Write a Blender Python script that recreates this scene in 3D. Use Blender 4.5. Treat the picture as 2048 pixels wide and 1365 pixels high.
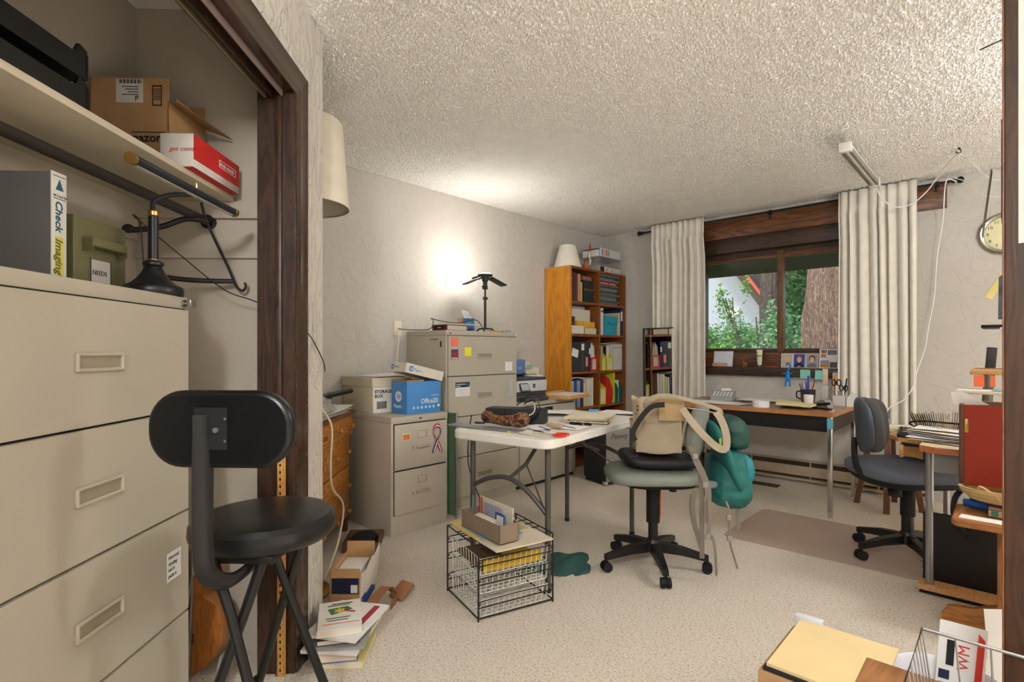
import bpy, bmesh, math, random
from mathutils import Vector, Matrix, Euler
random.seed(7)
scene = bpy.context.scene
for o in list(bpy.data.objects): bpy.data.objects.remove(o)
R = math.radians
S2 = math.sqrt(.5)
# ------------------------------------------------------------------ camera, world, lights, exposure
cam_d = bpy.data.cameras.new('camera'); cam = bpy.data.objects.new('camera', cam_d)
scene.collection.objects.link(cam); scene.camera = cam
cam_d.sensor_width = 36; cam_d.lens = 36 * 1067.5 / 2048; cam_d.shift_y = 19.5 / 2048; cam_d.clip_start = .02
cam.location = (0, 0, 1.173); cam.rotation_euler = (R(90), 0, R(43.15))
world = bpy.data.worlds.new('World'); scene.world = world; world.use_nodes = True
wn = world.node_tree.nodes; wl = world.node_tree.links
sky = wn.new('ShaderNodeTexSky'); sky.sky_type = 'NISHITA'; sky.sun_disc = False
sky.sun_elevation = R(38); sky.sun_rotation = R(200); sky.air_density = 1.2; sky.dust_density = 2.5
wl.new(sky.outputs[0], wn['Background'].inputs[0]); wn['Background'].inputs[1].default_value = .42
scene.view_settings.view_transform = 'Standard'; scene.view_settings.look = 'None'
scene.view_settings.exposure = .28; scene.view_settings.gamma = 1
sun_d = bpy.data.lights.new('sun', 'SUN'); sun_d.energy = 3.2; sun_d.angle = R(12); sun_d.color = (1, .95, .85)
sun = bpy.data.objects.new('sun', sun_d); scene.collection.objects.link(sun); sun.rotation_euler = (R(38), 0, R(25))

FILL_A, FILL_B, FILL_C, FILL_D, LAMP_LED = 52, 8, 135, 660, 9.5      # watts: A to D are added fill lights, LED is the lit work lamp
# ------------------------------------------------------------------ helpers
COL = scene.collection
def lin(c):
    c = c / 255
    return c / 12.92 if c <= .04045 else ((c + .055) / 1.055) ** 2.4
def rgb(c): return (lin(c[0]), lin(c[1]), lin(c[2]), 1)
MATS = {}
def mat(key, c, rough=.6, metal=0, bump=None, vary=None, spec=.4, alpha=None, trans=0, emit=None, c2=None, sheen=0):
    """plain procedural material: colour broken up by noise, optional bump (scale, strength, distance)"""
    if key in MATS: return MATS[key]
    m = bpy.data.materials.new(key); m.use_nodes = True; MATS[key] = m
    n = m.node_tree.nodes; l = m.node_tree.links; b = n['Principled BSDF']
    b.inputs['Roughness'].default_value = rough; b.inputs['Metallic'].default_value = metal
    b.inputs['Specular IOR Level'].default_value = spec
    if sheen: b.inputs['Sheen Weight'].default_value = sheen
    tc = n.new('ShaderNodeTexCoord')
    vs, va = vary or (14, .06)
    nz = n.new('ShaderNodeTexNoise'); nz.inputs['Scale'].default_value = vs; nz.inputs['Detail'].default_value = 5
    l.new(tc.outputs['Object'], nz.inputs['Vector'])
    cr = n.new('ShaderNodeValToRGB'); k = rgb(c)
    cr.color_ramp.elements[0].position = .3; cr.color_ramp.elements[1].position = .7
    k2 = rgb(c2) if c2 else tuple(min(1, x * (1 + va)) for x in k[:3]) + (1,)
    k1 = k if c2 else tuple(x * (1 - va) for x in k[:3]) + (1,)
    cr.color_ramp.elements[0].color = k1; cr.color_ramp.elements[1].color = k2
    l.new(nz.outputs['Fac'], cr.inputs['Fac']); l.new(cr.outputs[0], b.inputs['Base Color'])
    if bump:
        nb = n.new('ShaderNodeTexNoise'); nb.inputs['Scale'].default_value = bump[0]; nb.inputs['Detail'].default_value = 4
        l.new(tc.outputs['Object'], nb.inputs['Vector'])
        bp = n.new('ShaderNodeBump'); bp.inputs['Strength'].default_value = bump[1]; bp.inputs['Distance'].default_value = bump[2] if len(bump) > 2 else .003
        l.new(nb.outputs['Fac'], bp.inputs['Height']); l.new(bp.outputs[0], b.inputs['Normal'])
    if alpha is not None: b.inputs['Alpha'].default_value = alpha
    if trans: b.inputs['Transmission Weight'].default_value = trans
    if emit:
        b.inputs['Emission Color'].default_value = rgb(emit[0]); b.inputs['Emission Strength'].default_value = emit[1]
    return m
def wood(key, c1, c2, axis='z', scale=1.0, rough=.45, bump=.15, rings=7, spec=.45):
    if key in MATS: return MATS[key]
    m = bpy.data.materials.new(key); m.use_nodes = True; MATS[key] = m
    n = m.node_tree.nodes; l = m.node_tree.links; b = n['Principled BSDF']
    b.inputs['Roughness'].default_value = rough; b.inputs['Specular IOR Level'].default_value = spec
    tc = n.new('ShaderNodeTexCoord'); mp = n.new('ShaderNodeMapping'); l.new(tc.outputs['Object'], mp.inputs['Vector'])
    s = [9 * scale] * 3; s['xyz'.index(axis)] = 1.1 * scale; mp.inputs['Scale'].default_value = s
    nz = n.new('ShaderNodeTexNoise'); nz.inputs['Scale'].default_value = 1.6; nz.inputs['Detail'].default_value = 6; nz.inputs['Distortion'].default_value = .5
    l.new(mp.outputs[0], nz.inputs['Vector'])
    mu = n.new('ShaderNodeMath'); mu.operation = 'MULTIPLY'; mu.inputs[1].default_value = rings; l.new(nz.outputs['Fac'], mu.inputs[0])
    fr = n.new('ShaderNodeMath'); fr.operation = 'PINGPONG'; fr.inputs[1].default_value = .5; l.new(mu.outputs[0], fr.inputs[0])
    fi = n.new('ShaderNodeTexNoise'); fi.inputs['Scale'].default_value = 14; fi.inputs['Detail'].default_value = 3; l.new(mp.outputs[0], fi.inputs['Vector'])
    ad = n.new('ShaderNodeMath'); ad.operation = 'MULTIPLY_ADD'; l.new(fr.outputs[0], ad.inputs[0]); ad.inputs[1].default_value = 1.1
    sc = n.new('ShaderNodeMath'); sc.operation = 'MULTIPLY'; sc.inputs[1].default_value = .55; l.new(fi.outputs['Fac'], sc.inputs[0]); l.new(sc.outputs[0], ad.inputs[2])
    cr = n.new('ShaderNodeValToRGB'); cr.color_ramp.elements[0].position = .15; cr.color_ramp.elements[1].position = .8
    cr.color_ramp.elements[0].color = rgb(c2); cr.color_ramp.elements[1].color = rgb(c1)
    l.new(ad.outputs[0], cr.inputs['Fac']); l.new(cr.outputs[0], b.inputs['Base Color'])
    bp = n.new('ShaderNodeBump'); bp.inputs['Strength'].default_value = bump; bp.inputs['Distance'].default_value = .002
    l.new(ad.outputs[0], bp.inputs['Height']); l.new(bp.outputs[0], b.inputs['Normal'])
    return m

# primitives return (verts, faces)
def box(x0, x1, y0, y1, z0, z1):
    v = [(x0,y0,z0),(x1,y0,z0),(x1,y1,z0),(x0,y1,z0),(x0,y0,z1),(x1,y0,z1),(x1,y1,z1),(x0,y1,z1)]
    return v, [(0,3,2,1),(4,5,6,7),(0,1,5,4),(1,2,6,5),(2,3,7,6),(3,0,4,7)]
def rbox(x0, x1, y0, y1, z0, z1, r=.005, seg=2):
    bm = bmesh.new(); v, f = box(x0, x1, y0, y1, z0, z1)
    vs = [bm.verts.new(p) for p in v]
    for q in f: bm.faces.new([vs[i] for i in q])
    r = min(r, .49 * min(abs(x1-x0), abs(y1-y0), abs(z1-z0)))
    bmesh.ops.bevel(bm, geom=bm.edges[:], offset=r, segments=seg, profile=.5, affect='EDGES')
    bm.verts.index_update(); out = ([tuple(p.co) for p in bm.verts], [tuple(q.index for q in fc.verts) for fc in bm.faces]); bm.free()
    return out
def cyl(p0, p1, r0, r1=None, n=16):
    p0 = Vector(p0); p1 = Vector(p1); r1 = r0 if r1 is None else r1
    d = (p1 - p0).normalized(); u = d.orthogonal().normalized(); w = d.cross(u)
    v = []
    for p, r in ((p0, r0), (p1, r1)):
        for i in range(n):
            a = 2 * math.pi * i / n; v.append(tuple(p + (u * math.cos(a) + w * math.sin(a)) * r))
    f = [(i, (i+1) % n, n + (i+1) % n, n + i) for i in range(n)]
    f.append(tuple(range(n))[::-1]); f.append(tuple(range(n, 2*n)))
    return v, f
def smoothpath(pts, k=4):
    """Catmull-Rom through the points"""
    P = [Vector(p) for p in pts]; out = []
    for i in range(len(P) - 1):
        a = P[max(i-1, 0)]; b = P[i]; c = P[i+1]; d = P[min(i+2, len(P)-1)]
        for j in range(k):
            t = j / k
            out.append(.5 * ((2*b) + (c-a)*t + (2*a-5*b+4*c-d)*t*t + (3*b-a-3*c+d)*t**3))
    out.append(P[-1]); return out
def tube(pts, r, n=8, closed=False, flat=None, u0=None):
    """sweep; flat=(w,t) gives a flat strap cross-section"""
    P = [Vector(p) for p in pts]; m = len(P); v = []; f = []
    prev = None
    for i, p in enumerate(P):
        if closed: t = (P[(i+1) % m] - P[i-1]).normalized()
        else: t = (P[min(i+1, m-1)] - P[max(i-1, 0)]).normalized()
        if prev is None and u0: u = Vector(u0) - t*t.dot(Vector(u0)); u.normalize()
        elif prev is None: u = t.orthogonal().normalized() if abs(t.z) > .9 else t.cross(Vector((0,0,1))).normalized()
        else:
            u = prev - t * prev.dot(t); u = u.normalized() if u.length > 1e-6 else t.orthogonal().normalized()
        prev = u; w = t.cross(u)
        rr = r[i] if isinstance(r, (list, tuple)) else r
        for j in range(n):
            a = 2 * math.pi * (j + .5) / n
            if flat: v.append(tuple(p + u * math.copysign(flat[0]/2, math.cos(a)) + w * math.copysign(flat[1]/2, math.sin(a))) if n == 4 else tuple(p + u*math.cos(a)*flat[0]/2 + w*math.sin(a)*flat[1]/2))
            else: v.append(tuple(p + (u * math.cos(a) + w * math.sin(a)) * rr))
    for i in range(m if closed else m - 1):
        k = (i + 1) % m
        for j in range(n): f.append((i*n+j, i*n+(j+1) % n, k*n+(j+1) % n, k*n+j))
    if not closed: f.append(tuple(range(n))[::-1]); f.append(tuple(range((m-1)*n, m*n)))
    return v, f
def lathe(prof, n=24, c=(0,0,0), capb=True, capt=True):
    v = []; f = []; m = len(prof)
    for r, z in prof:
        for i in range(n):
            a = 2*math.pi*i/n; v.append((c[0]+r*math.cos(a), c[1]+r*math.sin(a), c[2]+z))
    for k in range(m-1):
        for i in range(n): f.append((k*n+i, k*n+(i+1) % n, (k+1)*n+(i+1) % n, (k+1)*n+i))
    if capb: f.append(tuple(range(n))[::-1])
    if capt: f.append(tuple(range((m-1)*n, m*n)))
    return v, f
def prism(poly, h0, h1, axis='z'):
    """2D outline (counter-clockwise) extruded; axis x: (y,z) outline, y: (x,z), z: (x,y)"""
    n = len(poly); v = []
    for h in (h0, h1):
        for a, b in poly: v.append((a,b,h) if axis == 'z' else ((h,a,b) if axis == 'x' else (a,h,b)))
    f = [tuple(range(n))[::-1], tuple(range(n, 2*n))] + [(i, (i+1) % n, n+(i+1) % n, n+i) for i in range(n)]
    if axis == 'y': f = [q[::-1] for q in f]
    return v, f
def grid(fn, nu, nv, thick=0, nrm=(0,0,1)):
    v = [tuple(fn(i/nu, j/nv)) for j in range(nv+1) for i in range(nu+1)]
    W = nu + 1
    f = [(j*W+i, j*W+i+1, (j+1)*W+i+1, (j+1)*W+i) for j in range(nv) for i in range(nu)]
    if thick:
        o = len(v); N = Vector(nrm) * thick
        v += [(p[0]-N.x, p[1]-N.y, p[2]-N.z) for p in v]
        f += [tuple(o+k for k in q[::-1]) for q in f]
        ed = [(i, i+1) for i in range(nu)] + [(j*W+nu, (j+1)*W+nu) for j in range(nv)] + [(nv*W+i+1, nv*W+i) for i in range(nu)] + [((j+1)*W, j*W) for j in range(nv)]
        f += [(b, a, o+a, o+b) for a, b in ed]
    return v, f
def blob(c, rx, ry, rz, e=1.0, nu=24, nv=14, fn=None):
    def sp(x): return math.copysign(abs(x)**e, x)
    v = []; f = []
    for j in range(nv+1):
        ph = -math.pi/2 + math.pi*j/nv
        for i in range(nu):
            th = 2*math.pi*i/nu
            p = Vector((rx*sp(math.cos(ph))*sp(math.cos(th)), ry*sp(math.cos(ph))*sp(math.sin(th)), rz*sp(math.sin(ph))))
            if fn: p = fn(p)
            v.append((c[0]+p.x, c[1]+p.y, c[2]+p.z))
    for j in range(nv):
        for i in range(nu): f.append((j*nu+i, j*nu+(i+1) % nu, (j+1)*nu+(i+1) % nu, (j+1)*nu+i))
    return v, f
def xf(pr, M): return [tuple(M @ Vector(p)) for p in pr[0]], pr[1]
def rotz(pr, a, c=(0,0,0)):
    return xf(pr, Matrix.Translation(c) @ Matrix.Rotation(a, 4, 'Z') @ Matrix.Translation(-Vector(c)))
def rot(pr, axis, a, c=(0,0,0)):
    return xf(pr, Matrix.Translation(c) @ Matrix.Rotation(a, 4, axis) @ Matrix.Translation(-Vector(c)))
def roundrect(x0, x1, y0, y1, r, n=6):
    out = []
    for cx, cy, a0 in ((x1-r, y0+r, -90), (x1-r, y1-r, 0), (x0+r, y1-r, 90), (x0+r, y0+r, 180)):
        for k in range(n+1):
            a = R(a0 + 90*k/n); out.append((cx + r*math.cos(a), cy + r*math.sin(a)))
    return out
def ob(name, prims, m, parent=None, loc=(0,0,0), rot=(0,0,0), angle=35, label=None):
    if isinstance(prims, tuple): prims = [prims]
    V = []; Fc = []
    for v, f in prims:
        o = len(V); V += v; Fc += [tuple(o+i for i in q) for q in f]
    me = bpy.data.meshes.new(name); me.from_pydata(V, [], Fc); me.update()
    bm = bmesh.new(); bm.from_mesh(me); bmesh.ops.recalc_face_normals(bm, faces=bm.faces[:]); bm.to_mesh(me); bm.free()
    me.materials.append(m)
    if angle: me.shade_smooth(); me.set_sharp_from_angle(angle=R(angle))
    o = bpy.data.objects.new(name, me); COL.objects.link(o); o.parent = parent; o.location = loc; o.rotation_euler = rot
    if label: o['label'] = label
    return o
def tag(o, label, cat, group=None, kind=None):
    o['label'] = label; o['category'] = cat
    if group: o['group'] = group
    if kind: o['kind'] = kind
    return o
def thing(name, label, cat, loc=(0,0,0), rz=0, group=None, rot=None):
    o = bpy.data.objects.new(name, None); COL.objects.link(o); o.location = loc; o.empty_display_size = .05
    o.rotation_euler = rot if rot else (0, 0, rz)
    return tag(o, label, cat, group)
def one(name, prims, m, label, cat, loc=(0,0,0), rz=0, group=None, rot=None, angle=35):
    return tag(ob(name, prims, m, None, loc, rot if rot else (0,0,rz), angle), label, cat, group)
def struct(name, prims, m, parent=None, angle=35):
    o = ob(name, prims, m, parent, angle=angle)
    o['kind'] = 'structure'
    return o
def text(body, size, m, parent, loc, rot, name='lettering', align='LEFT', ext=.0003, shear=0, sx=1, bold=0):
    cu = bpy.data.curves.new(name, 'FONT'); cu.body = body; cu.size = size; cu.extrude = ext; cu.align_x = align; cu.shear = shear; cu.resolution_u = 2; cu.offset = bold
    t = bpy.data.objects.new(name, cu); COL.objects.link(t)
    dg = bpy.context.evaluated_depsgraph_get(); me = bpy.data.meshes.new_from_object(t.evaluated_get(dg)); bpy.data.objects.remove(t)
    me.materials.clear(); me.materials.append(m)
    o = bpy.data.objects.new(name, me); COL.objects.link(o); o.parent = parent; o.location = loc; o.rotation_euler = rot; o.scale = (sx, 1, 1)
    return o
def copy_tree(o, parent=None):
    c = o.copy(); COL.objects.link(c); c.parent = parent
    for ch in list(o.children): copy_tree(ch, c)
    return c
# closet frame: a runs along the closet wall, b is the distance towards the room (both at 45 degrees to the room)
def CW(a, b, z=0): return (-S2*a + S2*b, S2*a + S2*b, z)
CRZ = R(135)          # local x = along a, local y = into the closet (-b)
def cl(pr): return xf(pr, Matrix.Rotation(CRZ, 4, 'Z'))      # (a, -b, z) coordinates to world
FACE_X = (R(90), 0, R(90))      # lettering on a face that looks towards +x
FACE_NX = (R(90), 0, R(-90))
FACE_NY = (R(90), 0, 0)         # towards -y

# ------------------------------------------------------------------ surface materials
def plaster(key, c, sc=1.0, stretch=1.0, st=.55):
    m = bpy.data.materials.new(key); m.use_nodes = True; MATS[key] = m
    n = m.node_tree.nodes; l = m.node_tree.links; b = n['Principled BSDF']; b.inputs['Roughness'].default_value = .88; b.inputs['Specular IOR Level'].default_value = .2
    b.inputs['Base Color'].default_value = rgb(c)
    tc = n.new('ShaderNodeTexCoord'); mp = n.new('ShaderNodeMapping'); mp.inputs['Scale'].default_value = (1, 1, stretch); l.new(tc.outputs['Object'], mp.inputs['Vector'])
    a = n.new('ShaderNodeTexNoise'); a.inputs['Scale'].default_value = 9*sc; a.inputs['Detail'].default_value = 5; a.inputs['Distortion'].default_value = 1.4; a.inputs['Roughness'].default_value = .6
    l.new(mp.outputs[0], a.inputs['Vector'])
    r = n.new('ShaderNodeValToRGB'); r.color_ramp.elements[0].position = .47; r.color_ramp.elements[1].position = .56; r.color_ramp.interpolation = 'EASE'
    l.new(a.outputs['Fac'], r.inputs['Fac'])
    g = n.new('ShaderNodeTexNoise'); g.inputs['Scale'].default_value = 34*sc; g.inputs['Detail'].default_value = 4; l.new(mp.outputs[0], g.inputs['Vector'])
    ad = n.new('ShaderNodeMath'); ad.operation = 'MULTIPLY_ADD'; ad.inputs[1].default_value = .5; l.new(g.outputs['Fac'], ad.inputs[0]); l.new(r.outputs[0], ad.inputs[2])
    bp = n.new('ShaderNodeBump'); bp.inputs['Strength'].default_value = st; bp.inputs['Distance'].default_value = .006
    l.new(ad.outputs[0], bp.inputs['Height']); l.new(bp.outputs[0], b.inputs['Normal'])
    return m
def popcorn(key, c):
    m = bpy.data.materials.new(key); m.use_nodes = True; MATS[key] = m
    n = m.node_tree.nodes; l = m.node_tree.links; b = n['Principled BSDF']; b.inputs['Roughness'].default_value = .95; b.inputs['Specular IOR Level'].default_value = .1
    tc = n.new('ShaderNodeTexCoord')
    v = n.new('ShaderNodeTexVoronoi'); v.inputs['Scale'].default_value = 80; v.feature = 'SMOOTH_F1'; l.new(tc.outputs['Object'], v.inputs['Vector'])
    z = n.new('ShaderNodeTexNoise'); z.inputs['Scale'].default_value = 110; z.inputs['Detail'].default_value = 4; l.new(tc.outputs['Object'], z.inputs['Vector'])
    s = n.new('ShaderNodeMath'); s.operation = 'SUBTRACT'; l.new(z.outputs['Fac'], s.inputs[0]); l.new(v.outputs['Distance'], s.inputs[1])
    bp = n.new('ShaderNodeBump'); bp.inputs['Strength'].default_value = 1; bp.inputs['Distance'].default_value = .006
    l.new(s.outputs[0], bp.inputs['Height']); l.new(bp.outputs[0], b.inputs['Normal'])
    b.inputs['Base Color'].default_value = rgb(c)
    return m
def carpet(key, c1, c2, c3):
    m = bpy.data.materials.new(key); m.use_nodes = True; MATS[key] = m
    n = m.node_tree.nodes; l = m.node_tree.links; b = n['Principled BSDF']; b.inputs['Roughness'].default_value = 1; b.inputs['Specular IOR Level'].default_value = .05
    tc = n.new('ShaderNodeTexCoord')
    z = n.new('ShaderNodeTexNoise'); z.inputs['Scale'].default_value = 105; z.inputs['Detail'].default_value = 4; z.inputs['Roughness'].default_value = .65; l.new(tc.outputs['Object'], z.inputs['Vector'])
    r = n.new('ShaderNodeValToRGB'); e = r.color_ramp.elements; e[0].position = .33; e[0].color = rgb(c3); e[1].position = .66; e[1].color = rgb(c1)
    k = e.new(.47); k.color = rgb(c2); l.new(z.outputs['Fac'], r.inputs['Fac'])
    w = n.new('ShaderNodeTexNoise'); w.inputs['Scale'].default_value = 2.2; w.inputs['Detail'].default_value = 3; l.new(tc.outputs['Object'], w.inputs['Vector'])
    mx = n.new('ShaderNodeMix'); mx.data_type = 'RGBA'; mx.blend_type = 'MULTIPLY'; l.new(w.outputs['Fac'], mx.inputs['Factor']); l.new(r.outputs[0], mx.inputs['A']); mx.inputs['B'].default_value = (.90, .88, .85, 1)
    l.new(mx.outputs['Result'], b.inputs['Base Color'])
    bp = n.new('ShaderNodeBump'); bp.inputs['Strength'].default_value = 1; bp.inputs['Distance'].default_value = .012
    l.new(z.outputs['Fac'], bp.inputs['Height']); l.new(bp.outputs[0], b.inputs['Normal'])
    return m
M_wall = plaster('plaster wall', (198, 192, 182), .8, 1.0, .42)
M_cwall = plaster('plaster rough', (208, 201, 190), 1.5, .45, .9)
M_closet = mat('closet paint', (188, 178, 162), .9, bump=(40, .08), vary=(5, .04))
M_ceil = popcorn('popcorn ceiling', (248, 245, 238))
M_popc = mat('popcorn crumbs', (246, 243, 236), .95, vary=(8, .03), spec=.1)
M_carpet = carpet('carpet', (248, 239, 225), (236, 224, 207), (190, 173, 152))
M_dark = wood('dark stained wood', (66, 44, 30), (30, 20, 14), 'z', 1.4, .38, .12)
M_darkx = wood('dark stained wood x', (112, 70, 40), (44, 26, 15), 'x', .9, .42, .2)
M_darkx2 = wood('dark brown board x', (72, 50, 36), (34, 23, 17), 'x', 1.3, .45, .15)
M_darkC = wood('dark stained head', (70, 47, 32), (34, 23, 16), 'x', 1.4, .2, .08, spec=.8)
M_putty = mat('putty steel', (181, 172, 154), .42, bump=(260, .06, .001), vary=(3, .03), spec=.45)
M_putty2 = mat('tan grey steel', (182, 172, 154), .45, bump=(260, .06, .001), vary=(3, .03), spec=.4)
M_black = mat('black plastic', (17, 16, 15), .4)
M_blackm = mat('black matt', (15, 14, 13), .75, bump=(90, .1))
M_vinyl = mat('black vinyl', (13, 13, 14), .33, bump=(160, .18, .001))
M_gap = mat('dark gap', (40, 34, 27), .9)
M_white = mat('white paper', (236, 233, 228), .85, vary=(6, .03))
M_cream = mat('cream paper', (224, 214, 190), .85, vary=(6, .03))
M_manila = mat('manila', (226, 205, 160), .8, vary=(9, .05))
M_chrome = mat('chrome', (205, 205, 205), .16, 1, spec=.5)
M_steel = mat('grey steel tube', (150, 148, 146), .35, .7)
M_brass = mat('brass', (196, 160, 96), .3, 1)
M_ink = mat('black ink', (28, 27, 28), .8)
M_grey = mat('grey plastic', (120, 120, 120), .5)
M_red = mat('red card', (196, 38, 34), .6)
M_yel = mat('yellow card', (232, 204, 44), .6)
M_blue = mat('blue card', (34, 66, 140), .6)
M_navy = mat('navy cloth', (28, 34, 66), .6)
M_teal = mat('teal fabric', (18, 120, 118), .8, bump=(60, .2, .004))
M_brownl = mat('tan leather', (150, 100, 66), .6)
M_card = mat('brown cardboard', (172, 134, 92), .85, vary=(18, .07))
M_glass = bpy.data.materials.new('glass'); M_glass.use_nodes = True
_g = M_glass.node_tree.nodes; _l = M_glass.node_tree.links
_t = _g.new('ShaderNodeBsdfTransparent'); _t.inputs[0].default_value = (.93, .95, .94, 1)
_s = _g.new('ShaderNodeBsdfGlossy'); _s.inputs['Roughness'].default_value = .02
_f = _g.new('ShaderNodeFresnel'); _f.inputs[0].default_value = 1.35; _x = _g.new('ShaderNodeMixShader')
_l.new(_f.outputs[0], _x.inputs[0]); _l.new(_t.outputs[0], _x.inputs[1]); _l.new(_s.outputs[0], _x.inputs[2]); _l.new(_x.outputs[0], _g['Material Output'].inputs[0])
M_clear = bpy.data.materials.new('clear plastic'); M_clear.use_nodes = True
_g = M_clear.node_tree.nodes; _l = M_clear.node_tree.links
_t = _g.new('ShaderNodeBsdfTransparent'); _s = _g.new('ShaderNodeBsdfGlossy'); _s.inputs['Roughness'].default_value = .15; _s.inputs[0].default_value = (.9,.9,.9,1)
_x = _g.new('ShaderNodeMixShader'); _x.inputs[0].default_value = .12
_l.new(_t.outputs[0], _x.inputs[1]); _l.new(_s.outputs[0], _x.inputs[2]); _l.new(_x.outputs[0], _g['Material Output'].inputs[0])

M_film = bpy.data.materials.new('cloudy film'); M_film.use_nodes = True
_g = M_film.node_tree.nodes; _l = M_film.node_tree.links
_t = _g.new('ShaderNodeBsdfTransparent'); _s = _g['Principled BSDF']; _s.inputs['Base Color'].default_value = (.75, .75, .74, 1); _s.inputs['Roughness'].default_value = .2
_x = _g.new('ShaderNodeMixShader'); _x.inputs[0].default_value = .42
_l.new(_t.outputs[0], _x.inputs[1]); _l.new(_s.outputs[0], _x.inputs[2]); _l.new(_x.outputs[0], _g['Material Output'].inputs[0])
# ------------------------------------------------------------------ the room
XL, YB, H = -3.506, 5.27, 2.51
XR, YF = 1.6, -.9
floor = struct('floor', box(-4.4, XR + .1, -2.4, YB + .2, -.12, 0), M_carpet)
ceiling = struct('ceiling', box(-4.4, XR + .1, -2.4, YB + .2, H, H + .1), M_ceil)
struct('wall_left', box(XL - .15, XL, 1.45, YB + .2, 0, H), M_wall)
WX0, WX1, WZ0, WZ1 = -2.36, -.78, .94, 2.30
struct('wall_back', [box(XL, WX0, YB, YB + .2, 0, H), box(WX1, XR, YB, YB + .2, 0, H), box(WX0, WX1, YB, YB + .2, 0, WZ0), box(WX0, WX1, YB, YB + .2, WZ1, H)], M_wall)
struct('wall_right', box(XR, XR + .15, -2.4, YB + .2, 0, H), M_wall)
struct('wall_front', box(-1.2, XR, -2.4, -2.25, 0, H), M_wall)
# closet shell
CB = 1.40     # closet back wall, as local y
struct('wall_closet_back', cl(box(-1.6, 3.60, CB, CB + .12, 0, H)), M_closet)
struct('wall_closet_front', [cl(box(1.985, 2.283, .728, .858, 0, H)), cl(box(.53, 1.985, .728, .858, 2.14, H)), cl(box(-1.6, .53, .728, .858, 0, H))], M_cwall)  # unseen near run lengthened to shield the closet interior from the fill lights
struct('wall_closet_end', cl(box(2.13, 2.283, .858, CB, 0, H)), M_closet)
# closet lining, casing and sliding-door track
t1 = struct('trim_1', [cl(box(1.962, 1.985, .726, .860, 0, 2.115))], M_dark)
ob('jamb_stop', cl(rbox(1.945, 1.963, .768, .790, 0, 2.115, .004)), M_dark, t1)
t2 = struct('trim_2', [cl(box(.53, 1.985, .726, .860, 2.115, 2.14)), cl(box(.53, .553, .726, .860, 0, 2.115))], M_darkC)
ob('track_rail', cl(rbox(.56, 1.95, .822, .832, 2.085, 2.116, .002)), mat('dull brass track', (150, 138, 108), .4, .7), t2)
ob('track_rail', cl(rbox(.56, 1.95, .800, .806, 2.085, 2.116, .002)), M_dark, t2)
ob('track_lip', cl(rbox(.56, 1.95, .764, .770, 2.09, 2.116, .002)), mat('pale lip', (150, 130, 122), .3, .2), t2)  # lip coloured paler than the dark head lining
def casing_profile(w, t):     # (across, proud) from the inner edge outwards
    return [(0, 0), (w, 0), (w, t), (w*.93, t*1.25), (w*.86, t*1.1), (w*.78, t*.95), (w*.5, t*.75), (w*.3, t*.8), (w*.22, t*.62), (w*.1, t*.6), (0, t*.4)]
cp = casing_profile(.09, .016)
struct('trim_3', cl(([(1.967 + p, .728 - q, z + (p if z > 1 else 0)) for z in (0, 2.11) for p, q in cp], [tuple(range(11))[::-1], tuple(range(11, 22))] + [(i, (i+1) % 11, 11+(i+1) % 11, 11+i) for i in range(11)])), M_darkC)
struct('trim_4', cl(([((.46 if e == 0 else 1.967 + p), .728 - q, 2.11 + p) for e in (0, 1) for p, q in cp], [tuple(range(11))[::-1], tuple(range(11, 22))] + [(i, (i+1) % 11, 11+(i+1) % 11, 11+i) for i in range(11)])), M_darkC)
ob_c = struct('trim_5', [cl(box(2.115, 2.13, .87, CB, 1.535, 1.555)), cl(box(2.112, 2.13, .9, CB, 1.69, 1.755)), cl(box(-1.0, 2.112, CB - .018, CB, 1.60, 1.755))], M_closet)
# window
wd = struct('window_1', [box(WX0, WX1, 5.40, 5.46, 1.10, 1.19), box(WX0, WX1, 5.38, 5.46, 2.085, 2.14), box(WX0, WX0 + .05, 5.38, 5.46, 1.0, 2.14), box(WX1 - .05, WX1, 5.38, 5.46, 1.0, 2.14)], M_darkx2)
ob('mullion', rbox(-1.612, -1.556, 5.355, 5.43, 1.16, 2.115, .004), wood('mullion wood', (120, 84, 54), (70, 46, 29), 'z', 1.5, .45), wd)
ob('sash_rail', rbox(-1.556, WX1, 5.365, 5.42, 2.045, 2.10, .004), M_darkx, wd)
ob('sash_rail', rbox(WX0, -1.612, 5.385, 5.44, 2.055, 2.10, .004), M_darkx, wd)
ob('sash_rail', rbox(WX0, WX1, 5.37, 5.44, 1.155, 1.195, .004), M_darkx2, wd)
ob('pane', box(WX0, -1.58, 5.412, 5.416, 1.17, 2.09), M_glass, wd)
ob('pane', box(-1.58, WX1, 5.392, 5.396, 1.17, 2.09), M_glass, wd)
struct('trim_6', rbox(-2.36, -.365, 5.225, 5.275, 2.27, 2.447, .004), wood('knotty beam', (122, 76, 42), (58, 34, 19), 'x', .7, .4, .25, 9))
struct('trim_7', rbox(WX0, WX1, 5.27, 5.40, 2.135, 2.30, .004), M_darkx2)
struct('trim_8', rbox(WX0, WX1, 5.345, 5.47, .94, 1.158, .003), M_darkx)
sill = struct('trim_9', rbox(-2.34, -.80, 5.225, 5.36, .937, 1.018, .004), M_darkx2)
# near door, standing open beside the camera
dr = struct('door_1', rbox(-.012, .80, 1.50, 1.54, .01, 2.08, .003), wood('door veneer', (66, 40, 22), (40, 24, 13), 'z', 1.2, .5, .1))
ob('door_edge', rbox(-.0155, -.012, 1.50, 1.54, .01, 2.08, .001), wood('door edge', (120, 74, 44), (84, 50, 28), 'z', 2, .5), dr)
nt = one('paper_notice', box(.009, .225, 1.4978, 1.4992, 1.392, 1.888), mat('grey notice', (196, 192, 180), .8), 'grey sheet of paper stuck on the dark wooden door', 'paper')
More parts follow.
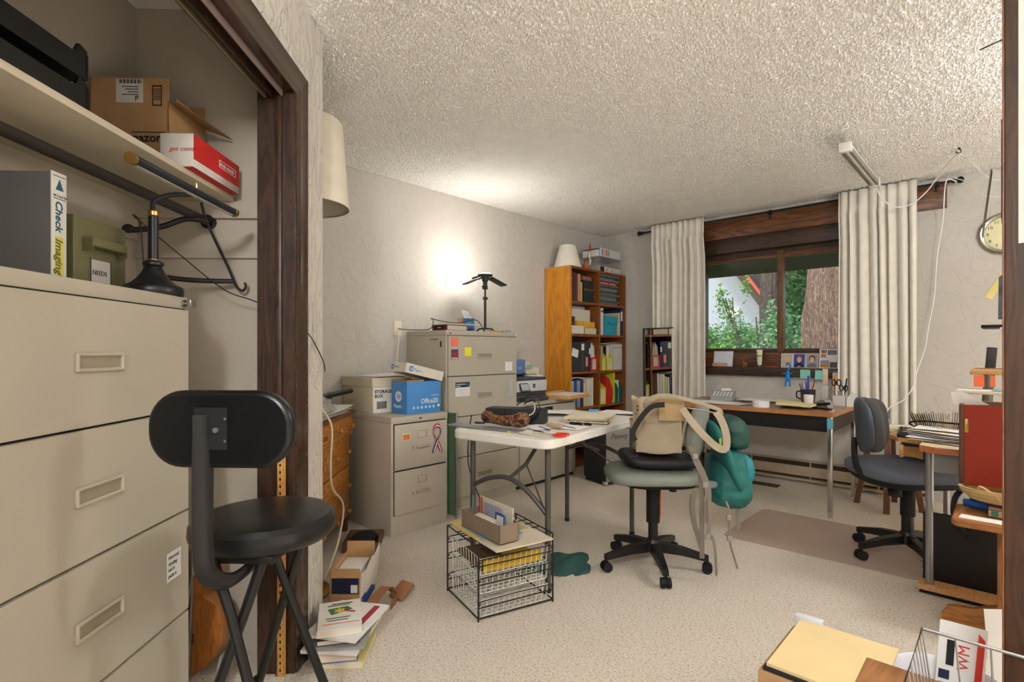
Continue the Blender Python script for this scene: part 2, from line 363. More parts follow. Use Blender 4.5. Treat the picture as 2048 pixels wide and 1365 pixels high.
# baseboard heater
ht = thing('baseboard_heater', 'long beige electric baseboard heater low along the wall under the window', 'heater', (-1.6, 5.27, 0))
M_heat = mat('heater enamel', (176, 160, 134), .5)
ob('back_plate', box(-.9, 1.15, -.012, -.001, .02, .20), M_heat, ht)
ob('front_cover', rbox(-.9, 1.15, -.062, -.050, .062, .148, .003), M_heat, ht)
ob('top_lip', [rbox(-.9, 1.15, -.055, -.001, .187, .193, .002)], M_heat, ht)
ob('bottom_rail', rbox(-.9, 1.15, -.065, -.055, .02, .036, .002), M_heat, ht)
ob('grille', [box(-.9, 1.15, -.045, -.012, .045, .185)], mat('heater inside', (62, 48, 34), .9), ht)
for k in range(4): ob('bracket', box(-.7 + k*.5, -.69 + k*.5, -.058, -.045, .03, .19), M_heat, ht)
rg = thing('floor_register', 'brown slotted metal floor register set in the carpet near the heater', 'floor vent', (-1.66, 4.93, 0))
ob('frame', [box(-.19, .19, -.05, -.042, 0, .006), box(-.19, .19, .042, .05, 0, .006), box(-.19, -.18, -.042, .042, 0, .006), box(.18, .19, -.042, .042, 0, .006)], mat('register brown', (70, 52, 38), .6, .3), rg)
for k in range(18): ob('slat', box(-.176 + k*.0205, -.164 + k*.0205, -.042, .042, 0, .004), MATS['register brown'], rg)
# sprayed popcorn texture: tens of thousands of small plaster crumbs on the ceiling
import numpy as np
_r = np.random.default_rng(5); NP = 150000
_c = np.column_stack([_r.uniform(XL, .25, NP), _r.uniform(1.0, YB, NP)])
_s = _r.uniform(.0032, .0085, NP); _h = _s*_r.uniform(.9, 1.9, NP); _a0 = _r.uniform(0, 6.28, NP)
_v = np.zeros((NP, 6, 3), np.float32)
for _k in range(5):
    _a = _a0 + _k*2*np.pi/5; _q = _s*_r.uniform(.7, 1.2, NP)
    _v[:, _k, 0] = _c[:, 0] + _q*np.cos(_a); _v[:, _k, 1] = _c[:, 1] + _q*np.sin(_a); _v[:, _k, 2] = H + .0005
_v[:, 5, 0] = _c[:, 0] + _s*_r.uniform(-.3, .3, NP); _v[:, 5, 1] = _c[:, 1] + _s*_r.uniform(-.3, .3, NP); _v[:, 5, 2] = H - _h
_f = np.array([[5, (k + 1) % 5, k] for k in range(5)])[None] + (np.arange(NP)*6)[:, None, None]
pm = bpy.data.meshes.new('popcorn_texture'); pm.vertices.add(NP*6); pm.vertices.foreach_set('co', _v.reshape(-1)); pm.loops.add(NP*15); pm.loops.foreach_set('vertex_index', _f.reshape(-1).astype(np.int32)); pm.polygons.add(NP*5); pm.polygons.foreach_set('loop_start', np.arange(NP*5, dtype=np.int32)*3); pm.update(calc_edges=True); pm.materials.append(M_popc); pm.shade_smooth()
pop = bpy.data.objects.new('popcorn_texture', pm); COL.objects.link(pop); pop.parent = ceiling; pop['kind'] = 'stuff'
# ceiling lights and downlights added out of view to fill the room with light
def lamp(name, kind, loc, energy, color, size=.2, rot=(0,0,0), parent=None, spot=None):
    d = bpy.data.lights.new(name, kind); d.energy = energy; d.color = color
    if kind == 'AREA': d.size = size; d.shape = 'DISK'
    elif kind == 'SPOT': d.shadow_soft_size = size; d.spot_size = spot; d.spot_blend = .6
    else: d.shadow_soft_size = size
    o = bpy.data.objects.new(name, d); COL.objects.link(o); o.location = loc; o.rotation_euler = rot; o.parent = parent; return o
FILL_TINT = (.93, .955, 1)
def fill_ceiling_lamp(label, x, y, watts):  # unseen fixture added to carry a fill light
    cf = thing('fill_ceiling_light', label, 'lamp', (x, y, 2.51))
    ob('base', lathe([(.17, -.03), (.17, 0)], 24), M_white, cf)
    ob('glass_bowl', lathe([(.001, -.12), (.08, -.112), (.13, -.085), (.155, -.045), (.16, -.03)], 24, capb=False, capt=False), mat('lit bowl', (255, 240, 215), .5, emit=((255, 236, 205), 3)), cf)
    lamp('fill_bulb', 'POINT', (0, 0, -.30), watts, FILL_TINT, .17, parent=cf)
fill_ceiling_lamp('unseen white glass ceiling light added for fill over the computer desk side of the room', .95, 3.1, FILL_A)
fill_ceiling_lamp('unseen white glass ceiling light added for fill in the entrance before the open door', .35, -.9, FILL_C)
fill_ceiling_lamp('unseen white glass ceiling light added for fill over the middle of the room behind the open door', .95, 1.7, FILL_B)
for k, y in enumerate((.9, 2.6, 4.3)):  # spots added out of view so the hidden floor bounces light upward
    dl = thing('fill_downlight', ('unseen downlight added for bounce light over the hidden floor by the door', 'unseen downlight added for bounce light over the hidden middle of the right side', 'unseen downlight added for bounce light over the hidden corner by the window wall')[k], 'lamp', (1.0, y, 2.51), group='added fill downlights')
    ob('trim_ring', lathe([(.06, -.004), (.085, -.004), (.085, 0), (.06, 0)], 24, capb=False, capt=False), M_white, dl)
    lamp('downlight', 'SPOT', (0, 0, -.02), FILL_D, FILL_TINT, .06, (0, 0, 0), dl, R(50))
def obs(name, prims, m, parent, label=None):
    for p in prims: ob(name, p, m, parent, label=label)
# ------------------------------------------------------------------ closet contents
def cabinet_body(t, w, d, h, m, front_y=0, n=4, top=.038, foot=.07, handle='recess', side=.012):
    """local x across the front (0..w), front at y=0, body to y=d; drawers as separate fronts"""
    ob('body', [rbox(0, w, 0, d, 0, h - top, .003), ], m, t)
    ob('top_panel', rbox(-.001, w + .001, -.004, d, h - top, h, .003), m, t)
    hh = (h - top - foot) / n
    for k in range(n):
        z0 = foot + k*hh + .003; z1 = foot + (k+1)*hh - .003
        dw = ob('drawer', [box(side, w - side, -.0125, 0, z0, z1), box(side+.001, w-side-.001, -.016, -.0125, z0+.001, z1-.001)], m, t)
        zc = (z0 + z1)/2; xc = w/2
        ob('shadow_gap', [box(side - .001, w - side + .001, -.0035, -.0005, z1, z1 + .006)], M_gap, t)
        if handle == 'recess':
            a, bz, hz = .078, .012, .020
            fr = []
            for q in (box(xc-a, xc+a, -.024, -.014, zc+hz-.006, zc+hz+.003), box(xc-a, xc+a, -.024, -.014, zc-hz-.003, zc-hz+.006), box(xc-a, xc-a+.010, -.024, -.014, zc-hz, zc+hz), box(xc+a-.010, xc+a, -.024, -.014, zc-hz, zc+hz)): fr.append(rbox(q[0][0][0], q[0][1][0], q[0][0][1], q[0][2][1], q[0][0][2], q[0][4][2], .003, 1))
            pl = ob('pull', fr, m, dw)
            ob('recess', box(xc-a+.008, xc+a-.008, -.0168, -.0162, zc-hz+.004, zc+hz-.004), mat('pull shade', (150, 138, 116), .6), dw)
    return hh
cab = thing('lateral_file_cabinet', 'putty coloured four drawer lateral file cabinet standing inside the closet', 'file cabinet', CW(.925, -.96), CRZ)
cabinet_body(cab, .765, .43, 1.338, M_putty)
lk = ob('lock', [cyl((.742, -.012, 1.318), (.742, 0, 1.318), .011, n=14)], M_chrome, cab)
ob('key', [cyl((.742, -.03, 1.318), (.742, -.012, 1.318), .003, n=8), rbox(.735, .765, -.032, -.029, 1.307, 1.329, .004)], mat('key nickel', (190, 184, 170), .3, .9), lk)
card = thing('taped_note', 'small white handwritten card taped to the third drawer of the closet file cabinet', 'note', CW(1.601, -.943, .503), CRZ)
ob('card', box(-.034, .034, -.0012, -.0002, 0, .083), M_white, card)
for k, s in enumerate(('Historical', 'Grading', 'NATs', '#428 A')): text(s, .013, M_ink, card, (-.03, -.0015, .064 - k*.018), FACE_NY, 'handwriting', shear=.2)
# shelf, rod
shf = one('closet_shelf', cl(rbox(-1.0, 2.112, 1.015, CB - .001, 1.755, 1.775, .002)), mat('shelf paint', (210, 198, 174), .6), 'long cream painted shelf across the closet above the hanging rod', 'shelf')
rod = thing('closet_rod', 'dark round hanging rod running below the closet shelf', 'closet rod', CW(-.9, -1.115, 1.675), CRZ)
ob('pole', cyl((-.05, 0, 0), (3.028, 0, 0), .016, n=16), mat('dark rod', (44, 38, 33), .5), rod)
ob('socket', cyl((3.005, 0, 0), (3.029, 0, 0), .026, n=16), M_black, rod)
# binder
bi = thing('ring_binder', 'grey ring binder with a white Check Imaging spine on the closet cabinet', 'binder', CW(1.362, -1.10, 1.338), CRZ)
M_bgrey = mat('binder grey', (118, 120, 122), .5, vary=(6, .04))
ob('cover', [box(0, .004, .003, .262, 0, .282), box(.043, .047, .003, .262, 0, .282)], M_bgrey, bi)
ob('pages', box(.008, .040, .02, .25, .006, .276), M_white, bi)
sp = ob('spine', rbox(0, .047, 0, .005, 0, .285, .002), mat('spine white', (226, 224, 214), .5), bi)
text('Check', .030, mat('teal ink', (40, 92, 116), .7), sp, (.012, -.0006, .214), (R(90), R(90), 0), bold=.0006, shear=.2)
text('Imaging', .030, mat('olive ink', (96, 112, 40), .7), sp, (.012, -.0006, .118), (R(90), R(90), 0), bold=.0006, shear=.2)
text('W-Card Str', .009, M_ink, sp, (.004, -.0006, .222), FACE_NY)
ob('logo', [prism([(.012, .240), (.036, .240), (.024, .268)], -.0006, 0, 'y')], MATS['teal ink'], sp)
obs('rule', [box(.004, .043, -.0005, 0, .274, .2755), box(.004, .043, -.0005, 0, .2175, .219)], M_ink, sp)
ob('highlight', box(.010, .036, -.0004, 0, .012, .122), mat('marker yellow', (222, 206, 96), .7), sp)
# olive card file
ol = thing('card_file_box', 'olive green metal card file box with a label holder on the closet cabinet', 'box', CW(1.476, -1.135, 1.3385), CRZ)
M_olive = mat('olive steel', (112, 108, 74), .45, vary=(8, .08))
ob('case', rbox(0, .205, 0, .26, 0, .205, .004), M_olive, ol)
ob('handle', [rbox(.03, .17, -.03, -.001, .125, .150, .004), box(.03, .034, -.028, 0, .112, .126), box(.166, .17, -.028, 0, .112, .126)], M_olive, ol)
obs('label_holder', [box(.052, .056, -.006, 0, .02, .095), box(.13, .134, -.006, 0, .02, .095)], M_chrome, ol)
lb = ob('label_card', box(.058, .132, -.004, -.001, .022, .092), mat('card lilac', (196, 188, 180), .8), ol)
text('NEEDS', .019, M_ink, lb, (.062, -.0045, .05), FACE_NY)
# piano lamp
pl = thing('piano_lamp', 'black and brass piano lamp with a flared base on the closet cabinet', 'lamp', CW(1.645, -1.03, 1.338), CRZ)
M_lampb = mat('lamp black', (26, 26, 28), .34)
ob('base', lathe([(.078, 0), (.080, .004), (.080, .022), (.076, .028), (.06, .036), (.043, .052), (.031, .07), (.024, .084), (.022, .088), (.028, .093), (.028, .1), (.022, .105)], 32), M_lampb, pl)
ob('ring', lathe([(.016, .105), (.017, .108), (.016, .111)], 20), M_brass, pl)
ob('stem', lathe([(.014, .111), (.014, .24)], 18), M_lampb, pl)
ob('collar', [lathe([(.015, .238), (.019, .24), (.015, .243), (.015, .254), (.020, .256), (.015, .259)], 18), cyl((.014, 0, .25), (.026, 0, .25), .003, n=8)], M_brass, pl)
ob('neck', tube(smoothpath([(0, 0, .255), (.001, 0, .285), (.02, -.03, .31), (.05, -.07, .322), (.06, -.10, .322)], 5), .007, 10), M_lampb, pl)
sh = ob('shade', [cyl((-.262, -.112, .322), (.262, -.112, .322), .0135, n=20)], mat('lamp gunmetal', (52, 56, 60), .26, .4), pl)
obs('end_cap', [cyl((-.272, -.112, .322), (-.260, -.112, .322), .0155, n=20), cyl((.260, -.112, .322), (.272, -.112, .322), .0155, n=20)], M_brass, sh)
ob('clip', [cyl((.03, -.112, .335), (.03, -.112, .347), .003, n=8), blob((.03, -.112, .35), .005, .004, .004, nu=8, nv=6)], M_brass, sh)
ob('tube_light', box(-.25, .25, -.118, -.106, .3075, .309), mat('lamp slot', (180, 176, 166), .5), sh)
# lamp cord
cd = one('lamp_cord', tube(smoothpath([CW(1.74, -1.11, 1.35), CW(1.74, -1.12, 1.45), CW(1.74, -1.13, 1.58), CW(1.82, -1.20, 1.62), CW(1.92, -1.12, 1.52), CW(2.0, -1.0, 1.40), CW(2.02, -.90, 1.36), CW(2.0, -.80, 1.315), CW(2.06, -.722, 1.25), CW(2.17, -.715, 1.185), CW(2.255, -.715, 1.125), CW(2.29, -.72, 1.085)], 5), .0022, 6), M_black, 'thin black lamp cord strung from the piano lamp across the closet casing', 'cord')
# hanger on the rod end
hg = thing('coat_hanger', 'black coat hanger with two round ended arms by the end of the rod', 'hanger', CW(2.055, -1.09, 1.395), CRZ)
M_iron = mat('black iron', (30, 25, 22), .55)
ob('spine', tube(smoothpath([(-.035, .0, .33), (-.01, -.01, .255), (.02, -.07, .10), (.03, -.095, .03), (.035, -.11, .012), (.036, -.123, .012), (.036, -.13, .028), (.036, -.126, .04)], 4), .005, 8), M_iron, hg)
ob('arm', [tube(smoothpath([(-.01, -.01, .265), (-.06, .04, .262), (-.10, .10, .225), (-.13, .17, .205), (-.14, .195, .205)], 4), .0105, 8), blob((-.14, .195, .207), .018, .02, .016, nu=12, nv=8)], M_iron, hg)
ob('arm', [tube(smoothpath([(.028, -.085, .045), (-.0, -.02, .042), (-.03, .06, .043), (-.06, .14, .05), (-.065, .16, .052)], 4), .0095, 8), blob((-.066, .165, .055), .016, .02, .014, nu=12, nv=8)], M_iron, hg)
# letter trays on the shelf
for k in range(2):
    t = thing('letter_tray', ('black plastic letter tray, lower of two stacked on the closet shelf', 'black plastic letter tray, upper of two stacked on the closet shelf')[k], 'letter tray', CW(1.03, -1.035, 1.775 + k*.083), CRZ, 'stacked letter trays')
    ob('floor_panel', box(0, .36, .01, .26, .0, .006), M_black, t)
    ob('back_wall', rbox(0, .36, .262, .27, 0, .066, .002), M_black, t)
    ob('side_wall', [prism([(0, 0), (.36, 0), (.36, .075), (.335, .082), (.325, .06), (.31, .055), (0, .055)], 0, .010, 'y')], M_black, t)
    ob('side_wall', [rbox(.352, .366, .0, .27, 0, .068, .003)], M_black, t)
    obs('post', [box(.34, .36, .235, .26, .006, .0828), box(.0, .02, .235, .26, .006, .0828)], M_black, t)
one('hole_punch', [cl(rbox(.98, 1.10, 1.10, 1.20, 1.943, 1.99, .01, 3))], M_blackm, 'small black punch lying on top of the letter trays', 'hole punch')
# cardboard box
ab = thing('cardboard_box', 'open brown cardboard shipping box with printed labels on the closet shelf', 'box', CW(1.862, -1.115, 1.7755), CRZ)
ob('carton', [box(0, .004, 0, .262, 0, .33), box(.226, .23, 0, .262, 0, .33), box(0, .23, .258, .262, 0, .33), box(0, .23, 0, .004, 0, .25), box(0, .23, 0, .262, 0, .004)], M_card, ab)
ob('flap', ([(.0, 0, .25), (.235, .0, .25), (.245, -.10, .215), (-.02, -.05, .235), (0, .003, .252), (.235, .003, .252), (.245, -.098, .218), (-.02, -.048, .238)], [(0,1,2,3),(7,6,5,4),(0,4,5,1),(1,5,6,2),(2,6,7,3),(3,7,4,0)]), M_card, ab)
ob('flap', box(.04, .2, -.002, .002, .25, .28), M_card, ab)
lab = ob('shipping_label', box(-.0008, 0, .085, .175, .245, .326), mat('label grey', (206, 202, 196), .8), ab)
text('P', .026, M_ink, lab, (-.0012, .112, .250), FACE_NX)
ob('barcode', [box(-.0012, -.0006, .09 + k*.006, .09 + k*.006 + .002 + .002*(k % 2), .31, .324) for k in range(13)], M_ink, lab)
ob('print_line', [box(-.0012, -.0006, .10, .155 - .01*(k % 3), .298 - k*.009, .3005 - k*.009) for k in range(4)], M_ink, lab)
for y0, z0 in ((.022, .235), (.148, .05)):
    ob('print_panel', [box(-.0008, 0, y0, y0 + .032, z0, z0 + .004), box(-.0008, 0, y0, y0 + .032, z0 + .066, z0 + .07), box(-.0008, 0, y0, y0 + .003, z0, z0 + .07), box(-.0008, 0, y0 + .029, y0 + .032, z0, z0 + .07)] + [box(-.0008, 0, y0 + .005, y0 + .027, z0 + .02 + k*.006, z0 + .022 + k*.006) for k in range(7)], M_ink, ab)
text('amazon.com', .042, M_ink, ab, (-.0006, .150, .112), FACE_NX, bold=.001)
ob('print_rule', box(-.0008, 0, .01, .125, .143, .146), M_ink, ab)
# shoe box
sb = thing('shoe_box', 'white shoe box with a red printed front at the end of the closet shelf', 'box', CW(1.775, -.985, 1.7755), CRZ)
M_sred = mat('shoebox red', (190, 36, 32), .6)
ob('carton', rbox(0, .315, 0, .105, 0, .108, .002), mat('shoebox white', (206, 200, 190), .7), sb)
fp = ob('front_print', box(.004, .313, -.0012, -.0002, .026, .107), M_sred, sb)
ob('base_print', box(.004, .313, 0, .1, -.0006, .0), M_sred, sb)
text('PIXIE MOOD', .018, M_white, fp, (.17, -.0016, .060), FACE_NY)
ob('logo_frame', [box(.165, .285, -.0018, -.0012, .054, .056), box(.165, .285, -.0018, -.0012, .079, .081), box(.165, .167, -.0018, -.0012, .054, .081), box(.283, .285, -.0018, -.0012, .054, .081)], M_white, fp)
text('get comfy', .022, M_sred, sb, (-.0008, .075, .05), FACE_NX, shear=.3)
# guitar behind the cabinet
gt = thing('acoustic_guitar', 'honey brown acoustic guitar leaning in the gap beside the closet cabinet', 'guitar', CW(1.93, -1.165, .0), CRZ)
def gout(s=1.0):
    out = []
    for k in range(40):
        t = 2*math.pi*k/40; y = math.sin(t); 
        z = .25 + .245*math.cos(t)
        w = .19*math.sqrt(max(0, 1 - ((z - .17)/.175)**2)) if z < .26 else 0
        u = .142*math.sqrt(max(0, 1 - ((z - .37)/.128)**2)) if z > .242 else 0
        g = max(w, u, .112 if .24 < z < .40 else 0)
        out.append((math.copysign(g, y) * s if abs(y) > 1e-6 else 0, z))
    return out
M_gtr = wood('guitar top', (176, 112, 54), (136, 80, 34), 'z', 2.2, .3, .03)
ob('body', [prism([(-a, b) for a, b in gout()], .0, .095, 'x')], M_gtr, gt, rot=(0, R(6), 0), angle=50)
ob('bridge', rbox(-.012, 0, -.09, .06, .125, .16, .003), mat('rosewood', (62, 38, 24), .5), gt, rot=(0, R(6), 0))
ob('saddle', box(-.016, -.011, -.075, .04, .138, .146), mat('bone', (200, 180, 140), .5), gt, rot=(0, R(6), 0))
ob('neck', rbox(-.012, .012, -.026, .026, .49, 1.0, .006), mat('rosewood'[:], (62, 38, 24), .5), gt, rot=(0, R(6), 0))
# yardstick
ys = thing('yardstick', 'wooden yardstick with printed inches leaning on the dark closet jamb', 'yardstick', CW(1.942, -.752, 0), CRZ)
ob('stick', rbox(0, .006, 0, .029, 0, .914, .001), wood('yardstick wood', (208, 154, 82), (180, 124, 58), 'z', 3, .5, .05), ys)
ob('tick', [box(-.0005, 0, .001, .001 + (.011 if k % 4 == 0 else .006), .010 + k*.00635, .0112 + k*.00635) for k in range(141)], M_ink, ys)
ob('numerals', [box(-.0005, 0, .015, .021, .020 + k*.0254, .030 + k*.0254) for k in range(35)], M_ink, ys)
# clear strap on the closet floor
one('plastic_strap', [cl(grid(lambda u, v: (1.80 + .14*u + .02*math.sin(v*3), .90 + .05*v + .03*u, .012 + .10*u*(1-.3*v) + .012*math.sin(9*u)), 10, 4, .003))], mat('cloudy plastic', (150, 144, 134), .25, alpha=.8), 'crumpled grey plastic strap on the floor of the closet', 'strap')
one('closet_tripod', [cl(tube([(1.80, 1.02, .0), (1.78, .99, .45)], .006, 8)), cl(tube([(1.77, 1.06, .0), (1.78, .99, .45)], .006, 8)), cl(tube([(1.84, 1.06, .0), (1.78, .99, .45)], .006, 8)), cl(cyl((1.78, .99, .44), (1.78, .99, .52), .011))], mat('dull alloy', (110, 106, 98), .4, .6), 'thin grey folded tripod standing on the closet floor behind the stool', 'tripod')

# ------------------------------------------------------------------ folding bar stool in front of the closet
st = thing('folding_stool', 'black folding bar stool with a padded round seat and oval backrest', 'stool', (-1.455, .585, 0), R(43.15 - 3))
ob('seat', lathe([(.10, .675), (.165, .678), (.178, .69), (.182, .705), (.18, .725), (.168, .738), (.14, .744), (.06, .745)], 40), M_vinyl, st)
for p in (bpy.data.objects['seat'],): 
    for v in p.data.vertices: v.co.y *= 1.06 if v.co.y > 0 else .92
ob('seat_plate', rbox(-.09, .09, -.13, .13, .655, .676, .004), M_black, st)
bk = ob('backrest', [xf(prism(roundrect(-.168, .168, -.088, .088, .08, 8), -.016, .016, 'y'), Matrix.Translation((.012, -.205, .995)))], M_vinyl, st)
mod = bk.modifiers.new('round', 'BEVEL'); mod.width = .011; mod.segments = 3; mod.limit_method = 'ANGLE'
ob('back_plate', [box(-.042, .034, -.2235, -.2213, .95, 1.045)], M_blackm, bk)
obs('screw', [cyl((.030, -.226, 1.02), (.030, -.221, 1.02), .003, n=8), cyl((.03, -.226, .97), (.03, -.221, .97), .003, n=8), cyl((.010, -.230, .995), (.010, -.221, .995), .006, n=10)], M_steel, bk)
ob('back_post', tube(smoothpath([(-.022, -.224, 1.03), (-.022, -.224, .90), (-.022, -.224, .74), (-.018, -.212, .665), (0, -.16, .628), (.02, -.10, .64), (.03, -.05, .66)], 6), 0, 8, flat=(.046, .022)), M_black, st)
for y, zt in ((-.12, .66), (.13, .66)):
    for s in (-1, 1):
        ob('leg', tube([(s*.055, y + s*.012, zt), (s*.012, y + s*.012, .535), (-s*.165, y + s*.012 + (.05 if y > 0 else -.05), .008)], .0125, 10), M_black, st)
for s in (-1, 1):
    ob('rung', tube([(-s*.115, -.12 + s*.012 - .033, .19), (-s*.115, .13 + s*.012 + .033, .19)], .009, 8), M_black, st)
    obs('foot_tip', [cyl((-s*.1655, y + s*.012 + q, 0), (-s*.1640, y + s*.012 + q, .03), .016, n=12) for y, q in ((-.12, -.05), (.13, .05))], mat('rubber', (30, 29, 28), .8), st)
# ------------------------------------------------------------------ file cabinets along the left wall
c2 = thing('vertical_file_cabinet', 'tan grey two drawer file cabinet carrying two cardboard boxes', 'file cabinet', (-2.839, 1.92, 0), R(90))
ob('body', rbox(0, .457, 0, .66, 0, .712, .003), M_putty2, c2)
ob('top_panel', rbox(-.001, .458, -.003, .662, .712, .752, .004), M_putty2, c2)
ob('badge', box(.215, .238, -.0045, -.003, .727, .735), M_ink, c2)
for k, (z0, z1) in enumerate(((.130, .405), (.418, .702))):
    d = ob('drawer', rbox(.022, .435, -.012, 0, z0, z1, .002), M_putty2, c2)
    ob('shadow_gap', [box(.017, .440, -.002, -.0003, z1, z1 + .007), box(.017, .022, -.002, -.0003, z0, z1), box(.435, .44, -.002, -.0003, z0, z1)], M_gap, c2)
    zc = (z0 + z1)/2; hx = .235
    ob('label_frame', [rbox(.198, .272, -.016, -.012, zc+.044, zc+.050, .001), rbox(.198, .272, -.016, -.012, zc+.090, zc+.096, .001), rbox(.198, .204, -.016, -.012, zc+.05, zc+.09, .001), rbox(.266, .272, -.016, -.012, zc+.05, zc+.09, .001)], mat('nickel', (200, 192, 176), .35, .8), d)
    ob('handle', [rbox(.185, .285, -.034, -.024, zc-.018, zc-.002, .003), rbox(.185, .197, -.026, -.012, zc-.018, zc-.004, .002), rbox(.273, .285, -.026, -.012, zc-.018, zc-.004, .002)], MATS['nickel'], d)
    ob('thumb_latch', rbox(.152, .166, -.02, -.012, zc-.020, zc-.006, .002), MATS['nickel'], d)
mg = thing('flag_magnet', 'small orange and red square magnet on the two drawer cabinet', 'magnet', (-2.8265, 1.995, .597), R(90))
ob('frame', rbox(0, .062, -.005, 0, 0, .048, .002), mat('magnet cream', (224, 200, 170), .6), mg)
ob('motif', [box(.008, .054, -.0065, -.005, .008, .040)], mat('magnet red', (206, 66, 34), .6), mg)
ob('sunburst', [rot(prism([(0, 0), (.021, -.003), (.021, .003)], -.0072, -.0065, 'y'), 'Y', R(45*k), (0, 0, 0)) for k in range(8)], mat('magnet yellow', (236, 180, 60), .6), mg, loc=(.031, 0, .024))
rb = thing('awareness_ribbon_magnet', 'looped red white and blue ribbon magnet on the two drawer cabinet', 'magnet', (-2.8265, 2.275, .49), R(90))
def ribbon(off, w, zoff=0):
    k = 1 + off*9
    pts = [(.036 + off*.7, -.0035, .0), (.008 + off, -.0045, .062), (-.024*k, -.005, .115), (-.030*k, -.005, .145), (-.018*k, -.005, .172 + off), (0, -.005, .181 + off*1.1), (.018*k, -.005, .172 + off), (.030*k, -.005, .145), (.024*k, -.006, .115), (-.008 + off, -.0075, .062), (-.036 + off*.7, -.0085, .0)]
    return tube(smoothpath(pts, 4), 0, 4, flat=(.0014, w), u0=(0, 1, 0))
for nm, off, c in (('red_stripe', .008, (190, 40, 40)), ('white_stripe', 0, (232, 226, 218)), ('blue_stripe', -.008, (44, 52, 110))):
    ob(nm, ribbon(off, .0095, 1), mat('ribbon ' + nm, c, .6), rb)
# green chalkboard between the cabinets
cb = thing('green_board', 'green chalkboard with an aluminium edge standing between the file cabinets', 'chalkboard', (-2.828, 2.45, 0), R(91))
ob('board', box(0, .010, .012, .60, .015, .735), mat('chalk green', (88, 122, 86), .8), cb)
ob('frame_edge', rbox(-.003, .013, 0, .014, 0, .74, .002), M_steel, cb)
lat = thing('lateral_file_cabinet', 'tall tan lateral file cabinet with sticky notes against the textured wall', 'file cabinet', (-3.02, 2.515, 0), R(90))
cabinet_body(lat, .757, .475, 1.325, M_putty)
ob('lock', cyl((.74, -.012, 1.303), (.74, 0, 1.303), .009, n=12), M_chrome, lat)
ob('badge', box(.03, .05, -.0055, -.004, 1.30, 1.307), M_ink, lat)
ob('slot', [box(-.0012, -.0002, .05, .065, 1.20, 1.245)], M_gap, lat)
ob('card_slot', [box(-.0012, -.0002, .09, .18, 1.252, 1.266)], M_brass, lat)
low = thing('lateral_file_cabinet', 'low tan lateral file cabinet under the printer beside the bookcase', 'file cabinet', (-3.03, 3.285, 0), R(90))
ob('body', rbox(0, .83, 0, .465, .03, .70, .003), M_putty, low); ob('top_panel', rbox(-.001, .832, -.01, .467, .70, .735, .003), M_putty, low); ob('plinth', box(.01, .82, .02, .45, 0, .03), M_gap, low)
for z0, z1 in ((.06, .37), (.378, .69)):
    d = ob('drawer', rbox(.03, .80, -.012, 0, z0, z1, .002), M_putty, low)
    ob('pull', box(.36, .47, -.0135, -.012, z1 - .05, z1 - .015), M_gap, d)
    ob('shadow_gap', box(.026, .804, -.002, -.0003, z1, z1 + .007), M_gap, low)
# notes and cards on the tall cabinet's drawer fronts (x = -3.004)
def stuck(name, y0, y1, z0, z1, m, label, cat, x=-3.0035): return one(name, box(x, x + .0015, y0, y1, z0, z1), m, label, cat)
stuck('sticky_note', 2.552, 2.618, 1.205, 1.272, mat('coral note', (238, 120, 98), .8), 'coral sticky note on the top drawer of the tall cabinet', 'sticky note')
pc = thing('photo_card', 'small printed blue and red picture card on the tall cabinet', 'card', (-3.0035, 2.552, 1.105), R(90))
ob('card', box(0, .068, -.0015, 0, 0, .078), mat('card navy', (70, 60, 110), .6), pc); ob('print', [box(.006, .062, -.002, -.0015, .02, .058)], mat('card crimson', (150, 40, 60), .6), pc); ob('caption', box(.004, .064, -.002, -.0015, .002, .018), mat('card grey', (190, 184, 176), .7, vary=(160, .5)), pc)
stuck('sticky_note', 2.682, 2.750, 1.132, 1.200, mat('lemon note', (232, 226, 60), .8), 'bright yellow sticky note on the top drawer of the tall cabinet', 'sticky note')
stuck('blank_card', 3.122, 3.205, 1.010, 1.083, M_white, 'blank white card stuck at the right of the tall cabinet', 'card')
hc = thing('donor_card', 'white printed card with a navy banner on the second drawer of the tall cabinet', 'card', (-3.0035, 2.592, .833), R(90))
ob('card', box(0, .142, -.0015, 0, 0, .104), M_white, hc); bn = ob('banner', prism([(0, .066), (.136, .066), (.142, .09), (.142, .104), (0, .104)], -.0022, -.0015, 'y'), M_navy, hc)
obs('print_line', [box(.006, .10, -.0026, -.0022, .087, .092), box(.006, .05, -.0026, -.0022, .073, .078)], M_white, hc)
ob('seal', cyl((.118, -.0028, .086), (.118, -.0022, .086), .012), M_teal, hc); obs('print_line', [box(.008, .13, -.002, -.0015, .05 - k*.013, .0515 - k*.013) for k in range(4)], M_grey, hc)
one('plastic_bag', grid(lambda u, v: (-3.001 + .010*math.sin(7*u + 3*v)*v*(1-v) + .012*v*(1-v)*4*u*(1-u), 3.12 + .10*u*(.35 + .65*(1-v)) + .045*v, .80 + .13*v), 10, 12, .001, (1, 0, 0)), M_film, 'clear crumpled plastic pouch taped to the tall cabinet', 'plastic bag')
nt2 = thing('sticky_note', 'pale yellow handwritten sticky note low on the tall cabinet', 'sticky note', (-3.0035, 3.10, .44), R(90), rot=(0, R(-4), R(90)))
ob('note', box(0, .076, -.0016, 0, 0, .085), mat('pale note', (228, 224, 170), .8), nt2); ob('handwriting', tube([(.012 + .0045*k, -.0022, .046 + .009*math.sin(k*2.4)) for k in range(12)], .0008, 4), M_ink, nt2)
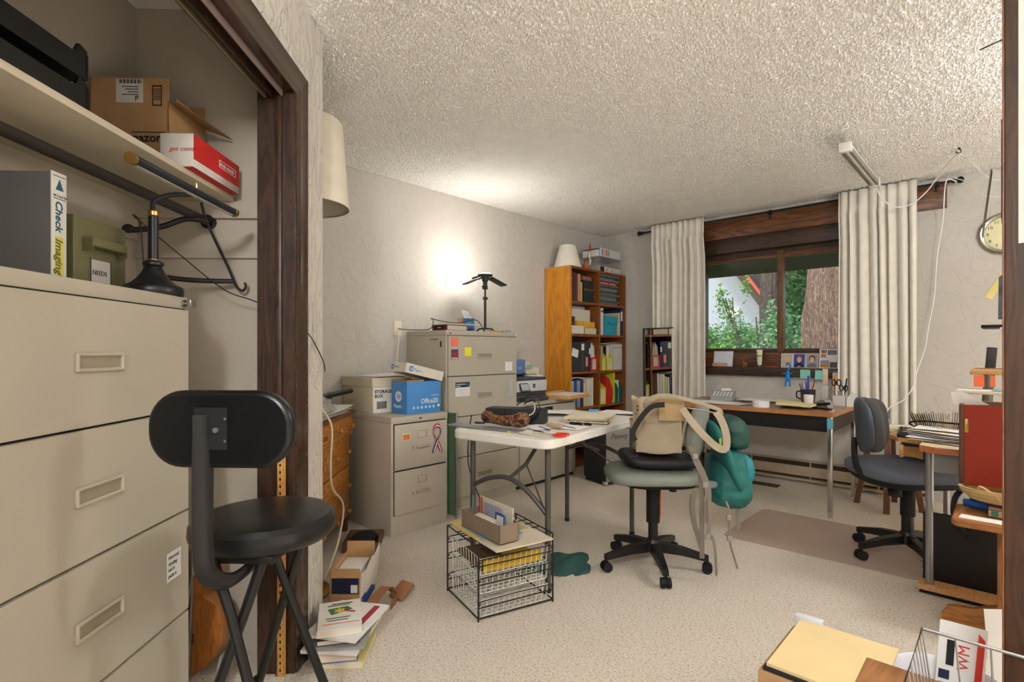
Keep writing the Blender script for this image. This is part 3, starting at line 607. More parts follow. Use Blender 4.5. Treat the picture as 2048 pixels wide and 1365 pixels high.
# ------------------------------------------------------------------ boxes on the two drawer cabinet
sbx = thing('storage_box', 'beige cardboard storage box with lid, barcode and bold lettering', 'box', (-3.102, 1.955, .752), R(90))
M_bank = mat('banker card', (208, 196, 170), .8, vary=(5, .03))
ob('carton', rbox(0, .30, 0, .385, 0, .22, .002), M_bank, sbx)
ob('lid', [box(-.005, .305, -.005, .39, .232, .238), box(-.005, .305, -.007, -.003, .178, .238), box(-.007, -.003, -.005, .39, .178, .238), box(.303, .307, -.005, .39, .178, .238), box(-.005, .305, .388, .392, .178, .238)], M_bank, sbx)
ob('label', box(.006, .20, -.0012, 0, .004, .174), mat('label white', (224, 220, 210), .8), sbx)
text('STORAGE', .031, M_ink, sbx, (.014, -.0018, .135), FACE_NY, bold=.0009); text('BOX', .031, M_ink, sbx, (.014, -.0018, .105), FACE_NY, bold=.0009)
ob('barcode', [box(.03 + k*.005, .03 + k*.005 + (.0035 if k % 3 else .002), -.002, -.0012, .03, .08) for k in range(16)], M_ink, sbx)
for k, (dx, dz) in enumerate(((0, 0), (.02, .004))):
    one('loose_sheet', grid(lambda u, v, dx=dx, k=k: (-3.48 + dx + .33*u, 1.97 + .02*k + .27*v, .992 + .006*k + .018*math.sin(3.1*u)*v), 10, 6, .001), M_white, ('curled white sheet lying on the storage box lid', 'second white sheet, upper one on the storage box lid')[k], 'paper', group=None)
hp = thing('paper_carton', 'bright blue copier paper carton with white lettering on the two drawer cabinet', 'box', (-2.90, 2.085, .752), R(90))
M_hp = mat('carton blue', (74, 138, 202), .6, vary=(4, .04)); M_hpl = mat('carton white', (218, 210, 196), .7)
ob('carton', [rbox(0, .285, 0, .175, 0, .215, .002)], M_hp, hp)
ob('flap', [box(.001, .14, .001, .174, .215, .225)], M_card, hp)
for nm, fc, o in (('front', FACE_NY, 0), ):
    text('Office20', .046, M_white, hp, (.112, -.001, .066), FACE_NY, bold=.0004, sx=.92); text('multipurpose', .012, M_white, hp, (.20, -.001, .115), FACE_NY)
    obs('pictogram', [cyl((.055 + k*.033, -.001, .040), (.055 + k*.033, 0, .040), .010, n=12) for k in range(6)], mat('pale blue print', (168, 200, 228), .6), hp)
    ob('seal', [cyl((.262, -.0012, .045), (.262, 0, .045), .014)], M_ink, hp); ob('seal_face', [cyl((.262, -.0016, .045), (.262, -.0011, .045), .0105)], M_white, hp)
ob('logo_disc', cyl((-.001, .095, .115), (0, .095, .115), .036, n=24), M_white, hp); text('hp', .048, M_hp, hp, (-.0015, .117, .104), FACE_NX, shear=.25, bold=.0005)
text('Papers', .034, M_white, hp, (-.001, .148, .040), FACE_NX, bold=.0006)
lid = thing('carton_lid', 'white paper carton lid resting tilted on the blue carton', 'box lid', (-2.885, 2.06, 1.034), rot=(R(-13), 0, R(90) ))
lid.rotation_euler = Matrix.Rotation(R(90), 3, 'Z').to_euler()
lid.rotation_euler = (Matrix.Rotation(R(90), 3, 'Z') @ Matrix.Rotation(R(13), 3, 'Y')).to_euler()
ob('shell', [box(0, .315, 0, .19, .060, .064), box(0, .315, -.002, .002, 0, .064), box(0, .315, .188, .192, 0, .064), box(-.002, .002, 0, .19, 0, .064), box(.313, .317, 0, .19, 0, .064)], M_hpl, lid)
ob('logo_disc', cyl((.042, -.0028, .032), (.042, -.002, .032), .019, n=20), M_hp, lid); text('hp', .026, M_white, lid, (.030, -.0034, .026), FACE_NY, shear=.25); text('Papers', .026, M_hp, lid, (.066, -.0028, .022), FACE_NY)
ob('end_logo', cyl((-.003, .15, .034), (-.002, .15, .034), .018, n=20), M_hp, lid); text('hp', .022, M_white, lid, (-.0036, .162, .028), FACE_NX, shear=.25); text('Papers', .022, M_hp, lid, (-.003, .125, .028), FACE_NX)
# ------------------------------------------------------------------ things on the tall cabinet
bkk = thing('thick_book', 'thick dark red hardback book lying on the tall cabinet', 'book', (-3.055, 2.56, 1.325), R(92))
ob('cover', [box(-.005, .205, -.13+.13, .165, 0, .004), box(-.005, .205, 0, .165, .040, .044), box(-.006, -.001, 0, .165, 0, .044)], mat('book crimson', (96, 32, 26), .5), bkk)
ob('pages', box(0, .2, .003, .16, .004, .040), mat('page edge', (206, 190, 172), .9, vary=(300, .1)), bkk)
lb = ob('spine_label', box(-.0072, -.006, .03, .14, .006, .038), M_ink, bkk); ob('gilt_title', box(-.0078, -.0072, .065, .105, .017, .027), M_brass, lb)
one('magazine', [rotz(rbox(-3.22, -3.03, 2.60, 2.86, 1.3695, 1.374, .001), R(-5), (-3.1, 2.7, 0))], M_white, 'thin white magazine lying on the thick red book', 'magazine')
tis = thing('tissue_box', 'small tissue box printed in orange and blue on the tall cabinet', 'tissue box', (-3.19, 2.83, 1.3255), R(75))
ob('carton', rbox(0, .105, 0, .105, 0, .108, .002), mat('tissue blue', (92, 150, 190), .6, c2=(30, 60, 120), vary=(26, .4)), tis)
ob('side_print', box(-.0012, 0, .002, .103, .002, .106), mat('tissue orange', (220, 150, 80), .6, c2=(232, 196, 150), vary=(24, .4)), tis)
ob('tissue', grid(lambda u, v: (.03 + .06*u + .008*math.sin(6*v), .05 + .015*math.sin(5*u + 2*v), .106 + v*(.075 - .03*u)), 8, 8, .001, (0, 1, 0)), M_white, tis)
led = thing('led_work_lamp', 'black folding work lamp on a telescopic pole lit on the tall cabinet', 'lamp', (-3.12, 3.01, 1.325), R(90))
M_ledb = mat('lamp charcoal', (46, 44, 42), .5)
for k, a in enumerate((100, 220, 340)):
    ob('foot', [tube([(0, 0, .028), (.06*math.cos(R(a)), .06*math.sin(R(a)), .026), (.085*math.cos(R(a)), .085*math.sin(R(a)), .006)], .007, 8)], M_ledb, led)
ob('pole', [cyl((0, 0, .02), (0, 0, .27), .0105, n=14), cyl((0, 0, .265), (0, 0, .36), .0075, n=12)], M_ledb, led)
ob('clamp', [rbox(-.015, .015, -.014, .014, .262, .285, .003), cyl((.014, 0, .274), (.03, 0, .268), .005, n=8), rbox(-.02, .018, -.014, .014, .345, .375, .004), cyl((-.035, 0, .368), (-.018, 0, .362), .006, n=8)], M_ledb, led)
ob('socket', lathe([(.014, .37), (.018, .38), (.018, .405), (.026, .415), (.026, .44), (.03, .45)], 18), M_ledb, led)
hd = ob('head', [lathe([(.055, .45), (.06, .455), (.06, .468), (.05, .47)], 28)], M_ledb, led)
ob('lens', lathe([(.002, .4705), (.047, .4705), (.05, .471), (.047, .474), (.002, .476)], 24), mat('lit lens', (255, 250, 240), .4, emit=((255, 250, 240), 40)), hd)
for k, (x0, tilt, yaw) in enumerate(((-1, 24, 12), (1, 20, -8), (0, 8, 90))):
    pr = rbox(.05, .205, -.042, .042, -.006, .006, .003)
    if k == 2: pr = rbox(.05, .12, -.04, .04, -.006, .006, .003)
    pr = rot(pr, 'Y', R(tilt))
    if x0 == -1: pr = rotz(pr, R(180 - yaw))
    else: pr = rotz(pr, R(yaw))
    wg = ob('led_panel', xf(pr, Matrix.Translation((0, 0, .460))), M_ledb, led)
lamp('lamp_beam', 'POINT', (-.02, .02, .50), LAMP_LED, (1, .97, .92), .03, parent=led)
one('small_knife', [rotz(rbox(-3.10, -3.02, 3.05, 3.065, 1.325, 1.337, .003), R(70), (-3.06, 3.06, 0))], mat('orange tool', (214, 140, 40), .6), 'small orange handled tool lying by the work lamp foot', 'tool')
one('crumpled_wrapper', grid(lambda u, v: (-3.12 + .10*u, 3.12 + .12*v, 1.3275 + .022*abs(math.sin(9*u + 4*v))*(1-abs(2*v-1)*.6)), 10, 10, .001), M_film, 'clear crumpled plastic wrapper on the tall cabinet corner', 'wrapper')
wb = one('wall_outlet', [rbox(XL, XL + .008, 2.395, 2.465, 1.29, 1.405, .002)], M_cream, 'cream plastic outlet plate on the textured wall above the cabinets', 'outlet')
one('black_power_cord', tube(smoothpath([(XL + .012, 2.43, 1.345), (-3.40, 2.47, 1.335), (-3.2, 2.505, 1.335), (-3.21, 2.55, 1.40), (-3.25, 2.56, 1.42), (-3.19, 2.62, 1.40), (-3.16, 2.74, 1.389), (-3.11, 2.80, 1.402), (-3.02, 2.82, 1.41), (-3.04, 2.90, 1.36), (-3.06, 2.94, 1.33)], 5), .003, 6), M_black, 'black cord looping over the tall cabinet from the wall outlet to the lamp', 'cord')
one('beige_cord', tube(smoothpath([(XL + .014, 2.42, 1.33), (-3.46, 2.41, 1.25), (-3.47, 2.40, 1.0), (-3.46, 2.42, .8)], 4), .006, 6), M_cream, 'thick beige cord hanging from the wall outlet beside the tall cabinet', 'cord')
# ------------------------------------------------------------------ printer corner
pr = thing('desktop_printer', 'light grey inkjet printer with a tilted screen and dark paper tray', 'printer', (-3.035, 3.30, .735), R(90))
M_prw = mat('printer grey', (206, 207, 206), .45); M_prd = mat('printer dark', (66, 66, 66), .45)
ob('body', [rbox(0, .40, .02, .36, .0, .055, .006), rbox(.0, .40, .02, .36, .055, .09, .003)], M_prd, pr)
ob('front_panel', rbox(0, .40, .005, .36, .085, .180, .006), M_prw, pr)
ob('scanner_lid', [rbox(.0, .40, .02, .36, .182, .205, .005)], M_prd, pr)
ob('paper_tray', [rbox(.05, .36, -.05, .1, .004, .034, .006), rbox(.13, .27, -.035, .08, .036, .050, .004)], M_prd, pr)
sc = ob('touch_screen', rot(rbox(.03, .14, -.03, -.014, .085, .165, .004), 'X', R(-25), (.08, -.02, .09)), M_prd, pr)
ob('display', rot(box(.04, .13, -.0315, -.0302, .097, .155), 'X', R(-25), (.08, -.02, .09)), mat('screen grey', (176, 190, 190), .3), sc)
ob('logo_ring', cyl((.225, .0038, .132), (.225, .0048, .132), .019, n=24), M_ink, pr); text('hp', .026, M_prw, pr, (.212, .0033, .125), FACE_NY, shear=.25)
one('paper_feed', rot(rbox(-3.33, -3.24, 3.33, 3.66, .945, .957, .004), 'Y', R(-10), (-3.3, 3.5, .95)), M_prd, 'dark raised paper feed resting on the printer lid', 'printer part')
ib = thing('ink_box', 'small blue and orange ink cartridge box standing behind the printer', 'box', (-3.30, 3.57, .9415), R(90))
ob('carton', rbox(0, .13, 0, .10, 0, .15, .001), mat('ink blue', (96, 132, 184), .6), ib); ob('orange_side', box(-.0012, 0, 0, .10, .05, .15), mat('ink orange', (226, 160, 52), .6), ib); ob('purple_side', box(-.0012, 0, 0, .10, 0, .05), mat('ink purple', (96, 40, 90), .6), ib)
text('924', .032, M_white, ib, (.03, -.001, .06), FACE_NY); ob('badge', box(.085, .12, -.001, 0, .012, .03), mat('ink purple', (96, 40, 90), .6), ib)
def wob(x0, x1, y0, y1, z, amp, f1, f2, ph=0, t=.0012, nu=12, nv=8):
    return grid(lambda u, v: (x0 + (x1-x0)*u, y0 + (y1-y0)*v, z + amp*(1 + math.sin(f1*u + f2*v + ph))), nu, nv, t)
# wire sorter with papers, wooden tray
so = thing('wire_sorter', 'black wire desktop sorter behind the printer holding upright papers', 'file sorter', (-3.25, 3.86, .735), R(90))
for k in range(4):
    y = .02 + k*.06; zt = .16 + k*.045
    ob('wire_divider', tube(smoothpath([(-.08, y, .012), (-.085, y + .02, zt*.6), (-.07, y + .03, zt), (.08, y + .03, zt), (.10, y + .02, zt*.5), (.10, y, .012)], 3), .0022, 6), M_black, so)
ob('base_wire', tube([(-.09, 0, .006), (.11, 0, .006), (.11, .24, .006), (-.09, .24, .006)], .003, 6, closed=True), M_black, so)
for k, (x0, x1, zt, m) in enumerate(((-.12, .10, .20, M_white), (-.17, .12, .27, M_cream), (-.24, .06, .32, M_cream), (-.26, .02, .335, M_white))):
    one('upright_paper', xf(grid(lambda u, v, x0=x0, x1=x1, zt=zt, k=k: (x0 + (x1-x0)*u, .035 + k*.06 + .03*v + .006*math.sin(3*u), zt*v), 8, 6, .0025, (0, -1, 0)), Matrix.Translation((-3.25, 3.86, .742)) @ Matrix.Rotation(R(90), 4, 'Z')), m, ('printed sheet in the front slot of the wire sorter', 'cream sheets in the second slot of the wire sorter', 'cream folder in the third slot of the wire sorter', 'white folder at the back of the wire sorter')[k], 'paper', group=None)
one('index_tab', xf(box(-.075, -.02, .088, .0895, .26, .30), Matrix.Translation((-3.25, 3.86, .742)) @ Matrix.Rotation(R(90), 4, 'Z')), mat('aqua tab', (120, 190, 176), .7), 'aqua index tab sticking up from the wire sorter', 'tab')
tr = thing('wooden_letter_tray', 'shallow light oak letter tray holding paper beside the printer', 'letter tray', (-2.90, 3.80, .735), R(96))
M_oak = wood('light oak', (222, 172, 104), (196, 140, 76), 'x', 2, .5, .05)
ob('base', box(0, .40, 0, .26, .0, .008), M_oak, tr); ob('front_rail', rbox(0, .40, -.008, .004, 0, .034, .002), M_oak, tr); ob('back_rail', rbox(0, .40, .256, .268, 0, .055, .002), M_oak, tr); ob('side_rail', rbox(-.004, .008, 0, .26, 0, .034, .002), M_oak, tr); ob('side_rail', rbox(.392, .404, 0, .26, 0, .034, .002), M_oak, tr)
one('paper_in_tray', rotz(box(-3.13, -2.92, 3.84, 4.16, .744, .775), R(6), (-2.9, 3.8, 0)), M_white, 'stack of white paper lying in the oak letter tray', 'paper')
# ------------------------------------------------------------------ dresser and things on it
ds = thing('oak_dresser', 'antique oak chest of drawers with round wooden knobs beside the closet', 'dresser', CW(2.86, -.951), CRZ)
M_doak = wood('antique oak', (198, 126, 42), (120, 68, 18), 'x', 1.2, .35, .15, 9)
M_doakd = wood('antique oak dark', (120, 74, 30), (78, 44, 18), 'z', 1.4, .45)
ob('case', [box(.0, .67, .01, .44, .10, .76)], M_doakd, ds); ob('top', rbox(-.01, .70, -.03, .444, .76, .785, .004), M_doakd, ds)
obs('leg', [box(x, x + .04, y, y + .04, 0, .10) for x in (.0, .63) for y in (.01, .39)], M_doakd, ds)
for z0, z1, y in ((.632, .758, -.022), (.432, .625, .0), (.20, .425, .0), (.105, .195, .0)):
    d = ob('drawer', rbox(.008, .672 if y < 0 else .660, y, .012, z0, z1, .004), M_doak, ds)
    for x in (.08, .33, .585):
        zc = (z0 + z1)/2
        ob('knob', [xf(lathe([(.006, 0), (.005, .012), (.013, .02), (.014, .027), (.008, .032)], 14), Matrix.Translation((x, y, zc)) @ Matrix.Rotation(R(90), 4, 'X'))], wood('knob wood', (206, 140, 70), (160, 96, 40), 'y', 3, .35), d)
def on_dresser(name, prims, m, label, cat, z=.785, **k): return one(name, prims, m, label, cat, CW(2.86, -.951, z), CRZ, **k)
for k in range(3):
    on_dresser('paper_pile', wob(-.005 + .02*k, .60 + .03*k, -.02 - .005*k, .40, .0012 + k*.014, .004, 5, 2, k), M_white if k != 1 else M_cream, ('wavy white sheets at the bottom of the dresser pile', 'cream sheets in the middle of the dresser pile', 'white sheets near the top of the dresser pile')[k], 'paper')
mgz = on_dresser('magazine', grid(lambda u, v: (.0 + .34*u, -.025 + .085*v + .012*u, .044 + .065*v + .02*u*v), 8, 8, .002), mat('grey photo print', (190, 184, 176), .5, c2=(120, 114, 106), vary=(14, .4)), 'grey printed magazine propped open on the dresser', 'magazine')
on_dresser('ring_binder', rbox(.20, .60, .10, .36, .042, .085, .003), mat('pale grey card', (196, 196, 194), .6), 'pale grey binder lying on the dresser papers', 'binder')
umb = on_dresser('folded_umbrella', [tube([(.06, .17, .118), (.44, .07, .112)], .014, 10), tube([(.44, .07, .112), (.70, .0, .124)], .017, 12), tube([(.46, .06, .105), (.475, .06, .095)], .008, 8)], M_black, 'black folded umbrella lying across the dresser papers', 'umbrella')
on_dresser('red_folder', box(.22, .56, .08, .30, .0855, .0885), M_red, 'thin red folder under the black umbrella on the dresser', 'folder')
on_dresser('white_extension_cord', tube(smoothpath([(-.14, -.03, .16), (-.03, -.075, .04), (.0, -.088, -.04), (-.03, -.09, -.2), (.0, -.09, -.34), (.18, -.09, -.46), (.20, -.09, -.55), (.10, -.09, -.67), (-.05, -.10, -.71), (-.3, -.14, -.70)], 5), .0058, 8), M_cream, 'white extension cord hanging down in front of the oak dresser', 'cord')
# floor lamp beside the dresser
fl = thing('floor_lamp', 'tall floor lamp with a white tapered drum shade beside the dresser', 'lamp', CW(2.60, -.925), 0)
ob('base', lathe([(.13, 0), (.13, .015), (.05, .03), (.012, .04)], 28), M_brass, fl); ob('pole', cyl((0, 0, .03), (0, 0, 1.90), .010), M_brass, fl)
M_shade = mat('lamp linen', (222, 212, 192), .9, bump=(180, .1, .001))
shd = ob('shade', [lathe([(.213, 1.868), (.216, 1.872), (.186, 2.27), (.183, 2.274), (.180, 2.27), (.209, 1.872)], 48, capb=False, capt=False)], M_shade, fl)
ob('band', lathe([(.2155, 1.864), (.2185, 1.868), (.2175, 1.882), (.2145, 1.884), (.208, 1.876)], 48, capb=False, capt=False), M_shade, shd)
obs('spider', [cyl((-.19, 0, 2.2), (.19, 0, 2.2), .002, n=6), cyl((0, -.19, 2.2), (0, .19, 2.2), .002, n=6)], M_brass, shd)
ob('socket', cyl((0, 0, 1.9), (0, 0, 2.2), .006), M_brass, fl)
# ------------------------------------------------------------------ floor clutter by the closet
ft = thing('shallow_carton', 'shallow brown carton tray with black bags on the carpet by the dresser', 'box', CW(3.12, -.88), R(135 + 4))
ob('tray', [box(0, .24, 0, .004, 0, .055), box(0, .24, -.20, -.196, 0, .055), box(0, .004, -.2, 0, 0, .055), box(.236, .24, -.2, 0, 0, .055), box(0, .24, -.2, 0, 0, .004)], mat('cardboard dark', (110, 84, 58), .85), ft)
one('black_pouch', blob((0, 0, .038), .095, .075, .034, .8), M_blackm, 'black pouch lying in the shallow carton tray', 'pouch', CW(3.24, -.785, .0045), CRZ)
one('paper_scrap', wob(0, .03, 0, .02, 0, .004, 4, 4), M_cream, 'tiny cream paper scrap on the carpet by the file cabinet', 'paper scrap', (-2.90, 1.79, .001))
cbx = thing('cereal_carton', 'torn open carton with blue printed sides on the carpet by the books', 'box', CW(2.40, -.735), R(135 - 2))
M_cart = mat('carton tan', (190, 150, 104), .8)
ob('carton', [box(0, .26, -.005, 0, 0, .19), box(0, .006, -.135, 0, 0, .20), box(.254, .26, -.135, 0, 0, .235), box(0, .26, -.135, 0, 0, .004)], M_cart, cbx)
ob('printed_side', ([(0, -.135, 0), (.26, -.135, 0), (.27, -.155, .16), (.262, -.16, .225), (.2, -.152, .19), (.14, -.155, .205), (.07, -.148, .17), (0, -.142, .18)] + [(x, y + .004, z) for x, y, z in ((0, -.135, 0), (.26, -.135, 0), (.27, -.155, .16), (.262, -.16, .225), (.2, -.152, .19), (.14, -.155, .205), (.07, -.148, .17), (0, -.142, .18))], [tuple(range(8)), tuple(range(15, 7, -1))] + [(i, (i+1) % 8, 8+(i+1) % 8, 8+i) for i in range(8)]), mat('carton print', (224, 216, 204), .7), cbx)
ob('blue_panel', [box(.02, .25, -.1375, -.1362, .005, .075)], M_blue, cbx); ob('blue_front', box(-.0012, 0, -.130, -.01, .09, .16), M_navy, cbx); ob('barcode', box(-.0024, -.0012, -.125, -.095, .095, .13), M_white, cbx)
one('paper_ream', rbox(0, .22, -.12, -.01, .006, .165, .004), M_white, 'white paper block standing inside the torn carton', 'paper', CW(2.413, -.737), R(135 - 2))
one('bubble_wrap', [blob((0, 0, .046), .06, .045, .045, .9, 20, 12, lambda p: p*(1 + .09*math.sin(70*p.x)*math.sin(80*p.z)))], M_film, 'wad of clear bubble wrap between the carton and the books', 'bubble wrap', CW(2.325, -.665), CRZ)
one('leather_strap', tube(smoothpath([(-.02, .02, .06), (.05, -.02, .055), (.13, -.07, .06), (.20, -.13, .075), (.26, -.17, .05), (.22, -.20, .02), (.14, -.15, .014)], 5), 0, 4, flat=(.045, .004)), M_brownl, 'tan leather strap curling on the carpet by the carton', 'strap', CW(2.24, -.55), R(135 + 24))
one('leather_wallet', [rot(rbox(-.05, .05, -.04, .04, 0, .02, .005), 'Y', R(-25))], M_brownl, 'tan leather wallet on the carpet behind the strap', 'wallet', CW(2.56, -.44, .022), R(100))
# stack of books on the floor (bottom to top)
FB = [('yellow paperback at the bottom of the floor stack', (206, 196, 120), .028, .235, .165, 0), ('thick hardback with a blue cover in the floor stack', (70, 96, 160), .046, .22, .15, 8), ('white magazine in the middle of the floor stack', (216, 212, 206), .012, .28, .21, -6), ('grey catalogue in the middle of the floor stack', (150, 148, 144), .010, .27, .20, 3), ('dark paperback in the floor stack', (64, 60, 58), .020, .23, .15, 12), ('white brochure with a dark red stripe on the floor stack', (224, 220, 214), .010, .28, .21, -14), ('white paperback with a painted flower cover on top of the floor stack', (232, 228, 218), .026, .225, .16, 16)]
z = 0
for i, (lbn, c, t, L, W, a) in enumerate(FB):
    off = (.03, -.02, .0, .01, -.02, .025, -.025)[i]
    b = thing('floor_book', lbn, 'book', CW(2.085 + (.015 if i in (0, 5) else 0), -.585 + off*.6, z + .0003*i), R(135 + a), 'books stacked on the carpet')
    mm = mat('bookcover%d' % i, c, .5); pg = mat('book pages', (222, 210, 190), .9)
    if t > .015:
        ob('cover', [box(-L/2, L/2, -W/2, W/2, 0, .002), box(-L/2, L/2, -W/2, W/2, t-.002, t), box(-L/2, L/2, W/2-.002, W/2, 0, t)], mm, b); ob('pages', box(-L/2+.003, L/2-.003, -W/2+.003, W/2-.003, .002, t-.002), pg, b)
    else: ob('cover', wob(-L/2, L/2, -W/2, W/2, t, .0, 1, 1, 0, t), mm, b)
    if i == 5:
        ob('stripe', box(-.09, .12, -.075, -.05, t, t + .0006), mat('dark red print', (150, 40, 46), .6), b); text('FREE', .03, M_ink, b, (.10, .04, t + .0006), (0, 0, R(180)))
    if i == 6:
        obs('petal', [xf(prism([(0, 0), (.012, -.006), (.026, 0), (.012, .006)], t, t + .0005), Matrix.Translation((.03, 0, 0)) @ Matrix.Rotation(R(60*k), 4, 'Z')) for k in range(6)], M_yel, b)
        ob('leaf', prism([(.03, -.05), (.06, -.03), (.05, .045), (.0, .03)], t, t + .0003), mat('leaf print', (50, 120, 80), .6), b); ob('red_stroke', prism([(.0, -.055), (.012, -.06), (.03, -.02), (.02, -.015)], t, t + .0005), M_red, b); ob('orange_rule', box(-.075, -.07, -.07, .06, t, t + .0005), mat('orange print', (222, 110, 60), .6), b)
        obs('title_line', [box(.085, .092, -.05, .03, t, t + .0005), box(.072, .078, -.04, .045, t, t + .0005), box(-.03, -.025, -.04, .05, t, t + .0005), box(-.048, -.043, -.03, .045, t, t + .0005)], M_ink, b)
    z += t
# ------------------------------------------------------------------ folding table
tb = thing('folding_table', 'white plastic folding table with grey tubular legs, cluttered with papers', 'table', (-1.945, 2.48, 0), R(7))
TZ = .755
M_ptab = mat('table plastic', (226, 221, 211), .5, bump=(120, .05, .001)); M_tleg = mat('table leg grey', (84, 80, 74), .45, .3)
tp = ob('tabletop', [prism(roundrect(-.31, .31, -.61, .61, .07, 8), TZ - .045, TZ)], M_ptab, tb)
mod = tp.modifiers.new('round', 'BEVEL'); mod.width = .008; mod.segments = 3; mod.limit_method = 'ANGLE'
for s, y in ((-1, -.5), (1, .5)):
    for x in (-.238, .238):
        lg = ob('leg', cyl((x, y, .012), (x, y, TZ - .045), .0145, n=14), M_tleg, tb); ob('foot_cap', cyl((x, y, 0), (x, y, .022), .0165, n=14), M_black, lg)
    ob('arch_brace', tube(smoothpath([(-.238, y, .45), (-.12, y, .505), (0, y, .52), (.12, y, .47), (.238, y, .37)] if s < 0 else [(-.238, y, .50), (-.1, y, .54), (.05, y, .54), (.238, y, .47)], 5), .0125, 10), M_tleg, tb)
    ob('folding_brace', [tube([(0, y, .515), (.03*s*0, y - s*.16, .565), (0, y - s*.34, TZ - .05)], .011, 8)], M_tleg, tb)
    ob('lock_bar', [tube([(0, y - s*.16, .565), (.20, y - s*.02, .40)], .004, 6)], M_tleg, tb)
ob('crossbar', cyl((-.2, -.16, TZ - .052), (.2, -.16, TZ - .052), .010, n=10), M_tleg, tb); ob('crossbar', cyl((-.2, .16, TZ - .052), (.2, .16, TZ - .052), .010, n=10), M_tleg, tb)
K = .965
def T(x, y, z=0): return (x*K, y*K, TZ + z)
cs = thing('black_case', 'black padded equipment case with coiled cables on the folding table', 'case', T(-2.175, 2.36), R(24))
ob('case', rbox(-.175, .175, -.06, .06, 0, .088, .012, 3), mat('case black', (38, 38, 40), .6, bump=(200, .15, .001)), cs); ob('latch', rbox(-.165, -.085, -.064, -.058, .034, .040, .002), M_chrome, cs); ob('seam', box(-.055, -.05, -.0615, -.06, .005, .083), M_blackm, cs)
one('coiled_cable', tube(smoothpath([(-.06, .02, .10), (.0, .02, .145), (.03, .0, .15), (.07, -.05, .12), (.09, -.076, .07), (.06, -.08, .03), (.05, -.08, .02), (.09, -.08, .05), (.105, -.075, .1), (.06, .01, .14), (.0, .03, .12), (-.02, .03, .099)], 5), .0032, 6), M_black, 'black cable coiled over the equipment case on the folding table', 'cable', T(-2.12, 2.38), R(24))
one('white_cable', tube(smoothpath([(-.01, .0, .10), (.05, -.03, .126), (.08, -.078, .105), (.07, -.083, .07), (.03, -.083, .05)], 5), .003, 6), M_white, 'white cable looped over the equipment case on the folding table', 'cable', T(-2.12, 2.38), R(24))
def fabcol():
    m = mat('patchwork fabric', (150, 84, 40), .85, bump=(90, .5, .004)); n = m.node_tree.nodes; l = m.node_tree.links; r = [q for q in n if q.type == 'VALTORGB'][0]; nz = [q for q in n if q.type == 'TEX_NOISE'][0]
    nz.inputs['Scale'].default_value = 34; r.color_ramp.interpolation = 'CONSTANT'; e = r.color_ramp.elements
    e[0].position = 0; e[0].color = rgb((40, 28, 22)); e[1].position = .42; e[1].color = rgb((124, 56, 42))
    for p, c in ((.46, (62, 44, 30)), (.50, (170, 122, 44)), (.54, (40, 88, 80)), (.58, (112, 44, 46)), (.63, (46, 38, 28))): q = e.new(p); q.color = rgb(c)
    return m
one('fabric_pouch', tube(smoothpath([(-.15, .05, .034), (-.13, .03, .04), (-.07, .0, .034), (0, -.01, .03), (.06, .0, .034), (.10, .02, .04), (.13, .03, .038)], 4), [.012, .024, .034, .036, .035, .033, .030, .028, .026, .026, .026, .027, .028, .029, .03, .031, .034, .038, .04, .041, .04, .038, .034, .026, .012], 14), fabcol(), 'colourful patchwork fabric pouch lying on the folding table', 'pouch', T(-2.075, 2.16, .009), R(14))
one('clear_portfolio', wob(-.25, .22, -.04, .05, .0065, .0015, 5, 1, 1.2, .006), mat('portfolio grey', (120, 120, 122), .35), 'thin dark grey portfolio lying along the folding table edge', 'portfolio', T(-2.12, 2.06), R(9))
one('eyeglasses_case', rotz(rbox(-.06, .0, -.01, .01, .016, .026, .004), R(20)), M_black, 'folded black eyeglasses beside the fabric pouch', 'eyeglasses', T(-2.25, 2.17, -.010), R(10))
one('blank_paper', wob(-.10, .10, -.07, .08, .001, .001, 3, 2), M_white, 'blank white paper under the eyeglasses on the folding table', 'paper', T(-2.22, 2.19), R(10))
yf = thing('yellow_folder', 'cream folder with a yellow binding strip by the red scissors', 'folder', T(-1.83, 2.10), R(2))
ob('sheet', wob(-.11, .11, -.05, .06, .002, .001, 4, 2), M_cream, yf); ob('binding', rbox(-.118, -.10, -.055, .065, .0, .007, .002), M_yel, yf)
sc = thing('scissors', 'red handled scissors lying on the near end of the folding table', 'scissors', T(-1.70, 2.105, .005), R(200))
for s in (-1, 1):
    ob('handle', tube([(.02*math.cos(R(a))*1.5 - .05, s*.022 + .017*math.sin(R(a)), .006) for a in range(0, 360, 24)], .0055, 8, closed=True), mat('scissor red', (214, 44, 36), .35), sc)
    ob('blade', prism([(-.02, s*.012), (.0, -s*.002), (.10, -s*.003), (.0, s*.006)] if s > 0 else [(-.02, -.012), (.0, -.006), (.10, .003), (.0, .002)], .003, .006), M_chrome, sc)
def pen(name, x, y, a, col, label, z=0, L=.14, r=.0042):
    p = thing(name, label, 'pen', (x, y, z + r), a)
    ob('barrel', cyl((-L/2, 0, 0), (L/2 - .02, 0, 0), r, n=10), mat('pen %s' % str(col), col, .35), p); ob('tip', cyl((L/2 - .02, 0, 0), (L/2, 0, 0), r, .0008, n=10), M_grey, p); ob('clip', box(-L/2, -L/2 + .035, -.001, .001, r, r + .002), M_chrome, p); return p
pen('ballpoint_pen', *T(-1.875, 2.265)[:2], R(-25), (44, 62, 160), 'blue ballpoint pen beside the bone dice bundle', TZ)
pen('ballpoint_pen', *T(-1.82, 2.40)[:2], R(-14), (72, 74, 150), 'blue ballpoint pen in front of the binder clips', TZ)
pen('ballpoint_pen', *T(-1.86, 2.17)[:2], R(-8), (40, 44, 70), 'slim navy pen lying by the yellow folder', TZ)
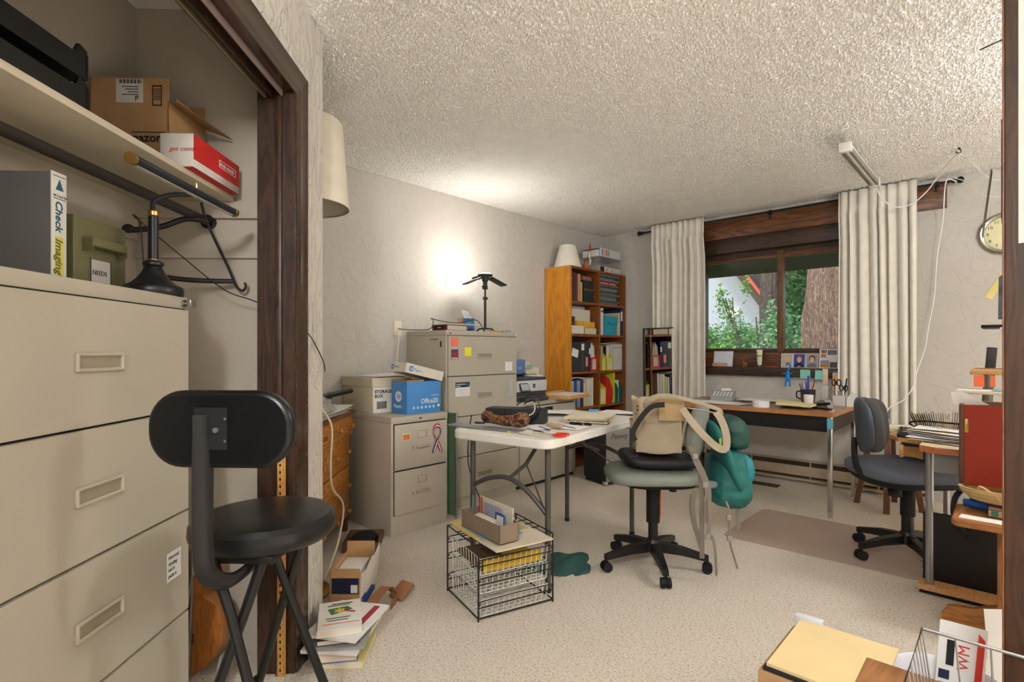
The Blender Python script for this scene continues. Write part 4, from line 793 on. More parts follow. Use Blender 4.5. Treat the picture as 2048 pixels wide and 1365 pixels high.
one('twine_bundle', [tube([(-.055, 0, .014), (-.03, .004, .017), (.0, 0, .015), (.03, .003, .016), (.055, 0, .013)], [.009, .015, .012, .015, .009], 10)], mat('twine', (186, 160, 130), .9, bump=(120, .6, .003)), 'tan bundle of twine lying between two blue pens', 'twine', T(-1.855, 2.325), R(-4))
for k, (x, y, a) in enumerate(((-1.86, 2.505, 10), (-1.82, 2.515, -20), (-1.775, 2.53, 8), (-1.93, 2.48, 40))):
    c = thing('binder_clip', 'black binder clip with wire handles beside the manila folders' if k < 3 else 'small silver binder clip at the end of the row of clips', 'binder clip', T(x, y), R(a), 'binder clips on the folding table')
    ob('spring', prism([(-.012, 0), (.012, 0), (.003, .018), (-.003, .018)], -.02 if k < 3 else -.01, .02 if k < 3 else .01, 'x') , M_black if k < 3 else M_chrome, c)
    for s in (-1, 1): ob('wire_handle', tube([(-.008, s*.004, .016), (-.006, s*.018, .03), (.006, s*.018, .03), (.008, s*.004, .016)], .0011, 5), M_chrome, c)
fz = 0
for k, (L, W, a, m, lbn) in enumerate(((.30, .23, 20, mat('olive folder', (120, 122, 92), .8), 'olive folder at the bottom of the folder pile'), (.31, .24, 17, M_manila, 'manila folder, second in the folder pile'), (.30, .22, 24, mat('grey folder', (150, 150, 140), .8), 'grey folder, third in the folder pile'), (.31, .24, 15, M_manila, 'manila folder, fourth in the folder pile'), (.32, .24, 12, M_cream, 'cream folder on top of the folder pile'))):
    o = one('file_folder', wob(-W/2, W/2, -L/2, L/2, fz + .005, .001, 4, 3, k, .0055), m, lbn, 'folder', T(-1.90, 2.74), R(a + 8), group='folders on the folding table'); fz += .0075
hl = thing('tape_flag_dispenser', 'blue highlighter with a dark cap lying on the cream folder', 'highlighter', T(-1.98, 2.85, fz + .006), R(30))
ob('barrel', rbox(-.01, .05, -.012, .012, .0, .012, .004), mat('aqua plastic', (52, 156, 214), .35), hl); ob('cap', rbox(-.05, -.01, -.005, .005, .002, .009, .003), M_ink, hl)
for k, (x0, y0, a, w, l) in enumerate(((-2.12, 3.02, 12, .28, .22), (-1.95, 3.17, 4, .30, .14), (-2.26, 2.82, 30, .24, .22), (-1.80, 2.45, 8, .14, .22), (-1.95, 2.25, -6, .16, .24))):
    one('loose_paper', wob(-w/2, w/2, -l/2, l/2, .0015 + .0085*k if k < 3 else .0015 + .0008*k, .0035 if k < 3 else .0004, 6, 4, k*2.0), M_white, ('white sheet ruffled at the far left of the folding table', 'white sheet at the far end of the folding table by the tote', 'rumpled white sheet behind the black case', 'white sheet under the binder clips', 'white sheet under the twine bundle')[k], 'paper', T(x0, y0), R(a))
# ------------------------------------------------------------------ wire basket rack
wr = thing('wire_drawer_rack', 'black wire rack with white wire drawers standing on the carpet', 'wire rack', (-1.683, 1.583, 0), R(-17.5))
RX, RY, RZ = -.346, .385, .32
bars = [((x, y, 0), (x, y, RZ)) for x in (RX, 0) for y in (0, RY)]
for a, b_ in bars: ob('upright', cyl(a, b_, .0042, n=8), M_iron, wr)
for y in (0, RY): ob('base_wire', cyl((RX, y, .012), (0, y, .012), .0034, n=8), M_iron, wr)
for x in (RX, 0): ob('base_wire', cyl((x, 0, .012), (x, RY, .012), .0034, n=8), M_iron, wr)
for y in (0, RY): ob('top_wire', cyl((RX, y, RZ), (0, y, RZ), .003, n=8), M_iron, wr)
for x in (RX, 0, RX*.5, RX*.33, RX*.67): ob('top_wire', cyl((x, 0, RZ), (x, RY, RZ), .0026, n=6), M_iron, wr)
for k in range(12): ob('top_wire', cyl((RX, RY*(k+1)/13, RZ), (0, RY*(k+1)/13, RZ), .0018, n=6), M_iron, wr)
for z0 in (.265, .185, .085):
    for x in (RX, 0):
        ob('runner', tube(smoothpath([(x, 0, z0 - .018), (x, .012, z0 - .012), (x, .02, z0), (x, RY - .02, z0), (x, RY - .01, z0 - .012), (x, RY, z0 - .018)], 2), .0028, 6), M_iron, wr)
        ob('runner', cyl((x, 0, z0 - .028), (x, RY, z0 - .028), .0028, n=6), M_iron, wr)
for k, z0 in enumerate((.262, .182, .082)):
    dpt = .075; pr = []
    x0, x1, y0, y1 = RX + .012, -.012, .02, RY - .02
    pr.append(tube([(x0, y0, z0), (x1, y0, z0), (x1, y1, z0), (x0, y1, z0)], .0028, 6, closed=True))
    for j in range(13):
        y = y0 + (y1 - y0)*j/12; pr.append(tube([(x0, y, z0), (x0 + .012, y, z0 - dpt), (x1 - .012, y, z0 - dpt), (x1, y, z0)], .0018, 4))
    for j in range(11):
        x = x0 + .012 + (x1 - x0 - .024)*j/10; pr.append(tube([(x, y0, z0), (x, y0 + .004, z0 - dpt), (x, y1 - .004, z0 - dpt), (x, y1, z0)], .0018, 4))
    ob('wire_drawer', pr, mat('white coated wire', (226, 222, 212), .5), wr)
one('yellow_folder', [box(-.315, -.04, .20, .355, .192, .200), box(-.036, -.0325, .04, .34, .192, .245)], mat('mustard card', (196, 158, 40), .7), 'mustard yellow folder lying in the top wire drawer', 'folder', (-1.683, 1.583, 0), R(-17.5))
one('brown_envelope', box(-.315, -.045, .04, .19, .192, .212), mat('dark brown card', (104, 78, 56), .8), 'dark brown envelope lying in the top wire drawer', 'envelope', (-1.683, 1.583, 0), R(-17.5))
one('poster_board', rotz(box(-.44, .025, -.006, .29, .3245, .330), R(1.5)), mat('poster card', (204, 190, 168), .75), 'large beige poster board lying on top of the wire rack', 'board', (-1.60, 1.60, 0), R(-16))
one('art_card', box(-.36, -.14, .03, .27, .3305, .334), mat('art print', (150, 156, 120), .6, c2=(228, 176, 74), vary=(3.2, .3)), 'printed folder with green and orange patches under the narrow box', 'folder', (-1.60, 1.60, 0), R(-14))
one('art_card', [box(-.34, -.125, .012, .045, .3345, .3365), box(-.135, -.10, .04, .21, .3308, .334)], mat('aqua card', (110, 176, 186), .6), 'aqua edged card peeking out under the narrow box', 'card', (-1.60, 1.60, 0), R(-14))
one('gold_envelope', box(-.395, -.13, -.005, .10, .3305, .3335), mat('gold paper', (218, 182, 92), .7), 'gold envelope sticking out from under the narrow box', 'envelope', (-1.62, 1.60, 0), R(-15))
nb = thing('narrow_box', 'taupe narrow open box holding postcards on the wire rack', 'box', (-1.606, 1.636, .3375), R(-10.5))
M_taupe = mat('taupe card', (128, 110, 92), .7)
ob('tray', [box(-.315, 0, 0, .003, 0, .080), box(-.315, 0, .099, .102, 0, .080), box(-.315, -.312, 0, .102, 0, .08), box(-.003, 0, 0, .102, 0, .08), box(-.315, 0, 0, .102, 0, .003)], M_taupe, nb)
for k, (x0, x1, zt, c, lbn) in enumerate(((-.30, -.03, .135, (206, 196, 176), 'tall cream postcard leaning in the narrow box'), (-.24, -.10, .12, (150, 150, 160), 'grey printed leaflet in the narrow box'), (-.12, -.05, .105, (60, 84, 150), 'blue printed packet in the narrow box'), (-.085, -.04, .10, (200, 196, 184), 'cream packet at the end of the narrow box'))):
    y = .086 - k*.016
    one('postcard', [rot(box(x0, x1, y, y + .004, .004, zt), 'X', R(-3), (0, y, .004))], mat('postcard%d' % k, c, .6, vary=(60, .15)), lbn, 'postcard', (-1.606, 1.636, .3375), R(-10.5))
one('postcard_stripe', [box(-.29, -.282, .0825, .084, .05, .133), box(-.272, -.264, .0825, .084, .05, .133)], mat('brick print', (176, 60, 40), .7), 'brick red striped card at the end of the narrow box', 'card', (-1.606, 1.636, .3375), R(-10.5))
one('folded_leaflet', rot(rbox(-.23, -.09, .01, .05, .052, .075, .004), 'X', R(12), (0, .03, .06)), mat('leaflet', (206, 196, 176), .8), 'cream folded leaflet lying in the narrow box', 'leaflet', (-1.606, 1.636, .3375), R(-10.5))
one('marker_pen', tube([(-.285, .04, .01), (-.30, .055, .14)], .006, 8), mat('grey green', (96, 106, 100), .5), 'grey green marker standing in the narrow box', 'marker', (-1.606, 1.636, .3375), R(-10.5))
# dark green cloth behind the rack
def clothfn(u, v):
    x = -.17 + .36*u; y = -.13 + .27*v
    return (x + .01*math.sin(9*v), y + .012*math.sin(8*u), .012 + .010*math.sin(7*u + 3*v) + .008*math.sin(15*u - 6*v) + .018*(1-abs(2*v-1))*(.5 + .5*math.sin(4*u + 1)))
one('folded_cloth', grid(clothfn, 26, 18, .012), mat('green cloth', (44, 82, 76), .95, bump=(120, .3, .003)), 'dark green cloth folded on the carpet behind the wire rack', 'cloth', (-1.83, 2.28, .002), R(38))
# guitar amplifier beneath the table
am = thing('guitar_amplifier', 'black guitar amplifier with grey grille cloth and metal corners on the floor', 'amplifier', (-2.573, 3.922, 0), R(73))
ob('cabinet', rbox(0, .47, 0, .30, .01, .50, .006), mat('amp tolex', (44, 46, 50), .8, bump=(220, .3, .002)), am)
ob('grille', box(.012, .458, -.004, 0, .03, .48), mat('grille cloth', (150, 146, 136), .9, bump=(300, .6, .002), vary=(220, .2)), am)
obs('corner', [rbox(-.004, .03, -.006, .03, .004, .034, .004), rbox(.44, .474, -.006, .03, .004, .034, .004), rbox(-.004, .02, .275, .304, .004, .034, .004)], mat('corner metal', (212, 200, 176), .4, .4), am)
text('Peavey', .07, mat('amp badge', (70, 66, 62), .5), am, (.06, -.006, .40), FACE_NY, shear=.3)
obs('foot', [cyl((x, y, 0), (x, y, .012), .014, n=10) for x in (.04, .43) for y in (.04, .26)], M_black, am)
one('grey_extension_cord', tube(smoothpath([(-2.55, 2.62, .0), (-2.75, 2.66, .03), (-2.95, 2.68, .30), (-2.93, 2.66, .55), (-2.90, 2.66, .70)], 5), .004, 6), M_black, 'black cord hanging behind the folding table', 'cord')
# ------------------------------------------------------------------ bookcase
bc = thing('bookcase', 'tall honey oak bookcase with two columns of shelves in the room corner', 'bookcase', (-3.496, 4.228, 0))
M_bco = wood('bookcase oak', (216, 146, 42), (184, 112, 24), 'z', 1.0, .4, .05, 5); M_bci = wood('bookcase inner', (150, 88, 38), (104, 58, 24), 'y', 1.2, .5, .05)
BW, BD, BH = 1.032, .32, 2.018
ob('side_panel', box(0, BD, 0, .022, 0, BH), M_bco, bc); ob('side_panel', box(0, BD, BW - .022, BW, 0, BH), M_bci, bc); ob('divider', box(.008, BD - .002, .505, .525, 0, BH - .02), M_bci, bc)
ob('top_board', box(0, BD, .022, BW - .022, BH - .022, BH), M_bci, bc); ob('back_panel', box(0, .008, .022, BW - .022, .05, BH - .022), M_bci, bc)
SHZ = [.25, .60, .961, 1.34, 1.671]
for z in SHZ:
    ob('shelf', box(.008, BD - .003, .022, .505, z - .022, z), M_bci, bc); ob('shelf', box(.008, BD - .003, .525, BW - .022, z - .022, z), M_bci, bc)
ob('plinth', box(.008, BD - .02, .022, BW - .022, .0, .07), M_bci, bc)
SHZ = [z + .001 for z in SHZ]
BX, BY = -3.496, 4.228
L0, R0 = BY + .024, BY + .527          # left and right columns start
def shelfbook(y, w, h, d, z, c, label, lean=0, cat='book', name='book', xf_=.30, band=None, grp=None):
    t = thing(name, label, cat, (BX + xf_, y, z), 0, grp, rot=(R(-lean), 0, 0))
    m = mat('spine %s' % (c,), c, .55); ob('cover', [box(-d, 0, 0, .002, 0, h), box(-d, 0, w - .002, w, 0, h), rbox(-.004, 0, 0, w, 0, h, .0015, 1)], m, t)
    ob('pages', box(-d + .003, -.004, .002, w - .002, .003, h - .004), MATS.get('page edge') or M_cream, t)
    if band: ob('spine_label', box(0, .0008, w*.12, w*.88, h*band[0], h*band[1]), band[2], t)
    return t
# top left: upright books
y = L0 + .012
for w, h, c, n, ln in ((.016, .24, (206, 176, 60), 'slim yellow', 0), (.030, .29, (74, 46, 78), 'tall plum', 0), (.028, .285, (92, 44, 60), 'maroon', 0), (.030, .275, (110, 60, 52), 'brick brown', 0), (.045, .28, (190, 150, 112), 'thick tan', 0), (.028, .20, (214, 172, 108), 'squat golden', 0)):
    shelfbook(y, w, h, .20, SHZ[4], c, n + ' book upright on the top left bookcase shelf', ln, grp='books on the top shelf'); y += w + .003
y += .02
for k in range(4): shelfbook(y, .042, .225, .20, SHZ[4], (36, 46, 42), 'dark green gilt encyclopedia volume standing on the top left shelf', 0, grp='matching encyclopedia volumes', band=(.55, .62, M_brass)); y += .043
for k in range(2): one('book', box(BX + .08, BX + .28, y - .16, y - .005, SHZ[4] + .226 + k*.022, SHZ[4] + .246 + k*.022), mat('brown book', (150, 106, 84), .6), ('brown book lying across the green volumes, lower of two', 'brown book lying across the green volumes, upper of two')[k], 'book', group='books on the top shelf')
# top right: stack of lying books
z = SHZ[4]
for k in range(13):
    t = .024 if k != 9 else .036; red = k == 9
    L = .36 + .03*math.sin(k*2.1); yy = R0 + .03 + .02*math.sin(k*1.7)
    b = thing('lying_book', 'red hardback book with white spine lettering in the lying stack' if red else 'grey green bound volume lying in the stack on the top right shelf', 'book', (BX + .285 + .012*math.sin(k*3.3), yy, z), 0, 'bound volumes lying in a stack')
    ob('cover', [box(-.20, 0, 0, L, 0, .002), box(-.20, 0, 0, L, t - .004, t - .002), rbox(-.006, 0, 0, L, 0, t - .002, .0025, 2)], M_red if red else mat('volume green%d' % (k % 4), ((96, 106, 100), (78, 88, 84), (116, 124, 116), (88, 100, 92))[k % 4], .5), b); ob('pages', box(-.195, -.004, .003, L - .003, .002, t - .003), M_cream, b)
    if red: obs('title_line', [box(0, .0008, .03, .17, .014, .020), box(0, .0008, .20, .33, .014, .020)], M_white, b)
    z += t
# second row left: boxes and binder lying
zz = SHZ[3]
one('card_sheet', box(BX + .20, BX + .22, L0 + .13, L0 + .455, zz, zz + .26), mat('off white card', (220, 212, 198), .8), 'large off white card standing behind the small boxes', 'card'); 
one('white_case', rbox(BX + .03, BX + .17, L0 + .14, L0 + .43, zz + .24 - .24, zz + .30, .003), mat('case grey white', (206, 202, 196), .6), 'grey white upright case at the back of the second left shelf', 'case')
def openbox(name, x0, y0, w, d, h, z, m, label):
    t = thing(name, label, 'box', (x0, y0, z)); ob('tray', [box(0, d, 0, .003, 0, h), box(0, d, w - .003, w, 0, h), box(0, .003, 0, w, 0, h), box(d - .003, d, 0, w, 0, h), box(0, d, 0, w, 0, .003)], m, t); return t
openbox('small_box', BX + .222, L0 + .01, .215, .085, .085, zz, mat('box white', (222, 218, 206), .7), 'white open box of supplies on the second left shelf')
openbox('small_box', BX + .222, L0 + .235, .21, .085, .065, zz, mat('box cream', (214, 202, 170), .7), 'cream open box beside the white one on the second left shelf')
one('yellow_box', rbox(BX + .235, BX + .30, L0 + .23, L0 + .43, zz + .066, zz + .13, .002), mat('box yellow', (222, 168, 44), .6), 'golden yellow box standing on the cream box', 'box')
one('yellow_box', rbox(BX + .235, BX + .30, L0 + .12, L0 + .222, zz + .086, zz + .135, .002), mat('box yellow', (222, 168, 44), .6), 'golden yellow packet standing on the white box', 'box')
for k, (yy, h, c, n) in enumerate(((.03, .12, (70, 68, 66), 'grey stapler standing in the white box'), (.06, .14, (40, 38, 40), 'black tool standing in the white box'), (.09, .15, (90, 84, 80), 'grey tool standing in the white box'), (.125, .11, (200, 190, 180), 'pale packet standing in the white box'))):
    one('office_tool', rot(rbox(BX + .245, BX + .275, L0 + yy, L0 + yy + .022, zz + .008, zz + h + .03, .004), 'X', R(4 - 3*k), (0, L0 + yy, zz)), mat('tool%d' % k, c, .5), n, 'tool')
# second row right
shelfbook(R0 + .004, .022, .28, .25, zz, (168, 150, 160), 'mauve folder at the left of the second right shelf', 0, 'folder', 'folder')
shelfbook(R0 + .034, .05, .29, .26, zz, (214, 212, 210), 'white ring binder standing on the second right shelf', 0, 'binder', 'ring_binder', band=(.85, .9, M_ink))
one('white_case', rbox(BX + .012, BX + .045, R0 + .12, R0 + .36, zz, zz + .295, .004), mat('case grey white', (206, 202, 196), .6), 'white case at the back of the second right shelf', 'case')
tb2 = thing('fabric_bin', 'turquoise fabric storage bin with a handle on the second right shelf', 'storage bin', (BX + .30, R0 + .10, zz))
M_turq = mat('turquoise fabric', (46, 156, 178), .85, bump=(160, .3, .002))
ob('bin', [prism([(0.0, 0), (.24, 0), (.27, .20), (.015, .205)], -.16, 0, 'x')], M_turq, tb2); ob('handle', tube(smoothpath([(.002, .08, .145), (.012, .10, .128), (.014, .17, .122), (.012, .23, .13), (.002, .24, .147)], 3), 0, 4, flat=(.024, .004)), M_turq, tb2)
ob('rim', rbox(.0, .003, .012, .272, .185, .205, .001), M_turq, tb2)
for k, (yy, w, h, c, n) in enumerate(((.375, .02, .25, (222, 204, 160), 'manila folder beside the turquoise bin'), (.40, .018, .255, (230, 216, 176), 'pale manila folder beside the navy binder'))): shelfbook(R0 + yy, w, h, .25, zz, c, n, 0, 'folder', 'folder')
shelfbook(R0 + .428, .045, .30, .26, zz, (34, 48, 100), 'navy ring binder at the right of the second right shelf', 0, 'binder', 'ring_binder', band=(.55, .9, M_white))
# third row left
zz = SHZ[2]
shelfbook(L0 + .004, .018, .33, .25, zz, (120, 150, 170), 'pale blue folder at the left of the third shelf', 0, 'folder', 'folder')
b = shelfbook(L0 + .028, .15, .30, .27, zz, (42, 44, 46), 'wide black ring binder with a white note on its spine', 0, 'binder', 'ring_binder'); ob('note', rot(box(.001, .0022, .0, .105, .15, .23), 'X', R(-14), (0, .05, .19)), M_white, b); ob('finger_hole', cyl((0, .07, .02), (.0015, .07, .02), .008), M_chrome, b)
b = shelfbook(L0 + .182, .062, .30, .27, zz, (60, 62, 64), 'charcoal ring binder with a white spine label', 0, 'binder', 'ring_binder', band=(.72, .94, M_white))
b = shelfbook(L0 + .247, .07, .30, .27, zz, (48, 50, 52), 'black ring binder with an orange spine label', 0, 'binder', 'ring_binder'); ob('spine_label', box(0, .001, .018, .055, .05, .145), mat('orange label', (240, 150, 110), .7), b)
shelfbook(L0 + .32, .028, .295, .27, zz, (44, 44, 96), 'indigo ring binder beside the red magazine file', 0, 'binder', 'ring_binder', band=(.6, .8, M_white))
one('lying_papers', wob(BX + .06, BX + .28, L0 + .03, L0 + .24, zz + .303, .02, 5, 4, 0, .004), M_navy, 'dark plastic sleeve lying on top of the black binders', 'sleeve')
def magfile(y, w, z, c, label, h=.25, hb=.14, papers=M_white):
    t = thing('magazine_file', label, 'magazine file', (BX + .30, y, z), 0, 'card magazine files in the bookcase'); m = mat('magfile %s' % (c,), c, .55)
    ob('side', prism([(-.24, 0), (0, 0), (0, hb), (-.10, h), (-.24, h)], 0, .003, 'y'), m, t); ob('side', prism([(-.24, 0), (0, 0), (0, hb), (-.10, h), (-.24, h)], w - .003, w, 'y'), m, t)
    ob('front', box(-.003, 0, 0, w, 0, hb), m, t); ob('back', box(-.24, -.237, 0, w, 0, h), m, t); ob('label', box(0, .001, w*.25, w*.75, hb*.12, hb*.88), mat('file label', (206, 200, 184), .8), t)
    return t
magfile(L0 + .352, .125, zz, (206, 40, 38), 'red magazine file stuffed with white papers')
for k in range(5): one('filed_paper', rot(box(BX + .10, BX + .285, L0 + .362 + k*.022, L0 + .370 + k*.022, zz + .004, zz + .25 + .02*(k % 3)), 'X', R(-3 + 2*k), (0, L0 + .36 + k*.022, zz)), M_white if k % 2 else M_cream, 'bundle of papers standing in the red magazine file', 'paper', group='papers in the red magazine file')
# third row right
sp2 = thing('spiral_notebook', 'spiral bound notebook with an orange wire on the third right shelf', 'notebook', (BX + .30, R0 + .004, zz)); ob('cover', box(-.22, 0, 0, .022, 0, .28), M_ink, sp2); ob('spiral', [tube([(.004 + .006*math.cos(R(a)), .011 + .010*math.sin(R(a)), .012 + k*.0165) for a in range(0, 360, 45)], .0016, 4, closed=True) for k in range(16)], mat('copper wire', (206, 106, 60), .4, .3), sp2)
magfile(R0 + .055, .075, zz, (226, 208, 46), 'narrow yellow magazine file on the third right shelf'); magfile(R0 + .145, .125, zz, (230, 214, 52), 'wide yellow magazine file on the third right shelf')
for k in range(3): one('filed_paper', rot(box(BX + .09, BX + .28, R0 + .065 + k*.02, R0 + .072 + k*.02, zz + .004, zz + .26), 'X', R(.5), (0, R0 + .06 + k*.02, zz)), (M_brownl, M_cream, M_card)[k], ('brown booklet in the narrow yellow magazine file', 'cream booklet in the narrow yellow magazine file', 'tan booklet in the narrow yellow magazine file')[k], 'booklet')
for k in range(3): one('filed_paper', rot(box(BX + .09, BX + .28, R0 + .16 + k*.025, R0 + .168 + k*.025, zz + .004, zz + .26), 'X', R(.5), (0, R0 + .16, zz)), (M_ink, M_cream, M_white)[k], ('dark booklet in the wide yellow magazine file', 'cream booklet in the wide yellow magazine file', 'white booklet in the wide yellow magazine file')[k], 'booklet')
for k in range(4): shelfbook(R0 + .278 + k*.046, .043, .285, .27, zz, (212, 210, 206), 'white ring binder standing beside the yellow magazine files', 0, 'binder', 'ring_binder', grp='white binders on the third right shelf', band=(.84, .87, M_grey))
one('lying_papers', wob(BX + .08, BX + .29, R0 + .01, R0 + .46, zz + .288, .006, 5, 4, 0, .004), M_cream, 'cream papers lying across the white binders', 'paper')
# fourth row left
zz = SHZ[1]
y = L0 + .01
for w, h, c, n, cat in ((.05, .27, (170, 172, 178), 'grey ring binder at the left of the fourth shelf', 'binder'), (.045, .275, (34, 76, 160), 'royal blue ring binder on the fourth left shelf', 'binder'), (.055, .27, (150, 152, 160), 'mid grey ring binder between two blue ones', 'binder'), (.05, .28, (38, 54, 104), 'dark blue ring binder on the fourth left shelf', 'binder'), (.03, .24, (222, 206, 160), 'pale manila folder beside the dark blue binder', 'folder'), (.03, .25, (214, 196, 150), 'manila folder in the middle of the fourth shelf', 'folder'), (.028, .28, (228, 214, 186), 'cream folder on the fourth left shelf', 'folder'), (.04, .285, (206, 204, 206), 'white folder on the fourth left shelf', 'folder'), (.03, .29, (224, 208, 176), 'wide cream folder at the right of the fourth shelf', 'folder')):
    shelfbook(y, w, h, .25, zz, c, n, 0, cat, 'ring_binder' if cat == 'binder' else 'folder'); y += w + .004
one('curled_papers', grid(lambda u, v: (BX + .05 + .24*v, L0 + .01 + .24*u, zz + .284 + .02*math.sin(3.1*u)), 10, 4, .006), M_cream, 'curled cream papers lying on the blue binders', 'paper')
# fourth row right
magfile(R0 + .006, .13, zz, (214, 204, 44), 'lime yellow magazine file on the fourth right shelf', .25, .17)
one('red_folder', xf(prism([(0, 0), (.10, 0), (.13, .06), (.13, .15), (.06, .27), (.0, .30), (-.004, .25), (.0, .1)], 0, .22, 'x'), Matrix.Translation((BX + .075, R0 + .148, zz))), mat('red nylon', (190, 30, 30), .7, bump=(30, .3, .006)), 'red nylon folder slumped on the fourth right shelf', 'folder')
shelfbook(R0 + .29, .022, .33, .25, zz, (202, 216, 40), 'tall lime green binder on the fourth right shelf', 0, 'binder', 'ring_binder')
for k, (yy, a) in enumerate(((.318, 0), (.406, -4))):
    one('green_file', xf(prism([(0, 0), (.07, 0), (.074, .15), (.03, .21), (0, .22)], 0, .22, 'x'), Matrix.Translation((BX + .075, R0 + yy, zz))), mat('bottle green', (20, 86, 78), .6), ('bottle green card file holding a white sheet', 'bottle green card file at the right of the fourth shelf')[k], 'magazine file')
one('filed_paper', box(BX + .09, BX + .29, R0 + .3995, R0 + .405, zz + .0, zz + .245), M_white, 'white sheet standing in the bottle green card file', 'paper')
# things on top of the bookcase
ls = thing('loose_lampshade', 'white cone lampshade standing on top of the bookcase', 'lampshade', (-3.34, 4.40, BH)); ob('shade', lathe([(.142, 0), (.145, .004), (.082, .235), (.078, .238), (.079, .232), (.140, .008)], 40, capb=False, capt=False), mat('shade white', (232, 226, 212), .9), ls); ob('ring', tube([(.079*math.cos(R(a)), .079*math.sin(R(a)), .232) for a in range(0, 360, 15)], .002, 5, closed=True), M_brass, ls)
fg = thing('table_flag', 'small red and white flag on a stick in a clay vase', 'flag', (-3.25, 4.60, BH)); ob('vase', lathe([(.022, 0), (.034, .02), (.038, .045), (.024, .07), (.02, .085), (.028, .095)], 20), mat('terracotta', (176, 108, 74), .7), fg)
ob('stick', cyl((0, .0, .05), (.0, .075, .29), .0025, n=6), M_ink, fg); ob('red_half', grid(lambda u, v: (.006*math.sin(6*u), .075 - .022*(1-v)*.8 - .0 + .045*u*1.0 - .03*u, .29 - .062*(1-v) - .105*u - .01), 6, 4, .001, (1, 0, 0)), mat('flag red', (206, 36, 44), .7), fg); ob('white_half', grid(lambda u, v: (.006*math.sin(6*u), .0575 - .02*(1-v) + .04*u, .215 - .06*(1-v) - .10*u), 6, 4, .001, (1, 0, 0)), mat('flag white', (236, 232, 228), .7), fg)
bx = thing('acrylic_case', 'clear acrylic shelf riser on the right of the bookcase top', 'riser', (-3.46, 4.765, BH)); 
for nm, p in (('side', box(0, .26, 0, .003, 0, .165)), ('side', box(0, .26, .447, .45, 0, .165)), ('shelf', box(0, .26, 0, .45, .162, .165))): ob(nm, p, M_clear, bx)
b = thing('wide_binder', 'white wide binder with coloured spine stripes lying on the acrylic riser', 'binder', (-3.20, 4.78, BH + .1655)); ob('cover', [box(-.24, 0, 0, .42, 0, .003), box(-.24, 0, 0, .42, .087, .09), rbox(-.005, 0, 0, .42, 0, .09, .002)], M_prw, b); ob('pages', box(-.23, -.02, .01, .41, .003, .075), M_white, b)
for k, c in enumerate(((96, 130, 190), (214, 150, 90), (200, 84, 60), (120, 160, 140))): ob('spine_stripe', box(0, .001, .035 + k*.04, .06 + k*.04, .012, .078), mat('stripe%d' % k, c, .6), b)
b = thing('wide_binder', 'grey binder with coloured dots lying under the acrylic riser', 'binder', (-3.20, 4.79, BH)); ob('cover', [rbox(-.23, 0, 0, .41, 0, .058, .003)], mat('binder pale', (196, 192, 184), .6), b); ob('end', box(.0, .001, .0, .07, .002, .056), M_ink, b)
for k, c in enumerate(((206, 80, 60), (226, 190, 70), (90, 150, 110))): ob('dot', cyl((0, .12 + k*.05, .028), (.001, .12 + k*.05, .028), .012, n=12), mat('dot%d' % k, c, .6), b)
# ------------------------------------------------------------------ mirror leaning by the curtain
mi = thing('leaning_mirror', 'tall narrow mirror with a worn dark frame standing by the curtain', 'mirror', (-2.665, 5.07, 0), rot=(R(1.0), 0, R(-12)))
ob('backing', box(-.19, .19, .0, .018, .0, 1.41), M_dark, mi); ob('glass', box(-.172, .186, -.003, 0, .015, 1.398), mat('mirror silver', (225, 228, 226), .02, 1), mi)
ob('frame_side', rbox(-.192, -.168, -.012, .018, 0, 1.41, .003), wood('worn frame', (70, 58, 46), (36, 28, 22), 'z', 3, .6), mi); ob('frame_side', rbox(.180, .192, -.008, .018, 0, 1.41, .002), M_cream, mi); ob('frame_top', rbox(-.192, .192, -.010, .018, 1.396, 1.41, .002), MATS['worn frame'], mi)
# ------------------------------------------------------------------ curtains
M_curt = mat('curtain linen', (228, 221, 207), .95, bump=(150, .25, .002), sheen=.2)
cr = thing('curtain_rod', 'long black curtain rod with ball finials above the window', 'curtain rod', (0, 5.165, 2.443))
ob('rod', cyl((-2.90, 0, 0), (-.33, 0, 0), .0095, n=12), M_black, cr)
for s, x in ((-1, -2.90), (1, -.33)):
    ob('finial', [xf(lathe([(.010, 0), (.018, .006), (.018, .012), (.010, .018), (.011, .026), (.022, .034), (.026, .048), (.022, .062), (.010, .07)], 16), Matrix.Translation((x, 0, 0)) @ Matrix.Rotation(R(90*s), 4, 'Y'))], M_black, cr)
for x in (-2.80, -1.63, -.42): ob('bracket', [rbox(x - .008, x + .008, .0, .10, -.012, .012, .003), rbox(x - .012, x + .012, .055, .0595, -.05, .03, .002)], M_black, cr)
ob('pull_wand', cyl((-2.79, -.01, -.09), (-2.80, -.01, .0), .003, n=6), M_black, cr)
def curtain(x0, x1, zb, seed, label):
    rn = random.Random(seed); nf = int((x1 - x0)/.062); ph = [rn.uniform(0, 6.28) for _ in range(4)]
    def fn(u, v):
        z = zb + (2.492 - zb)*v; p = u*nf*2*math.pi
        gather = 1 - .12*(1 - v)*0
        amp = .030 + .012*math.sin(3*u*6 + ph[0]) if v < .93 else .016
        w = math.sin(p + .8*math.sin(2.3*u*6 + ph[1]) + .35*math.sin(3*v + ph[2])); w = math.copysign(abs(w)**.8, w)
        x = x0 + (x1 - x0)*u + .010*math.cos(p + ph[3]) + .012*(1-v)*math.sin(5*u + ph[2])
        off = -.002
        if z > 2.30: off = -.034; amp = min(amp, .016)
        elif z > 2.1: off = -.034 + .032*(2.30 - z)/.2
        return (x, 5.165 + amp*w + off, z)
    t = tag(ob('curtain', grid(fn, nf*12, 40, 0), M_curt, angle=80), label, 'curtain', 'gathered linen curtains')
    t.modifiers.new('thick', 'SOLIDIFY').thickness = .0015
    return t
curtain(-2.775, -2.205, .47, 3, 'narrow off white linen curtain between the mirror and the window')
